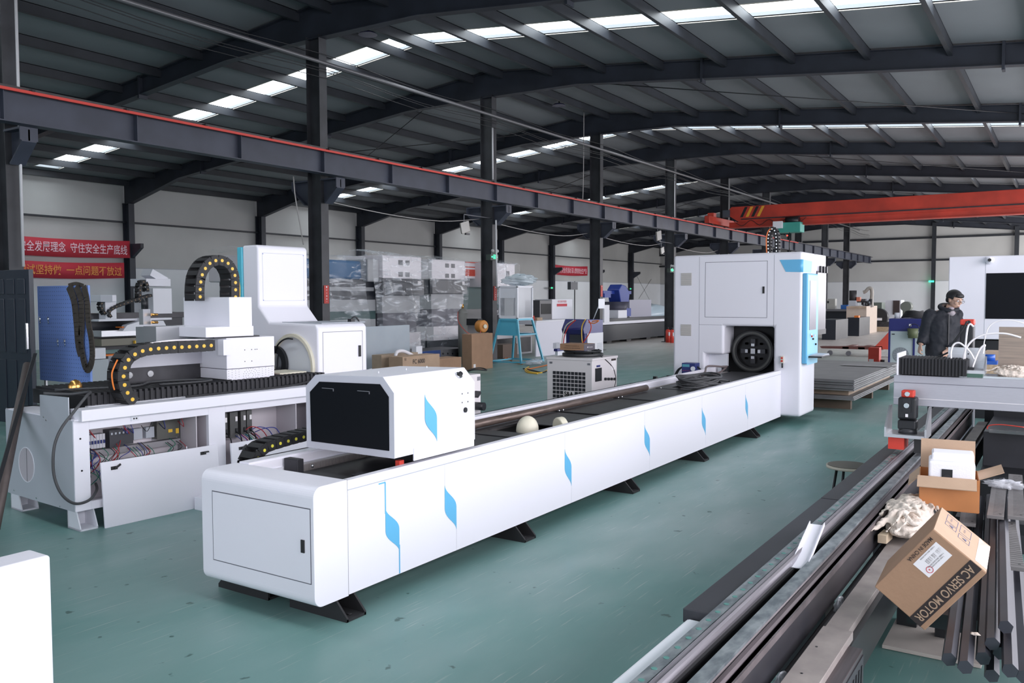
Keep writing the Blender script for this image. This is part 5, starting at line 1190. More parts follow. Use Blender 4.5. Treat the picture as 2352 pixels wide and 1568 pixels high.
MB().tube(spline([(XC-.06, 11.2, 4.66)]+[(XC-.06, 11.2-.35*k, 4.66-(.22 if k%2 else .02)) for k in range(1, 9)], 4), .012, 6).build('festoon_cable', BLACK, t)
ho = thing('hoist', 'green electric hoist with white control box under the red crane bridge', 'hoist', (XC-.3, 9, 4.2))
HG = mat('hoist_green', (.05, .33, .27), .5)
y0, y1, z0, z1 = xrect(1783, 510, 1838, 533, XC-.35); MB().box(XC-.35, XC+.25, y0, y1, z0, z1).build('hoist_body', HG, ho, bevel=.02)
MB().cyl((XC-.1, y0+.1, z1+.08), (XC-.1, y1-.3, z1+.08), .16, 20).build('drum', BLACK, ho)
y0, y1, z0, z1 = xrect(1775, 508, 1796, 524, XC-.5); MB().box(XC-.5, XC-.36, y0, y1, z0, z1).build('control_box', WHITE2, ho)
MB().cyl((XC-.1, 9, z0-.05), (XC-.1, 9, z0-1.1), .02, 8).build('pendant_cable', BLACK, ho); MB().box(XC-.15, XC-.05, 8.95, 9.05, z0-1.5, z0-1.1).build('pendant', DARK, ho)
p = PX(1809, 541, XC-.12); MB().sphere((XC-.17, p.y, p.z), .03, 8, 6).build('red_light', mat('red_pilot', (.8, .02, .02), .4, emit=(1, .05, .03), es=4), ho)

# ---- S&A chiller with things on top
t = thing('water_chiller', 'cream S&A water chiller with square grille holes behind the long bed', 'chiller', (9.8, 5.36, 0))
CH = mat('chiller_cream', (.72, .68, .69), .45)
xb = PY(1417, 860, 5.03).x; MB().box(9.5, xb, 5.03, 5.69, .06, .87).build('case', CH, t, bevel=.006)
MB().box(9.49, xb+.01, 5.02, 5.70, .855, .885).build('lid', CH, t, bevel=.004)
for y in (5.1, 5.6):
    for x in (9.6, xb-.1): MB().cyl((x, y, 0), (x, y, .06), .025, 10).build('caster', BLACK, t)
gy0, gz0, gz1 = 5.118, .12, .705; n_c, n_r = 9, 12
for j in range(12):
    for i in range(9):
        if (5 <= j <= 5 or j == 6) and 3 <= i <= 5: continue
        if (j == 5 or j == 6) and 3 <= i <= 5: continue
y_l, y_r = 5.602, 5.116; cw = (y_l-y_r)/9; q = MB()
for j in range(12):
    for i in range(9):
        if j in (5, 6) and i in (3, 4, 5): continue
        yy = y_l-cw*i; zz = .705-j*.0505; q.box(9.497, 9.4995, yy-cw*.84, yy, zz-.040, zz)
gr = q.build('grille_holes', mat('grille_black', (.02, .02, .026), .5), t); gr['kind'] = 'stuff'
text('brand_letters', 'S&A', mat('letter_black', (.01, .01, .01), .5), t, (9.4965, y_l-cw*4.42, .705-5*.0505-.032), (0, -1, 0), (0, 0, 1), .058, .135, bold=.03)
MB().box(9.497, 9.4995, y_l-cw*5.85, y_l-cw*3.0, .705-6*.0505-.025, .705-6*.0505-.022).build('brand_underline', BLACK, t)
for y in (5.63, 5.075): MB().box(9.494, 9.50, y-.02, y+.02, .80, .825).build('panel_lock', mat('lock_grey', (.25, .25, .28), .4, metal=.5), t)
def onY(px_, py_): return PY(px_, py_, 5.03)
a, b_ = onY(1367, 846), onY(1381, 874); MB().box(a.x, b_.x, 5.022, 5.031, b_.z, a.z).build('recess_window', BLACK, t)
a, b_ = onY(1370, 839), onY(1378, 842); MB().box(a.x, b_.x, 5.025, 5.03, b_.z, a.z).build('blue_label', NAVY, t)
a, b_ = onY(1404, 824), onY(1414, 827); MB().box(a.x, b_.x, 5.025, 5.03, b_.z, a.z).build('label_head', KTXT, t)
a, b_ = onY(1404, 827), onY(1414, 848); MB().box(a.x, b_.x, 5.026, 5.03, b_.z, a.z).build('rating_label', WTXT, t)
for px_ in (1389, 1396, 1403, 1410): c = onY(px_, 870); MB().cyl((c.x, 5.03, c.z), (c.x, 5.005, c.z), .018, 14).build('port', BLACK, t)
MB().tube(spline([onY(1380, 818), onY(1393, 828), onY(1408, 845), onY(1414, 868), onY(1412, 885), onY(1408, 900)]), .007).build('power_cord', BLACK, t)
t = thing('wire_cage_fan', 'black flat fan guard with handles lying on the cream chiller', 'fan', (9.9, 5.35, .885))
MB().cyl((9.86, 5.36, .885), (9.86, 5.36, .93), .27, 36).build('tray', BLACK, t, bevel=.01)
MB().tube([(9.86+.24*math.cos(a_), 5.36+.24*math.sin(a_), .955) for a_ in [2*PI*i/40 for i in range(40)]], .012, 8, True).build('ring_guard', BLACK, t)
for a_ in (PI*.5, PI*1.35, PI*1.75, PI): MB().cyl((9.86+.22*math.cos(a_), 5.36+.22*math.sin(a_), .93), (9.86+.22*math.cos(a_), 5.36+.22*math.sin(a_), .975), .01, 8).build('guard_post', BLACK, t)
t = thing('cardboard_box', 'flat brown cardboard box with dark grey end resting on the black fan', 'box', (9.78, 5.38, .97))
a, b_ = PX(1286, 776, 9.62), PX(1341, 797, 9.62)
z0, z1 = .972, 1.055; MB().box(9.62, 9.92, b_.y, a.y, z0, z1).build('carton_body', mat('brown_box', (.33, .19, .11), .7), t, bevel=.003)
MB().box(9.621, 9.919, b_.y-.003, b_.y, z0, z1-.002).build('grey_end', mat('dark_grey_print', (.11, .10, .12), .5), t)
text('maker_print', '● Friendess', WTXT, t, (9.78, b_.y-.004, (z0+z1)/2), (1, 0, 0), (0, 0, 1), .018, .15)
for k, dz in enumerate((.015, -.012)): text('address_print', '上海柏楚电子科技有限公司' if k == 0 else '上海市闵行区东川路专用控制系统', KTXT, t, (9.618, (a.y+b_.y)/2, (z0+z1)/2+dz), (0, -1, 0), (0, 0, 1), .012, (a.y-b_.y)*(.62 if k == 0 else .7))
# second chiller, mostly hidden by the carriage cover
t = thing('water_chiller', 'cream cabinet half hidden behind the right side of the white carriage', 'chiller', (6.2, 4.9, 0))
c = PY(1104, 858, 4.6); MB().box(c.x-.6, c.x, 4.6, 5.2, .0, c.z).build('case', CH, t, bevel=.006)
p = PY(1099, 869, 4.6); MB().box(p.x-.02, p.x+.02, 4.594, 4.6, p.z-.018, p.z+.018).build('panel_lock', mat('lock_grey', (.25,)*3), t)
p = PY(1096, 932, 4.58); MB().cyl((p.x-.01, 4.6, p.z), (p.x+.0, 4.50, p.z), .038, 16).build('round_plug', BLACK, t); p = PY(1093, 905, 4.58); MB().obox((p.x, 4.57, p.z), (.025, 0, .02), (0, .03, 0), (-.008, 0, .010)).build('lever_switch', BLACK, t)

# ---- cartons, sheets, hose reel, cylinder
t = thing('large_carton', 'large plain brown cardboard carton on the floor before the second column', 'carton', (15.8, 11.2, 0))
xc_ = PY(1132, 800, 11.40).x; MB().box(15.70, xc_, 11.40, 11.68, 0, .83).build('carton_body', CARD, t, bevel=.008); MB().box(15.76, 15.84, 11.395, 11.40, .06, .14).build('white_sticker', WTXT, t)
MB().box(15.695, xc_+.005, 11.52, 11.56, .8301, .834).build('seam_tape', CARDL, t)
t = thing('long_carton', 'low brown carton printed FC 6000 in front of the wrapped machines', 'carton', (14.0, 10.3, 0))
X0_, X1_, z0, z1 = yrect(925, 816, 1010, 842, 10.6)
MB().box(X0_, X1_, 10.6, 10.95, .0, z1).build('carton_body', CARDL, t, bevel=.004)
p = PY(962, 829, 10.6); text('print', 'FC 6000', KTXT, t, (p.x, 10.597, p.z), (1, 0, 0), (0, 0, 1), .085, .36, bold=.01); p = PY(931, 825, 10.6); text('print', '▣', KTXT, t, (p.x, 10.597, p.z), (1, 0, 0), (0, 0, 1), .05)
t = thing('open_low_carton', 'open brown carton right of the FC 6000 carton with dark cable on it', 'carton', (15, 10.9, 0)); ybox('carton_body', CARD, t, 1004, 822, 1060, 846, 11.0, .4, zb=0)
MB().tube([(15.0+.28*math.cos(a_), 10.75+.16*math.sin(a_), .10+.02*math.sin(2*a_)) for a_ in [2*PI*i/30 for i in range(30)]], .015, 6, True).build('cable_on_top', BLACK, t)
tag(ybox('plank_bundle', PLY, None, 876, 812, 960, 822, 11.2, .25, zb=0), 'brown flat pack behind the FC 6000 carton', 'pack')
tag(MB().tube(spline([PY(*p, 11.0) for p in ((908, 818), (912, 808), (925, 806), (940, 812), (950, 818))]), .035, 10).build('foam_tube', FOAM), 'white bent foam tube on the low cartons', 'foam tube')
tag(ybox('paper_roll', WHITE2, None, 956, 795, 970, 814, 11.4, .12, zb=0), 'small white paper roll standing behind the FC 6000 carton', 'roll')
tag(ybox('blue_bar', mat('deep_blue_bar', (.02, .06, .22), .4), None, 935, 807, 1012, 812, 12.2, .1, zb=0), 'dark blue steel bar across the cartons behind', 'bar')
MS = mat('pale_corrugated_sheet', (.42, .48, .53), .5, c2=(.38, .44, .50), vscale=3)
A, B = Vector((13.55, 12.6, 0)), Vector((14.9, 12.6, 0))
t = thing('corrugated_sheet', 'pale grey-blue corrugated sheet standing behind the cartons', 'sheet', (14.2, 12.1, 0))
X0_, X1_, z0, z1 = yrect(843, 748, 941, 840, 12.0); MB().box(X0_-.3, X1_, 12.0, 12.03, 0, z1).build('sheet', MS, t)
q = MB(); z = .05
while z < z1-.03: q.box(X0_-.3, X1_, 11.998, 12.0, z, z+.006); z += .03
q.build('corrugation', GREYSH, t)['kind'] = 'stuff'
tag(crumple(MB(), PZ(880, 850, .18), .55, .25, .05, 14, 4, .15, 2).build('foam_sheet', FOAM), 'white foam sheet heap left of the FC 6000 carton', 'foam')
tag(ybox('black_strip', BLACK, None, 845, 848, 935, 856, 10.3, .12, zb=0), 'black flat strip lying in front of the white foam sheet', 'strip')
c = PY(1063, 745, 12.75); t = thing('gas_cylinder', 'grey gas cylinder with brass regulator behind the large carton', 'cylinder', (c.x, 12.75, 0))
MB().cyl((c.x, 12.75, 0), (c.x, 12.75, 1.28), .12, 20).sphere((c.x, 12.75, 1.28), .12, 20, 10).build('bottle', mat('cylinder_grey', (.20, .20, .19), .5), t); MB().cyl((c.x, 12.75, 1.38), (c.x, 12.75, 1.50), .03, 10).build('valve', COPPER, t); MB().cyl((c.x-.1, 12.73, 1.47), (c.x-.13, 12.71, 1.47), .035, 14).build('gauge', CHROME, t)
c = PY(1108, 749, 11.9); t = thing('hose_reel', 'orange hose reel hanging on the second column', 'hose reel', c)
MB().cyl((c.x-.02, 12.0, c.z), (c.x-.06, 11.80, c.z), .15, 22).build('drum', mat('reel_orange', (.62, .25, .05), .5), t, bevel=.03); MB().cyl((c.x-.06, 11.79, c.z), (c.x-.07, 11.76, c.z), .05, 14).build('hub', CREAM, t); MB().obox((c.x+.05, 12.17, c.z+.1), (.10, 0, 0), (0, .17, 0), (0, 0, .08)).build('bracket', BLACK, t)
cable('red_hose', 'thin red hose from the gas cylinder to the hose reel', 'hose', [PY(1052, 716, 12.82), PY(1052, 735, 12.2), PY(1062, 752, 12), PY(1078, 766, 11.8), PY(1100, 768, 11.7), PY(1104, 760, 11.7)], .008, RED)

# ---- machines wrapped in film
WCR = mat('wrapped_white', (.80, .77, .81), .4); WBL = mat('wrapped_black', (.02, .024, .034), .35); NV = mat('wrapped_blue_cover', (.02, .11, .25), .5)
FW = mat('stretch_film', (.80, .85, .92), .10, alpha=.15, spec=1.0, bump=1.0, bscale=4, stretch=(1.5, 1, 3))
def film_streaks(m_):   # the film turns milky where it is creased: opacity follows thin stretched folds
    nt_ = m_.node_tree; b_ = nt_.nodes['Principled BSDF']; tc_ = nt_.nodes.new('ShaderNodeTexCoord'); mp_ = nt_.nodes.new('ShaderNodeMapping'); mp_.inputs['Scale'].default_value = (1.2, 1, 5); mp_.inputs['Rotation'].default_value = (0, .35, 0)
    n_ = nt_.nodes.new('ShaderNodeTexNoise'); n_.inputs['Scale'].default_value = 1.1; n_.inputs['Detail'].default_value = 4; n_.inputs['Distortion'].default_value = 1.6
    r_ = nt_.nodes.new('ShaderNodeMapRange'); r_.inputs[1].default_value = .50; r_.inputs[2].default_value = .72; r_.inputs[3].default_value = .07; r_.inputs[4].default_value = .60
    nt_.links.new(tc_.outputs['Object'], mp_.inputs[0]); nt_.links.new(mp_.outputs[0], n_.inputs['Vector']); nt_.links.new(n_.outputs[0], r_.inputs[0]); nt_.links.new(r_.outputs[0], b_.inputs['Alpha'])
film_streaks(FW)
def wrapped(idx, Y, fx, lab, extra):
    t = thing('wrapped_machine', lab, 'wrapped machine', (PY(fx[0], 700, Y).x, Y, 0), group='machines wrapped in clear film')
    X0_, X1_, z0, z1 = yrect(fx[0], fx[1], fx[2], fx[3], Y)
    MB().box(X0_, X1_, Y, Y+1.35, z0, z1).build('end_box', WCR, t, bevel=.02)
    w, h = X1_-X0_, z1-z0
    for u in (.46, .64):
        for v in (.18, .70): o = MB().box(X0_+w*u-.07*w, X0_+w*u+.04*w, Y-.006, Y, z0+h*v-.09*h, z0+h*v+.12*h).build('vent', mat('vent_dark', (.16, .16, .17), .5), t)
    MB().box(X0_-.05, X1_+.05, Y-.05, Y+1.4, z0-.42, z0).build('black_band', WBL, t, bevel=.02)
    MB().box(X1_-.22, X1_-.10, Y-.06, Y-.05, z0-.15, z0-.05).build('white_tag', WTXT, t)
    MB().box(X0_+.02, X1_-.02, Y+.05, Y+1.3, z0-.85, z0-.42).build('grey_body', mat('wrap_grey', (.40, .41, .43), .5), t)
    MB().box(X0_+.1, X1_-.1, Y+.1, Y+1.3, z0-1.35, z0-.85).build('mid_body', mat('wrap_grey_dark', (.12, .12, .15), .5), t)
    MB().box(X0_+.05, X1_-.05, Y+.0, Y+1.3, z0-1.75, z0-1.35).build('white_skirt', WCR, t)
    MB().box(X0_-.1, X1_+.1, Y+.0, Y+1.5, 0, z0-1.75).build('base', WBL, t)
    return t, (X0_, X1_, z0, z1)
t1, b1_ = wrapped(0, 14.0, (879, 588, 968, 640), 'film-wrapped machine with white vented end box, nearer to the cartons', None)
t2, b2_ = wrapped(1, 15.2, (992, 597, 1068, 642), 'film-wrapped machine with white vented end box, right of the nearer one', None)
# long beams of the first wrapped machine running left and its navy cover
MB().box(12.6, b1_[0]-.4, 14.3, 15.2, 2.10, 2.55).build('blue_cover', NV, t1, bevel=.06)
MB().box(11.6, 12.6, 14.3, 15.3, 2.0, 2.55).build('white_end', WCR, t1, bevel=.03)
MB().box(b1_[0]-.42, b1_[0]-.02, 14.1, 15.3, 2.05, 2.60).build('grey_end', mat('wrap_grey', (.40,)*3), t1, bevel=.03)
for (z0, z1, mt_) in ((1.92, 2.10, WBL), (1.83, 1.92, mat('wrap_grey', (.4,)*3)), (1.62, 1.83, WBL), (1.35, 1.62, mat('wrap_grey', (.4,)*3)), (1.15, 1.35, mat('wrap_dark_teal', (.05, .10, .10), .5)), (.9, 1.15, mat('wrap_grey', (.4,)*3)), (.0, .9, WBL)):
    MB().box(11.8, b1_[0], 14.25, 15.2, z0, z1).build('long_beam', mt_, t1)
q = MB()
crumple(q, ((b1_[0]+b1_[1])/2, 14.6, 1.15), .95, .85, 1.0, 24, 3, .10, 3); 
def drape(name, lab, x0, x1, y0, z0, z1, seed, y1=None):
    """film sheet hanging over the front of a machine: wavy surface with folds"""
    rnd = random.Random(seed); ph = [rnd.uniform(0, 6.28) for _ in range(9)]; nu, nv = 60, 50; vs = []; y1 = y1 or y0+1.4
    for j in range(nv+1):
        v = j/nv
        for i in range(nu+1):
            u = i/nu
            if v < .25: y = y1-(y1-y0)*(v/.25); z = z1+.10*math.sin(PI*v/.25)*(.5+.5*math.sin(4*u+ph[0]))+.02*math.sin(20*u+ph[1])
            else: y = y0-.02-.035*math.sin(14*u+ph[2]+4*v)-.02*math.sin(33*u+ph[3]-7*v)-.03*v*math.sin(6*u+ph[4]); z = z1-(z1-z0)*((v-.25)/.75)
            x = x0+(x1-x0)*u+(.10*v*math.sin(8*v+ph[5]) if v > .4 else 0)
            vs.append((x, y, z))
    q = MB(); q.add(vs, [(j*(nu+1)+i, j*(nu+1)+i+1, (j+1)*(nu+1)+i+1, (j+1)*(nu+1)+i) for j in range(nv) for i in range(nu)], True)
    return tag(q.build(name, FW), lab, 'plastic film', 'clear film wraps')
drape('plastic_wrap', 'clear plastic film hanging over the nearer white vented end box', b1_[0]-.45, b1_[1]+.06, 13.9, .25, b1_[3]+.03, 1)
drape('plastic_wrap', 'clear plastic film hanging over the right white vented end box', b2_[0]-.3, b2_[1]+.08, 15.1, .25, b2_[3]+.03, 2)
drape('plastic_wrap', 'clear plastic film over the blue-covered beams left of the vented boxes', 11.7, b1_[0]-.46, 14.1, .9, 2.66, 3)
t3 = thing('wrapped_machine', 'film-wrapped machine with red stripes behind the second column', 'wrapped machine', (20, 15.5, 0), group='machines wrapped in clear film')
X0_, X1_, z0, z1 = yrect(1068, 602, 1112, 640, 16.0); MB().box(X0_, X1_+.5, 16.0, 17, z0, z1).build('end_box', WCR, t3, bevel=.02)
for k, (u0, u1) in enumerate(((.15, .55), (.66, .72), (.94, 1.0))): MB().box(X0_+.02, X1_+.3, 15.99, 16.0, z0+(z1-z0)*u0, z0+(z1-z0)*u1).build('red_stripe', mat('stripe_red', (.62, .08, .05), .5), t3)
X0b, X1b, z0b, z1b = yrect(1120, 604, 1183, 660, 15.5); MB().box(X0b, X1b, 15.5, 16.6, z0b, z1b).build('white_box', WCR, t3, bevel=.03); MB().box(X1b-.55, X1b-.35, 15.49, 15.5, z0b+.25, z1b-.25).build('slot', GREY, t3)
MB().box(X0_-.2, X1b-.1, 16.1, 17, 1.3, z0b).build('body', mat('wrap_dark_teal', (.05,)*3), t3); MB().box(X0_-.3, X1b, 16.0, 17, 0, 1.3).build('base', WBL, t3)
drape('plastic_wrap', 'clear plastic film over the white box right of the second column', X0b-.3, X1b+.1, 15.4, 1.1, z1b+.03, 5)
t = thing('black_table', 'black perforated work table in front of the wrapped machines', 'table', (16.8, 13.2, 0))
ybox('table_edge', DARK, t, 960, 803, 1075, 832, 12.9, .9, zb=.12); 
for k in range(8):
    for j in range(2): c = PY(985+11*k, 812+8*j, 12.895); MB().cyl((c.x, 12.9, c.z), (c.x, 12.892, c.z), .025, 10).build('round_hole', BLACKG, t)
for px_ in (965, 1060): c = PY(px_, 830, 13.1); MB().box(c.x-.04, c.x+.04, 13.0, 13.08, 0, .12).build('leg', BLACK, t)
# ---- blue stand with glazed white box
t = thing('glazed_stand', 'sky blue tapered stand carrying a white glazed box', 'stand', (17.8, 11.7, 0))
SCY = mat('stand_cyan', (.12, .50, .68), .4)
fx0, fx1, fy0, fy1 = 17.63, 18.68, 11.30, 12.25; tx0 = 17.6; ty0, ty1 = PX(1188, 700, 17.6).y, PX(1148, 700, 17.6).y; tx1 = PY(1222, 700, ty0).x; zt_ = 1.12; zm = .74
cor = [(fx0, fy0, tx0, ty0), (fx1, fy0, tx1, ty0), (fx1, fy1, tx1, ty1), (fx0, fy1, tx0, ty1)]
for (a, b_, c, d_) in cor: MB().cyl((a, b_, .03), (c, d_, zt_), .032, 4, smooth=False).build('leg', SCY, t)
q = MB()
for i in range(4):
    a, b_ = cor[i], cor[(i+1)%4]; MB().cyl((a[0], a[1], .06), (b_[0], b_[1], .06), .025, 4, smooth=False).build('foot_rail', SCY, t)
    f_ = lambda c_: Vector((c_[0]+(c_[2]-c_[0])*zm/zt_, c_[1]+(c_[3]-c_[1])*zm/zt_, zm)); MB().cyl(f_(a), f_(b_), .025, 4, smooth=False).build('mid_rail', SCY, t)
    MB().cyl((a[2], a[3], zt_), (b_[2], b_[3], zt_), .032, 4, smooth=False).build('top_rail', SCY, t)
fa, fb = f_(cor[0]), f_(cor[3]); MB().add([fa, fb, (cor[3][2], cor[3][3], zt_), (cor[0][2], cor[0][3], zt_), fa+Vector((.02, 0, 0)), fb+Vector((.02, 0, 0)), (cor[3][2]+.02, cor[3][3], zt_), (cor[0][2]+.02, cor[0][3], zt_)], [(0, 1, 2, 3), (7, 6, 5, 4), (0, 3, 7, 4), (1, 5, 6, 2)]).build('hopper_side', SCY, t)
zb0, zb1 = zt_+.02, 1.93
for (x, y) in ((tx0, ty0), (tx1, ty0), (tx1, ty1), (tx0, ty1)): MB().box(x-.02, x+.02, y-.02, y+.02, zb0, zb1).build('white_post', WHITE2, t)
for z in (zb0, zb1): MB().box(tx0-.02, tx1+.02, ty0-.02, ty1+.02, z-.02, z+.02).build('white_plate', WHITE2, t)
MB().box(tx0-.008, tx0, ty0+.02, ty1-.02, zb1-.28, zb1).build('white_side', WHITE2, t); MB().box(tx0-.008, tx0, ty0+.02, ty1-.02, zb0, zb0+.08).build('white_side', WHITE2, t)
GL = mat('hazy_glass', (.5, .52, .56), .1, alpha=.45)
MB().box(tx0-.004, tx0+.002, ty0+.02, ty1-.02, zb0+.08, zb1-.28).build('side_glass', GL, t); MB().box(tx0+.02, tx1-.02, ty0-.004, ty0+.002, zb0, zb1).build('front_glass', GL, t)
tag(crumple(MB(), ((tx0+tx1)/2+.12, (ty0+ty1)/2-.05, 2.10), .46, .38, .13, 26, 7, .3, 3).build('film_heap', mat('film_heap', (.70, .80, .86), .15, alpha=.6, bump=1, bscale=12)), 'crumpled clear plastic film heaped on top of the white glazed box', 'plastic film')
# white sheets and computer in the background centre
t = thing('white_board', 'large white board leaning behind the sky blue stand', 'board', (19.5, 11.8, 0)); X0_, X1_, z0, z1 = yrect(1232, 738, 1300, 835, 12.6); MB().box(X0_-.1, X1_, 12.55, 12.59, 0, z1).build('board', mat('board_lilac_white', (.66, .66, .74), .5), t)
t = thing('dark_cabinet', 'low cabinet with dark doors under the sky blue stand', 'cabinet', (21, 13.5, 0)); X0_, X1_, z0, z1 = yrect(1134, 768, 1222, 828, 13.6); MB().box(X0_, X1_, 13.6, 14.4, 0, z1+.05).build('case', WCR, t); MB().box(X0_+.1, X1_-.9, 13.58, 13.6, .1, z1-.1).build('dark_door', DARK, t, bevel=.02); MB().box(X1_-.7, X1_-.1, 13.58, 13.6, .05, z1-.1).build('dark_door', DARK, t)
tag(ybox('brown_crate', mat('dark_crate', (.13, .09, .07), .7), None, 1155, 790, 1188, 824, 12.9, .4, zb=0), 'dark brown open crate below the sky blue stand', 'crate')
t = thing('control_cabinet', 'white control cabinet with dark monitor and small red sticker', 'cabinet', (25.5, 15, 0))
X0_, X1_, z0, z1 = yrect(1240, 687, 1315, 790, 15.0); xs_ = PY(1268, 700, 15).x
MB().box(xs_, X1_, 15, 15.7, 0, z1).build('case', WHITE2, t, bevel=.01); MB().box(X0_, xs_, 15.0, 15.6, .70, z1-.03).build('monitor_housing', mat('monitor_grey', (.10, .10, .11), .4), t, bevel=.01); MB().box(X0_+.08, xs_-.08, 14.99, 15.0, 1.1, z1-.15).build('screen', BLACKG, t)
a, b_ = PY(1279, 692, 15), PY(1302, 703, 15); MB().box(a.x, b_.x, 14.99, 15.0, b_.z, b_.z+.09).build('sticker', RTXT, t); text('sticker_print', '安全操作规程', RTXT, t, ((a.x+b_.x)/2, 14.985, b_.z+.17), (1, 0, 0), (0, 0, 1), .08, .6)
t = thing('white_worktop', 'white work table below the dark monitor', 'table', (24, 14.5, 0)); ybox('top', WHITE2, t, 1232, 734, 1345, 738, 14.2, .7, zb=.80); X0_, X1_, _, _ = yrect(1232, 734, 1345, 738, 14.2)
for x in (X0_+.1, X1_-.1): MB().box(x-.03, x+.03, 14.25, 14.31, 0, .8).build('leg', GREYSH, t)
zt4_ = yrect(1232, 734, 1345, 738, 14.2)[3]; tag(ybox('open_small_box', PLY, None, 1234, 729, 1246, 739, 14.3, .2, zb=zt4_), 'small open brown box on the white work table', 'box'); X0_w = X0_; tag(MB().cyl((X0_+.12, 14.4, zt4_), (X0_+.12, 14.4, zt4_+.16), .05, 12).build('red_bottle', RED), 'small red bottle on the white work table beside the glazed box', 'bottle')
t = thing('navy_console', 'navy and white cutting console with cables hung over it behind the chiller', 'console', (17.4, 10.0, 0))
XN = 17.0; CN = mat('console_navy', (.025, .03, .17), .35)
y1, y0 = PX(1292, 750, XN).y, PX(1342, 750, XN).y; x1_ = PY(1385, 750, y0).x; YC = y0
zt_ = PX(1315, 733, XN).z; zm_ = PX(1342, 757, XN).z
MB().prism([(XN-.05, zm_-.0), (XN+.12, zt_), (x1_, zt_-.02), (x1_, zm_-.10), (XN, zm_-.10)], 'y', y0, y1).build('console_hood', CN, t, bevel=.01)
MB().box(XN+.06, x1_-.3, y0+.02, y1-.06, .08, zm_-.08).build('console_front', CN, t); MB().box(XN+.04, XN+.06, y0+.12, y1-.16, .50, zm_-.12).build('dark_recess', mat('recess', (.05, .055, .07), .4), t)
MB().box(XN+.15, x1_, y0-.005, y0+.02, .05, zm_-.09).build('white_side', mat('console_white', (.68, .68, .72), .45), t)
q = MB()
for k in range(14): q.box(x1_-.30, x1_-.06, y0-.010, y0-.005, .30+.022*k, .31+.022*k)
q.build('vent_lines', GREYSH, t)['kind'] = 'stuff'
for k, (pts, m_) in enumerate((([(1318, 735), (1300, 748), (1292, 775), (1290, 800)], CREAM), ([(1322, 735), (1306, 750), (1297, 770), (1294, 790)], RED), ([(1345, 733), (1337, 748), (1336, 770), (1338, 792)], YEL), ([(1352, 735), (1358, 750), (1352, 768), (1338, 788)], RED), ([(1352, 740), (1365, 742), (1375, 736), (1360, 738)], ORANGE))):
    cable('console_cable', ['cream cable hanging at the left of the navy console', 'red cable hanging at the left of the navy console', 'yellow cable hanging over the middle of the navy console', 'red cable looping over the right of the navy console', 'orange cable coiled on top of the navy console'][k], 'cable', [PX(*p, XN-.08) for p in pts], .012, m_, 6, 'cables on the navy console')
t = thing('paper_stand', 'white paper sheet on a slanted stick above the navy console', 'sign', PY(1380, 735, YC)); a, b_ = PY(1375, 686, YC), PY(1389, 708, YC); MB().box(a.x, b_.x, YC, YC+.01, b_.z, a.z).build('sheet', WHITE2, t); MB().cyl(PY(1362, 735, YC+.1), PY(1376, 700, YC+.02), .012, 8).build('stick', GREYSH, t)
t = thing('speaker_pole', 'dark speaker on a thin pole above the white cabinet', 'pole', PY(1320, 740, YC+.3)); a, b_ = PY(1311, 647, 11.2), PY(1327, 665, 11.2); MB().box(a.x, b_.x, 11.2, 11.3, b_.z, a.z).build('speaker', mat('speaker_grey', (.06, .065, .075), .5), t); pb_ = PY(1320, 646, 11.32); MB().cyl((pb_.x, 11.32, 0), pb_, .014, 8).build('pole', DARK, t)
t = thing('small_unit', 'small navy and white unit with a clear bottle left of the chiller top', 'unit', (13.5, 8.2, 0)); CN = mat('console_navy', (.025, .03, .17), .35); ybox('case', WHITE2, t, 1281, 803, 1296, 850, 8.3, .06, zb=0); ybox('navy_lid', CN, t, 1280, 800, 1297, 806, 8.29, .08); ybox('clear_bottle', GL, t, 1278, 787, 1286, 800, 8.4, .08)
# ---- far milling machine, black beds
MBL = mat('milling_blue', (.02, .05, .30), .45)
t = thing('milling_machine', 'distant machine with bright blue head over a long black bed', 'machine', (30, 14.5, 0)); Y = 14.0
ybox('long_bed', WBL, t, 1385, 742, 1548, 784, Y, 1.4, zb=.08); ybox('white_rail', WHITE2, t, 1385, 735, 1548, 741, Y-.05, .5); ybox('dark_rail', WBL, t, 1398, 728, 1548, 735, Y, .5)
for px_ in (1405, 1450, 1495, 1535): c = PY(px_, 780, Y); MB().box(c.x-.2, c.x+.2, Y+.1, Y+.4, 0, .1).build('leg', BLACK, t)
X0_, X1_, z0, z1 = yrect(1386, 664, 1450, 680, Y+.3); MB().box(X0_, X1_, Y+.3, Y+.6, z0+.08, z1-.06).build('cross_arm', MBL, t); MB().box(X0_, X0_+.5, Y+.25, Y+.65, z0-.05, z0+.1).build('arm_end', MBL, t)
c = PY(1420, 690, Y+.3); MB().prism([(c.x-.35, 1.95), (c.x-.1, 2.15), (c.x+.25, 2.1), (c.x+.6, 1.85), (c.x+.5, 1.4), (c.x-.15, 1.4)], 'y', Y+.1, Y+.6).build('head', MBL, t, bevel=.03); MB().cyl((c.x, Y+.4, .95), (c.x, Y+.4, 1.5), .3, 16, .5).build('spindle_housing', mat('head_dark', (.05, .05, .08), .5), t); MB().box(c.x-.1, c.x+.7, Y+.1, Y+.7, .95, 1.25).build('blue_motor', MBL, t)
ybox('white_column', WHITE2, t, 1388, 700, 1400, 740, Y-.1, .5); ybox('white_table', WHITE2, t, 1420, 712, 1440, 730, Y, .5)
tag(ybox('grey_board', mat('grey_lilac_board', (.38, .38, .46), .5), None, 1446, 688, 1496, 728, 14.3, .1), 'grey-lilac board standing behind the long black bed', 'board')
tag(crumple(MB(), ((PY(1514, 715, 14.5).x), 14.8, .95), 1.3, .5, .42, 12, 3, .06, 2).build('wrapped_crate', mat('pale_blue_film', (.50, .62, .70), .3)), 'pale blue film-wrapped crate on the far black bed', 'crate')
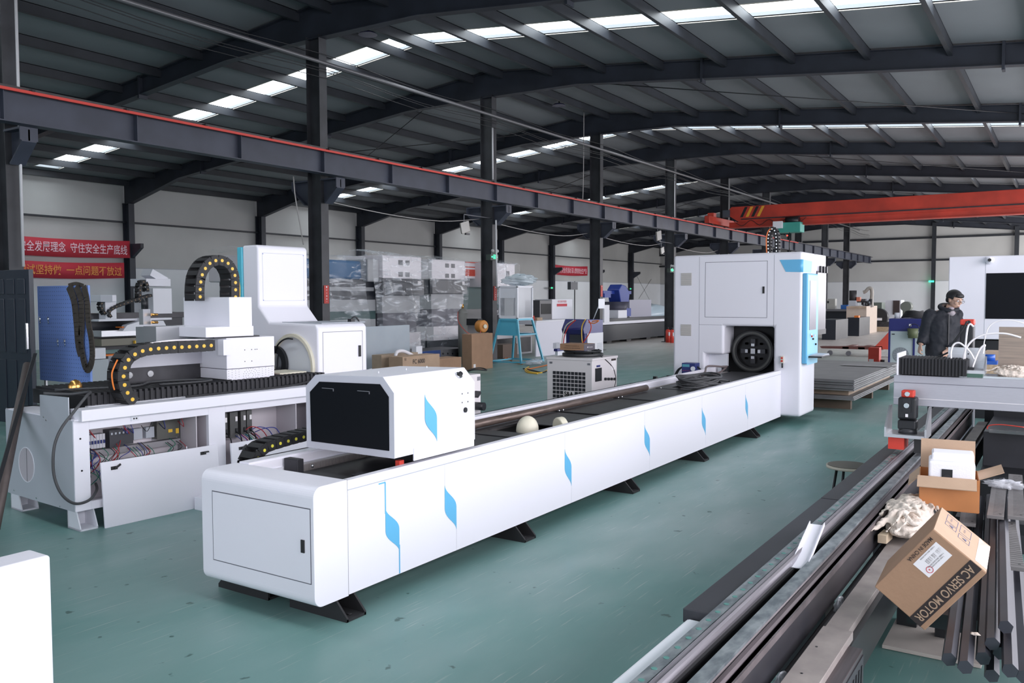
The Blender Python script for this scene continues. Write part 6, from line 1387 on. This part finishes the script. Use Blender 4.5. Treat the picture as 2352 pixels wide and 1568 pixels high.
for k, px_ in enumerate((1534, 1544)):
    c = PZ(px_, 786 if k == 0 else 787, 0); t = thing('fire_extinguisher', 'red fire extinguisher at the column foot, the %s one of the pair' % ('left' if k == 0 else 'right'), 'fire extinguisher', (c.x, c.y, 0), group='fire extinguishers')
    MB().cyl((c.x, c.y, 0), (c.x, c.y, .42), .085, 18).sphere((c.x, c.y, .42), .085, 16, 8, (1, 1, .8)).build('bottle', RED, t); MB().box(c.x-.085, c.x+.02, c.y-.09, c.y-.05, .25, .38).build('label', WTXT, t); MB().cyl((c.x, c.y, .48), (c.x, c.y, .56), .03, 10).build('valve', BLACK, t)

# ---- left bay: distant open machine
t = thing('laser_machine', 'distant open laser machine with brown energy chain behind the blue tool board', 'machine', (9.5, 14.2, 0)); Y = 14.0
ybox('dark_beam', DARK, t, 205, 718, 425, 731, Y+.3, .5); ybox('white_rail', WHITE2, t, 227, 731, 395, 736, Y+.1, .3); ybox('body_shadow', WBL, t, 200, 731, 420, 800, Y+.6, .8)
ybox('steel_shelf', ALU, t, 233, 757, 366, 771, Y+.1, .3); ybox('orange_bar', ORANGE, t, 280, 749, 340, 752, Y+.05, .2); ybox('orange_strip', ORANGE, t, 240, 811, 350, 815, Y+.1, .2); ybox('yellow_label_strip', YEL, t, 310, 781, 353, 788, Y+.1, .2); ybox('rollers', mat('roller_olive', (.18, .17, .13), .4), t, 233, 776, 353, 792, Y+.15, .3); ybox('grey_box', WHITE2, t, 215, 799, 243, 824, Y, .3)
ybox('lower_body', mat('lower_body_pale', (.45, .50, .53), .5), t, 205, 822, 350, 872, Y+.05, 1.0, zb=.12); ybox('foot_rail', BLACK, t, 205, 860, 350, 878, Y+.15, .8, zb=0)
c = PY(335, 745, Y); MB().prism([(c.x-.45, c.z-.10), (c.x+.45, c.z-.10), (c.x+.36, c.z+.06), (c.x+.12, c.z+.06), (c.x+.08, c.z+.12), (c.x-.08, c.z+.12), (c.x-.12, c.z+.06), (c.x-.36, c.z-.0)], 'y', Y, Y+.15).build('trapezoid_bracket', WHITE2, t)
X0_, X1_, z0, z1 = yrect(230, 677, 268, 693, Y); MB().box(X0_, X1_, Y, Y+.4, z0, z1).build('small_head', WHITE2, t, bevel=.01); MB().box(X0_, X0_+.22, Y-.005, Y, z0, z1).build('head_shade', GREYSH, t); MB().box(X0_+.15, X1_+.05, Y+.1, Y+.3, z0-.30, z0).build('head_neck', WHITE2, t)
ybox('white_head', WHITE2, t, 352, 662, 395, 720, Y+.2, .6); ybox('head_top', WHITE2, t, 336, 640, 392, 657, Y+.3, .5)
c = PY(362, 640, Y+.4); MB().obox((c.x, Y+.5, c.z+.04), (.16, 0, -.08), (0, .15, 0), (.03, 0, .06)).build('tilted_cover', WHITE2, t)
BCH = mat('chain_dot_tan', (.35, .22, .10), .5)
ch = thing('energy_chain', 'brown-black energy chain rising to the distant white head', 'energy chain', PY(250, 720, Y)); drag_chain(ch, spline([PY(*p, Y+.1) for p in ((252, 728), (247, 718), (256, 708), (275, 700), (310, 688), (345, 678))], 4), .10, .05, .075, (0, 1, 0), BCH)
ch = thing('energy_chain', 'black energy chain arch at the distant white head', 'energy chain', PY(325, 690, Y)); drag_chain(ch, spline([PY(*p, Y+.15) for p in ((318, 695), (317, 670), (320, 652), (327, 647), (333, 653), (335, 670))], 4), .12, .06, .08, (0, 1, 0), BCH)
ch = thing('energy_chain', 'small black energy chain arch left of the distant brown chain', 'energy chain', PY(240, 700, Y)); drag_chain(ch, spline([PY(*p, Y+.15) for p in ((240, 722), (232, 712), (229, 700), (233, 692))], 4), .10, .05, .07, (0, 1, 0), BCH)
t = thing('steel_cabinet_block', 'bare grey steel block behind the white head housing', 'block', lw(1.0, 1.5, 0)); a = lp(362, 752, 1.5); b_ = lp(416, 800, 1.5)
q = MB(); la_, lb_ = LW.inverted() @ a, LW.inverted() @ b_; o = MB().box(la_.x, lb_.x+.3, 1.5, 1.9, 0, la_.z); o.v = [tuple(LW @ Vector(v)) for v in o.v]; o.build('block', mat('block_grey', (.33,)*3), t)

# ---- stacked steel sheets, chillers, jack, crates on the right
t = thing('steel_sheet_stack', 'stack of dark steel sheets on timber bearers right of the white cabinet', 'sheet stack', (14.5, 3, 0))
SH = mat('sheet_steel_dark', (.27, .27, .275), .45, metal=.3, var=.2, vscale=3)
for k in range(12):
    z = .16+.018*k; sh_ = .012*((k*7)%5)
    if k >= 3: z += .08
    MB().box(12.9+sh_, 16.8+sh_ - (.2 if k < 3 else 0), 2.58+sh_*.5-(.0 if k >= 3 else -.0), 4.0, z, z+.016).build('sheet', SH, t)
for x in (13.2, 14.8, 16.3): MB().box(x-.05, x+.05, 2.68, 4.0, 0, .16).build('bearer', mat('old_timber', (.16, .12, .09), .8), t)
MB().box(13.1, 16.5, 2.7, 3.9, .214, .29).build('plywood_layer', PLY, t)
tag(xbox('flat_bar', mat('flat_bar_grey', (.32, .32, .33), .4, metal=.5), None, 1930, 841, 2053, 848, 15.5, .3, zb=.465), 'long light grey flat bar lying above the steel sheet stack', 'bar')
t = thing('blue_chiller', 'navy and white chiller with round fan grille and coiled black cable on top', 'chiller', (21.6, 3.25, 0))
y0, y1 = 2.99, 3.52; MB().box(21.3, 22.3, y0-.35, y1, .06, .98).build('case', mat('chiller_pale', (.52, .60, .62), .45), t, bevel=.01); MB().box(21.29, 22.31, y0-.36, y1+.01, .86, 1.15).build('navy_top', CN, t, bevel=.01)
for y in (y0-.02, y1-.03): MB().box(21.28, 21.3, y, y+.04, .04, .9).build('corner_strip', CN, t)
cg = (21.29, 3.26, .32); MB().cyl((21.3, cg[1], cg[2]), (21.285, cg[1], cg[2]), .17, 30).build('fan_grille', mat('fan_grey', (.25, .28, .31), .5), t)
q = MB()
for a_ in range(8): q.obox((21.283, cg[1], cg[2]), (.001, 0, 0), (0, .17*math.cos(a_*PI/8), .17*math.sin(a_*PI/8)), (0, -.003*math.sin(a_*PI/8), .003*math.cos(a_*PI/8)))
q.build('grille_spokes', GREYSH, t)
for y in (3.1, 3.43): MB().box(21.285, 21.3, y-.03, y+.03, .78, .80).build('handle_slot', BLACK, t)
MB().box(21.28, 21.29, 3.05, 3.1, .98, 1.03).build('badge', WTXT, t); MB().cyl((21.6, 3.4, 1.15), (21.6, 3.4, 1.28), .06, 12).build('filler', WHITE2, t)
q = MB()
for k in range(5): q.tube([(21.7+.22*math.cos(a_), 3.05+(.26-.02*k)*math.sin(a_), 1.185+.03*k+.01*math.sin(3*a_)) for a_ in [2*PI*i/26 for i in range(26)]], .022, 6, True)
tag(q.build('cable_coil', BLACKM), 'black cable coil on top of the navy chiller', 'cable')
c = PX(2097, 764, 21.19); t = thing('green_can', 'olive green can hanging at the corner of the navy chiller', 'can', c); MB().cyl((21.18, c.y, c.z-.12), (21.18, c.y, c.z+.10), .10, 16, .12).build('can', mat('olive', (.12, .14, .07), .5), t); MB().tube([(21.18, c.y-.02+.10*math.cos(a_), c.z+.10+.10*math.sin(a_)) for a_ in [PI*i/12 for i in range(13)]], .008).build('bail', DARK, t)
t = thing('red_battery_box', 'small red box with white label standing on the floor left of the navy chiller', 'box', (22.4, 4.1, 0)); y0, y1, z0, z1 = xrect(1994, 798, 2019, 835, 22.4); MB().box(22.4, 22.7, y0, y1, 0, z1).build('case', RED, t, bevel=.01); MB().box(22.39, 22.4, y1-.13, y1-.02, .05, .12).build('label', WTXT, t); MB().cyl((22.5, y0-.12, .06), (22.5, y0-.02, .06), .05, 12).build('wheel', BLACK, t)
t = thing('pallet_jack', 'red and brown pallet jack parked behind the small red box', 'pallet jack', (26, 5, 0)); JR = mat('jack_brown', (.16, .06, .05), .5)
for dy in (0, .42): MB().box(25.0, 26.3, 4.75+dy*1.0+.0, 4.92+dy, .20, .26).build('fork', JR, t)
MB().prism([(4.3, .2), (5.9, .2), (5.95, .25), (4.3, .30)], 'x', 25.0, 25.3).build('fork', JR, t)
for y in (5.2, 5.7): MB().cyl((25.1, y, .07), (25.2, y, .07), .07, 12).build('wheel', GREY, t)
MB().prism([(4.55, .22), (4.05, .22), (4.02, .72), (4.12, .72)], 'x', 25.0, 25.4).build('pump_frame', mat('jack_red', (.70, .09, .06), .5), t); MB().cyl((25.1, 4.4, .3), (25.1, 4.06, .8), .025, 8).build('tow_handle', DARK, t)
for i, (x0, yb_, x1, yt_, xs_) in enumerate(((1878, 780, 1947, 734, 1919), (1946, 772, 1997, 729, 1973))):
    Xf = 34.2 if i == 0 else 38.0; t = thing('black_crate', 'black steel box with an open slot underneath, %s of the two' % ('nearer' if i == 0 else 'further'), 'crate', (Xf, 8, 0), group='black steel boxes')
    ym, y1 = PX(xs_, 750, Xf).y, PX(x0, 750, Xf).y; zt_ = PX(x0, yt_, Xf).z; xr_ = PY(x1, 755, ym).x
    MB().prism([(ym, 0), (ym, zt_), (y1, zt_), (y1, .28), (ym+.5, .28), (ym+.5, 0)], 'x', Xf, xr_).build('case', WBL, t)
    MB().box(Xf, xr_, ym-.01, ym, 0, zt_).build('side_plate', DKP, t)
tag(MB().box(38.1, 38.4, PX(1972, 728, 38.1).y, PX(1962, 728, 38.1).y, PX(1946, 729, 38.0).z, PX(1946, 729, 38.0).z+.08).build('orange_block', ORANGE), 'small orange block on the further black steel box', 'block')
t = thing('wooden_crate', 'large pale plywood crate behind the black steel boxes', 'crate', (41, 8, 0)); Xf = 40.5; y1, y0 = PX(1944, 720, Xf).y, PX(1990, 720, Xf).y; zt_ = PX(1970, 703, Xf).z; MB().box(Xf, 43.0, y0, y1, 0, zt_).build('case', mat('pale_crate', (.60, .50, .42), .75, var=.08), t)
for z in (.05, zt_-.1): MB().box(Xf-.03, Xf, y0, y1, z, z+.08).build('batten', PLY, t)
t = thing('pump_machine', 'jumble of grey pumps and bent pipes on the wooden crate', 'machine', (42, 8, 1.2)); Z_ = zt_
xbox('motor_box', GREYSH, t, 1949, 690, 1966, 702, 41.0, .6); c = PX(1959, 682, 41.2); MB().cyl((41.2, c.y, Z_+.15), (41.2, c.y, c.z+.3), .16, 14).build('black_cylinder', BLACKM, t); xbox('salmon_cap', mat('salmon', (.55, .17, .10), .5), t, 1967, 682, 1975, 692, 41.1, .3)
pts = [PX(*p, 41.5) for p in ((1983, 671), (1988, 669), (1995, 662), (2001, 663), (2003, 673), (2002, 690), (2003, 705))]; MB().tube(spline(pts, 5), .08, 10).build('bent_pipe', mat('pipe_warm_grey', (.33, .31, .28), .5), t)
pts = [PX(*p, 41.3) for p in ((1964, 693), (1975, 692), (1990, 693), (1998, 700))]; MB().tube(spline(pts, 4), .05, 8).build('dark_pipe', DARK, t)
for k in range(7): c = PX(1984+k*3, 694+(k%3)*3, 41.6); MB().cyl((41.5, c.y, c.z-.12), (41.5, c.y, c.z+.15), .09, 10).build('pump_part', GREYSH if k%2 else DARK, t)
t = thing('blower', 'large dark green-grey blower on a pallet beside the plywood crate', 'blower', (44, 6.9, 0)); c = PX(2017, 728, 44); MB().cyl((44.4, c.y, c.z), (44.0, c.y, c.z), .42, 24).build('drum', DARK, t); MB().cyl((43.99, c.y, c.z), (43.97, c.y, c.z), .34, 24).build('face', BLACKM, t); MB().box(43.95, 43.97, c.y-.18, c.y+.14, c.z-.16, c.z-.04).build('label', WTXT, t); MB().box(43.9, 45, c.y-1.3, c.y+.8, 0, .22).build('pallet', WOOD, t); MB().box(43.9, 44.9, c.y-.6, c.y+.5, .22, .45).build('base', DARK, t); MB().box(44.3, 45.2, c.y-.1, c.y+.5, c.z+.35, c.z+.70).build('housing_top', mat('housing_green', (.12, .15, .13), .5), t)
t = thing('white_cabinet', 'distant white cabinet with dark open door left of the person', 'cabinet', (48, 6.4, 0)); xbox('case', WHITE2, t, 2033, 689, 2069, 744, 48, 1.0, zb=0); xbox('open_door_dark', mat('door_brown', (.07, .05, .05), .5), t, 2051, 690, 2066, 722, 47.95, .05)
a = PX(2080, 704, 46); tag(MB().cyl(a, a+Vector((.7, 0, 0)), .25, 18).box(46.1, 46.5, a.y-.15, a.y+.15, 0, a.z-.2).build('air_tank', mat('tank_olive', (.15, .17, .15), .5)), 'distant dark air tank left of the person', 'tank')
t = thing('long_bench', 'long dark far bench with small devices behind the white cabinet', 'bench', (44, 10, 0)); Xf = 44; y1, y0 = PX(1862, 720, Xf).y, PX(1944, 720, Xf).y; MB().box(Xf, Xf+1, y0, y1, .95, 1.05).build('bench_top', GREY, t); MB().box(Xf+.1, Xf+1, y0, y1, .4, .95).build('bench_body', WBL, t); MB().box(Xf+.0, Xf+1, y0, y1, 0, .15).build('base', DARK, t)
for x_ in (y0+.3, y1-.3): MB().box(Xf+.1, Xf+.3, x_, x_+.1, .1, .45).build('leg', DARK, t)
t = thing('far_chiller', 'small pale chiller with blue side standing on the far bench', 'chiller', (44.2, 10.9, 1.05)); xbox('case', mat('far_cream', (.45, .45, .42), .5), t, 1899, 686, 1918, 708, 44.1, .4, zb=1.05); MB().box(44.08, 44.1, *xrect(1900, 691, 1904, 696, 44.1)[:2], *xrect(1900, 691, 1904, 696, 44.1)[2:]).build('display', BLACK, t)
tag(xbox('blue_box', mat('box_blue', (.03, .14, .45), .5), None, 1931, 700, 1947, 708, 44.1, .4, zb=1.05), 'small blue box on the far bench', 'box')
# ---- big white cabinet with dark window at the right edge
t = thing('white_enclosure', 'tall white machine enclosure with a dark window behind the person', 'enclosure', (13.2, .5, 0))
MB().box(13.0, 14.2, -1.6, 1.41, 1.08, 2.19).build('upper_case', WHITE, t, bevel=.012); MB().box(13.1, 14.1, -1.5, 1.30, .0, 1.06).build('lower_body', BLACK, t)
MB().box(12.992, 13.0, -1.4, .96, 1.355, 1.96).build('dark_window', BLACKG, t)
MB().box(12.998, 13.0, .968, .972, 1.09, 2.18).build('seam', GREYSH, t)
c = PX(2273, 597, 12.9); MB().cyl((13.0, c.y, c.z), (12.93, c.y, c.z), .05, 18).build('camera_base', WHITE, t); MB().sphere((12.93, c.y, c.z), .042, 14, 10).build('camera_ball', WHITE, t); MB().cyl((12.92, c.y, c.z), (12.88, c.y, c.z), .022, 14).build('camera_lens', BLACK, t)
# ---- floor cables near the blue stand
for k, (pts, m_, lab) in enumerate((([(1206, 846), (1216, 853), (1240, 856), (1257, 850)], YEL, 'yellow cable looped on the floor right of the sky blue stand'), ([(1202, 846), (1225, 851), (1245, 855), (1255, 852)], BLACKM, 'black cable looped on the floor right of the sky blue stand'), ([(1210, 848), (1235, 843), (1257, 838)], ORANGE, 'orange cable on the floor running behind the cream chiller'), ([(1150, 830), (1165, 822), (1180, 832), (1200, 836)], ORANGE, 'orange cable lying under the sky blue stand'), ([(1215, 842), (1206, 848), (1212, 855), (1235, 858)], YEL, 'yellow cable loop nearest the camera by the sky blue stand'))):
    cable('floor_cable', lab, 'cable', [PZ(*p, .012) for p in pts], .014, m_, 6, 'cables on the floor')
tag(crumple(MB(), PZ(1228, 832, .06), .28, .16, .07, 16, 8, .35, 3).build('film_ball', FILM), 'crumpled clear film on the floor right of the sky blue stand', 'plastic film')

# ================================================================== PERSON
PXX = 12.0
def pp(x, y, dx=0): return PX(x, y, PXX)+Vector((dx, 0, 0))
SKIN = mat('skin', (.52, .33, .25), .55); HAIR = mat('black_hair', (.010, .009, .010), .55); JK = mat('navy_jacket', (.009, .011, .018), .7, bump=.35, bscale=18); PANT = mat('black_trousers', (.008, .008, .010), .8); INNER = mat('grey_sweater', (.38, .33, .36), .85); LINING = mat('brown_lining', (.10, .075, .07), .85)
def ell(q, c, ax, n=18, m_=12):
    c = Vector(c); vs = [c-ax[2]]
    for j in range(1, m_):
        a = -PI/2+PI*j/m_
        for i in range(n): vs.append(c+ax[0]*(math.cos(a)*math.cos(2*PI*i/n))+ax[1]*(math.cos(a)*math.sin(2*PI*i/n))+ax[2]*math.sin(a))
    vs.append(c+ax[2]); T = len(vs)-1; fs = [(0, 1+(i+1)%n, 1+i) for i in range(n)]+[(T, T-n+i, T-n+(i+1)%n) for i in range(n)]
    for j in range(m_-2):
        for i in range(n): a = 1+j*n; fs.append((a+i, a+(i+1)%n, a+n+(i+1)%n, a+n+i))
    return q.add(vs, fs, True)
def etube(q, rings, n=18):   # rings: (centre, u half-axis, w half-axis)
    vs = []
    for c, u, w in rings: vs += [Vector(c)+Vector(u)*math.cos(2*PI*i/n)+Vector(w)*math.sin(2*PI*i/n) for i in range(n)]
    m_ = len(rings); fs = [(j*n+i, j*n+(i+1)%n, (j+1)*n+(i+1)%n, (j+1)*n+i) for j in range(m_-1) for i in range(n)]+[tuple(reversed(range(n))), tuple((m_-1)*n+i for i in range(n))]
    return q.add(vs, fs, True)
Z = Vector((0, 0, 1))
fd = Vector((-.86, -.50, 0)).normalized(); sd = Vector((fd.y, -fd.x, 0))   # facing, and the person's right-hand side
if sd.y < 0: sd = -sd
hc = pp(2193, 688)                      # head centre
base = Vector((PXX, hc.y+.10, 0))
pel = Vector((PXX, pp(2163, 810).y, .93)); chest = Vector((PXX, pp(2166, 745).y, 1.33)); nk = Vector((PXX-.02, pp(2180, 716).y, 1.50))
ps = thing('person', 'person with short black hair and glasses in a dark hooded jacket looking down right', 'person', (PXX, pel.y, 0))
hd = Vector((-.50, -.80, -.33)).normalized(); hs = hd.cross(Z).normalized(); hu = hs.cross(hd).normalized()
shR, shL = chest+sd*.170+Z*.085, chest-sd*.170+Z*.085
elR, wrR = pp(2126, 765), pp(2119, 788); elR = Vector((shR.x-.0, pp(2126, 765).y, 1.17)); wrR = Vector((shR.x-.08, pp(2119, 790).y, pp(2119, 790).z))
elL, wrL = shL+Vector((-.03, -.04, -.28)), shL+Vector((-.22, .08, -.42))
q = MB()
# torso, neck, limbs
etube(q, [(pel-Z*.08, sd*.15, fd*.10), (pel+Z*.05, sd*.155, fd*.105), (pel+(chest-pel)*.5, sd*.135, fd*.10), (chest, sd*.17, fd*.115), (chest+Z*.13, sd*.15, fd*.09), (nk, sd*.06, fd*.06)])
etube(q, [(nk-Z*.04, hs*.058, hd*.058), (hc-hu*.08-hd*.02, hs*.052, hd*.055)])
q.tube([shR, elR, wrR], [.055, .042, .030], 10); q.tube([shL, elL, wrL], [.055, .042, .030], 10)
for sg in (1, -1):
    hip = pel+sd*sg*.09-Z*.04; kn = Vector((hip.x-.03, hip.y, .50)); an = Vector((hip.x+.02, hip.y, .09))
    q.tube([hip, kn, an], [.085, .058, .040], 12)
    etube(q, [(an-Z*.02-fd*.05, sd*.035, Z*.04), (an-Z*.045+fd*.06, sd*.042, Z*.035), (an-Z*.06+fd*.16, sd*.040, Z*.022)])
# head: cranium, face, jaw, nose, ears, lips, brow
ell(q, hc+hu*.02-hd*.012, (hs*.076, hd*.094, hu*.088)); ell(q, hc-hu*.035+hd*.022, (hs*.060, hd*.062, hu*.075)); ell(q, hc-hu*.085+hd*.045, (hs*.032, hd*.030, hu*.028))
etube(q, [(hc+hu*.012+hd*.085, hs*.008, hu*.01), (hc-hu*.018+hd*.098, hs*.012, hu*.012), (hc-hu*.028+hd*.088, hs*.016, hu*.010)], 10)
for sg in (1, -1):
    ell(q, hc+hs*sg*.074-hd*.012-hu*.006, (hs*.010, hd*.018, hu*.032)); ell(q, hc+hs*sg*.036-hu*.022+hd*.058, (hs*.026, hd*.022, hu*.024)); ell(q, hc+hs*sg*.03+hu*.022+hd*.072, (hs*.024, hd*.010, hu*.008))
ell(q, hc-hu*.055+hd*.080, (hs*.022, hd*.010, hu*.006)); ell(q, hc-hu*.064+hd*.078, (hs*.019, hd*.010, hu*.006))
# hands: palm, four curled fingers, thumb
def hand(q, w, d, side, curl):
    d = d.normalized(); side = side.normalized(); pn = d.cross(side).normalized()
    ell(q, w+d*.045, (side*.040, pn*.016, d*.050))
    for k in range(4):
        L_ = [.066, .074, .070, .056][k]; b0 = w+d*.082+side*(.027-.018*k)
        p1 = b0+d*L_*.42+curl*L_*.12; p2 = p1+(d*.45+curl*.8).normalized()*L_*.34; p3 = p2+(curl*.95-d*.35).normalized()*L_*.3
        q.tube([b0-d*.02, b0, p1, p2, p3], [.009, .0095, .0088, .008, .0065], 8)
    t0 = w+d*.025+side*.034; q.tube([t0-side*.012, t0+d*.022+side*.012, t0+d*.045+side*.008+curl*.014, t0+d*.062+curl*.024], [.012, .0105, .009, .007], 8)
hand(q, wrR, (wrR-elR).normalized()*.9+Z*-.5, fd, -sd)
hand(q, wrL, Vector((-.5, .1, -.8)), sd, fd)
body = q.build('body', SKIN, ps)
rm = body.modifiers.new('fuse', 'REMESH'); rm.mode = 'VOXEL'; rm.voxel_size = .0055; rm.use_smooth_shade = True
sm = body.modifiers.new('smooth', 'SMOOTH'); sm.iterations = 3; sm.factor = .5
# eyes, lips, brows, glasses
for sg in (1, -1):
    ec = hc+hs*sg*.031+hu*.004+hd*.073
    MB().sphere(ec, .0115, 12, 8).build('eye', WTXT, ps); MB().sphere(ec+hd*.008-hu*.003, .0055, 8, 6).build('pupil', BLACK, ps)
    q = MB(); ell(q, hc+hs*sg*.033+hu*.028+hd*.080, (hs*.019, hd*.004, hu*.004)); q.build('eyebrow', HAIR, ps)
q = MB(); ell(q, hc-hu*.060+hd*.086, (hs*.018, hd*.006, hu*.005)); q.build('lips', mat('lips', (.42, .17, .15), .5), ps)
gl = MB()
for sg in (1, -1):
    c = hc+hs*sg*.033+hd*.098+hu*.002; gl.tube([c+hs*.024*math.cos(a_)+hu*.017*math.sin(a_) for a_ in [2*PI*i/20 for i in range(20)]], .0018, 6, True)
    gl.tube([c+hs*sg*.024, hc+hs*sg*.074+hd*.03+hu*.006, hc+hs*sg*.078-hd*.01+hu*.004], .0018, 6)
gl.tube([hc+hs*.010+hd*.100+hu*.004, hc-hs*.010+hd*.100+hu*.004], .0018, 6)
g = gl.build('glasses', mat('glasses_frame', (.08, .05, .04), .3, metal=.5), ps)
# hair cap: short at the sides, fuller on top
q = MB(); ell(q, hc+hu*.032-hd*.018, (hs*.083, hd*.098, hu*.088), 24, 16); ell(q, hc+hu*.062+hd*.045, (hs*.060, hd*.045, hu*.034)); ell(q, hc-hd*.058-hu*.015, (hs*.066, hd*.042, hu*.055))
h = q.build('hair', HAIR, ps)
# cut the hair surface so that face, ears and neck stay free
me = h.data; import bmesh
bm_ = bmesh.new(); bm_.from_mesh(me); inv_ = WM(ps)
kill = []
for v in bm_.verts:
    p_ = inv_ @ v.co-hc; f_, u_ = p_.dot(hd), p_.dot(hu)
    if (f_ > .045 and u_ < .048) or (f_ > -.02 and u_ < -.0) or u_ < -.055: kill.append(v)
bmesh.ops.delete(bm_, geom=kill, context='VERTS'); bm_.to_mesh(me); bm_.free()
sdm = h.modifiers.new('solid', 'SOLIDIFY'); sdm.thickness = .008; sdm.offset = 0
# jacket
q = MB()
etube(q, [(pel-Z*.10, sd*.20, fd*.15), (pel+Z*.02, sd*.20, fd*.155), (pel+(chest-pel)*.45, sd*.188, fd*.15), (chest+Z*.0, sd*.20, fd*.15), (chest+Z*.06, sd*.185, fd*.135), (chest+Z*.115, sd*.15, fd*.118), (nk-Z*.01, sd*.105, fd*.105)], 24)
q.tube(spline([shR-sd*.03, shR+(elR-shR)*.3, elR, elR+(wrR-elR)*.6, wrR+(wrR-elR)*-.06], 3), [.082, .083, .082, .080, .077, .074, .071, .069, .066, .064, .061, .058, .055][:13], 14)
q.tube(spline([shL+sd*.03, shL+(elL-shL)*.4, elL, wrL], 3), [.082, .082, .078, .075, .072, .069, .066, .064, .061, .058][:10], 14)
ell(q, shR-sd*.015, (sd*.088, fd*.085, Z*.085)); ell(q, shL+sd*.015, (sd*.088, fd*.085, Z*.085))
jk = q.build('jacket', JK, ps); rm = jk.modifiers.new('fuse', 'REMESH'); rm.mode = 'VOXEL'; rm.voxel_size = .011; rm.use_smooth_shade = True
tx = bpy.data.textures.new('folds', 'CLOUDS'); tx.noise_scale = .09; dm_ = jk.modifiers.new('folds', 'DISPLACE'); dm_.texture = tx; dm_.strength = .030; dm_.mid_level = .55
sm = jk.modifiers.new('smooth', 'SMOOTH'); sm.iterations = 2
q = MB(); ring_ = lambda c, r0, r1, fr_: [c+sd*r0*math.cos(a_)+fd*r1*math.sin(a_)+Z*(fr_*math.sin(a_)) for a_ in [2*PI*i/24 for i in range(24)]]
q.tube(ring_(nk+Z*.01-fd*.015, .095, .095, -.035), .030, 10, True); q.build('hood', JK, ps)
q = MB(); q.tube(ring_(nk+Z*.005+fd*.005, .078, .085, -.045), .018, 8, True); q.build('hood_lining', LINING, ps)
q = MB(); ell(q, nk-Z*.035+fd*.055, (sd*.055, fd*.055, Z*.06)); q.build('sweater_collar', INNER, ps)
q = MB(); q.obox(chest+fd*.158-Z*.12, sd*.006, Z*.22, fd*.006); q.build('zip', BLACK, ps)
q = MB()
etube(q, [(pel-Z*.12, sd*.165, fd*.12), (pel+Z*.03, sd*.165, fd*.12)], 20)
for sg in (1, -1):
    hip = pel+sd*sg*.09-Z*.06; kn = Vector((hip.x-.03, hip.y, .50)); an = Vector((hip.x+.02, hip.y, .08)); q.tube([hip+Z*.04, hip, kn, an], [.09, .10, .078, .062], 14)
tr = q.build('trousers', PANT, ps); rm = tr.modifiers.new('fuse', 'REMESH'); rm.mode = 'VOXEL'; rm.voxel_size = .014; rm.use_smooth_shade = True
for sg in (1, -1):
    hip = pel+sd*sg*.09; an = Vector((hip.x+.02, hip.y, .0)); q = MB()
    etube(q, [(an+Z*.05-fd*.07, sd*.04, Z*.05), (an+Z*.045+fd*.05, sd*.050, Z*.045), (an+Z*.035+fd*.18, sd*.045, Z*.033), (an+Z*.03+fd*.20, sd*.03, Z*.02)]); q.build('shoe', BLACK, ps)
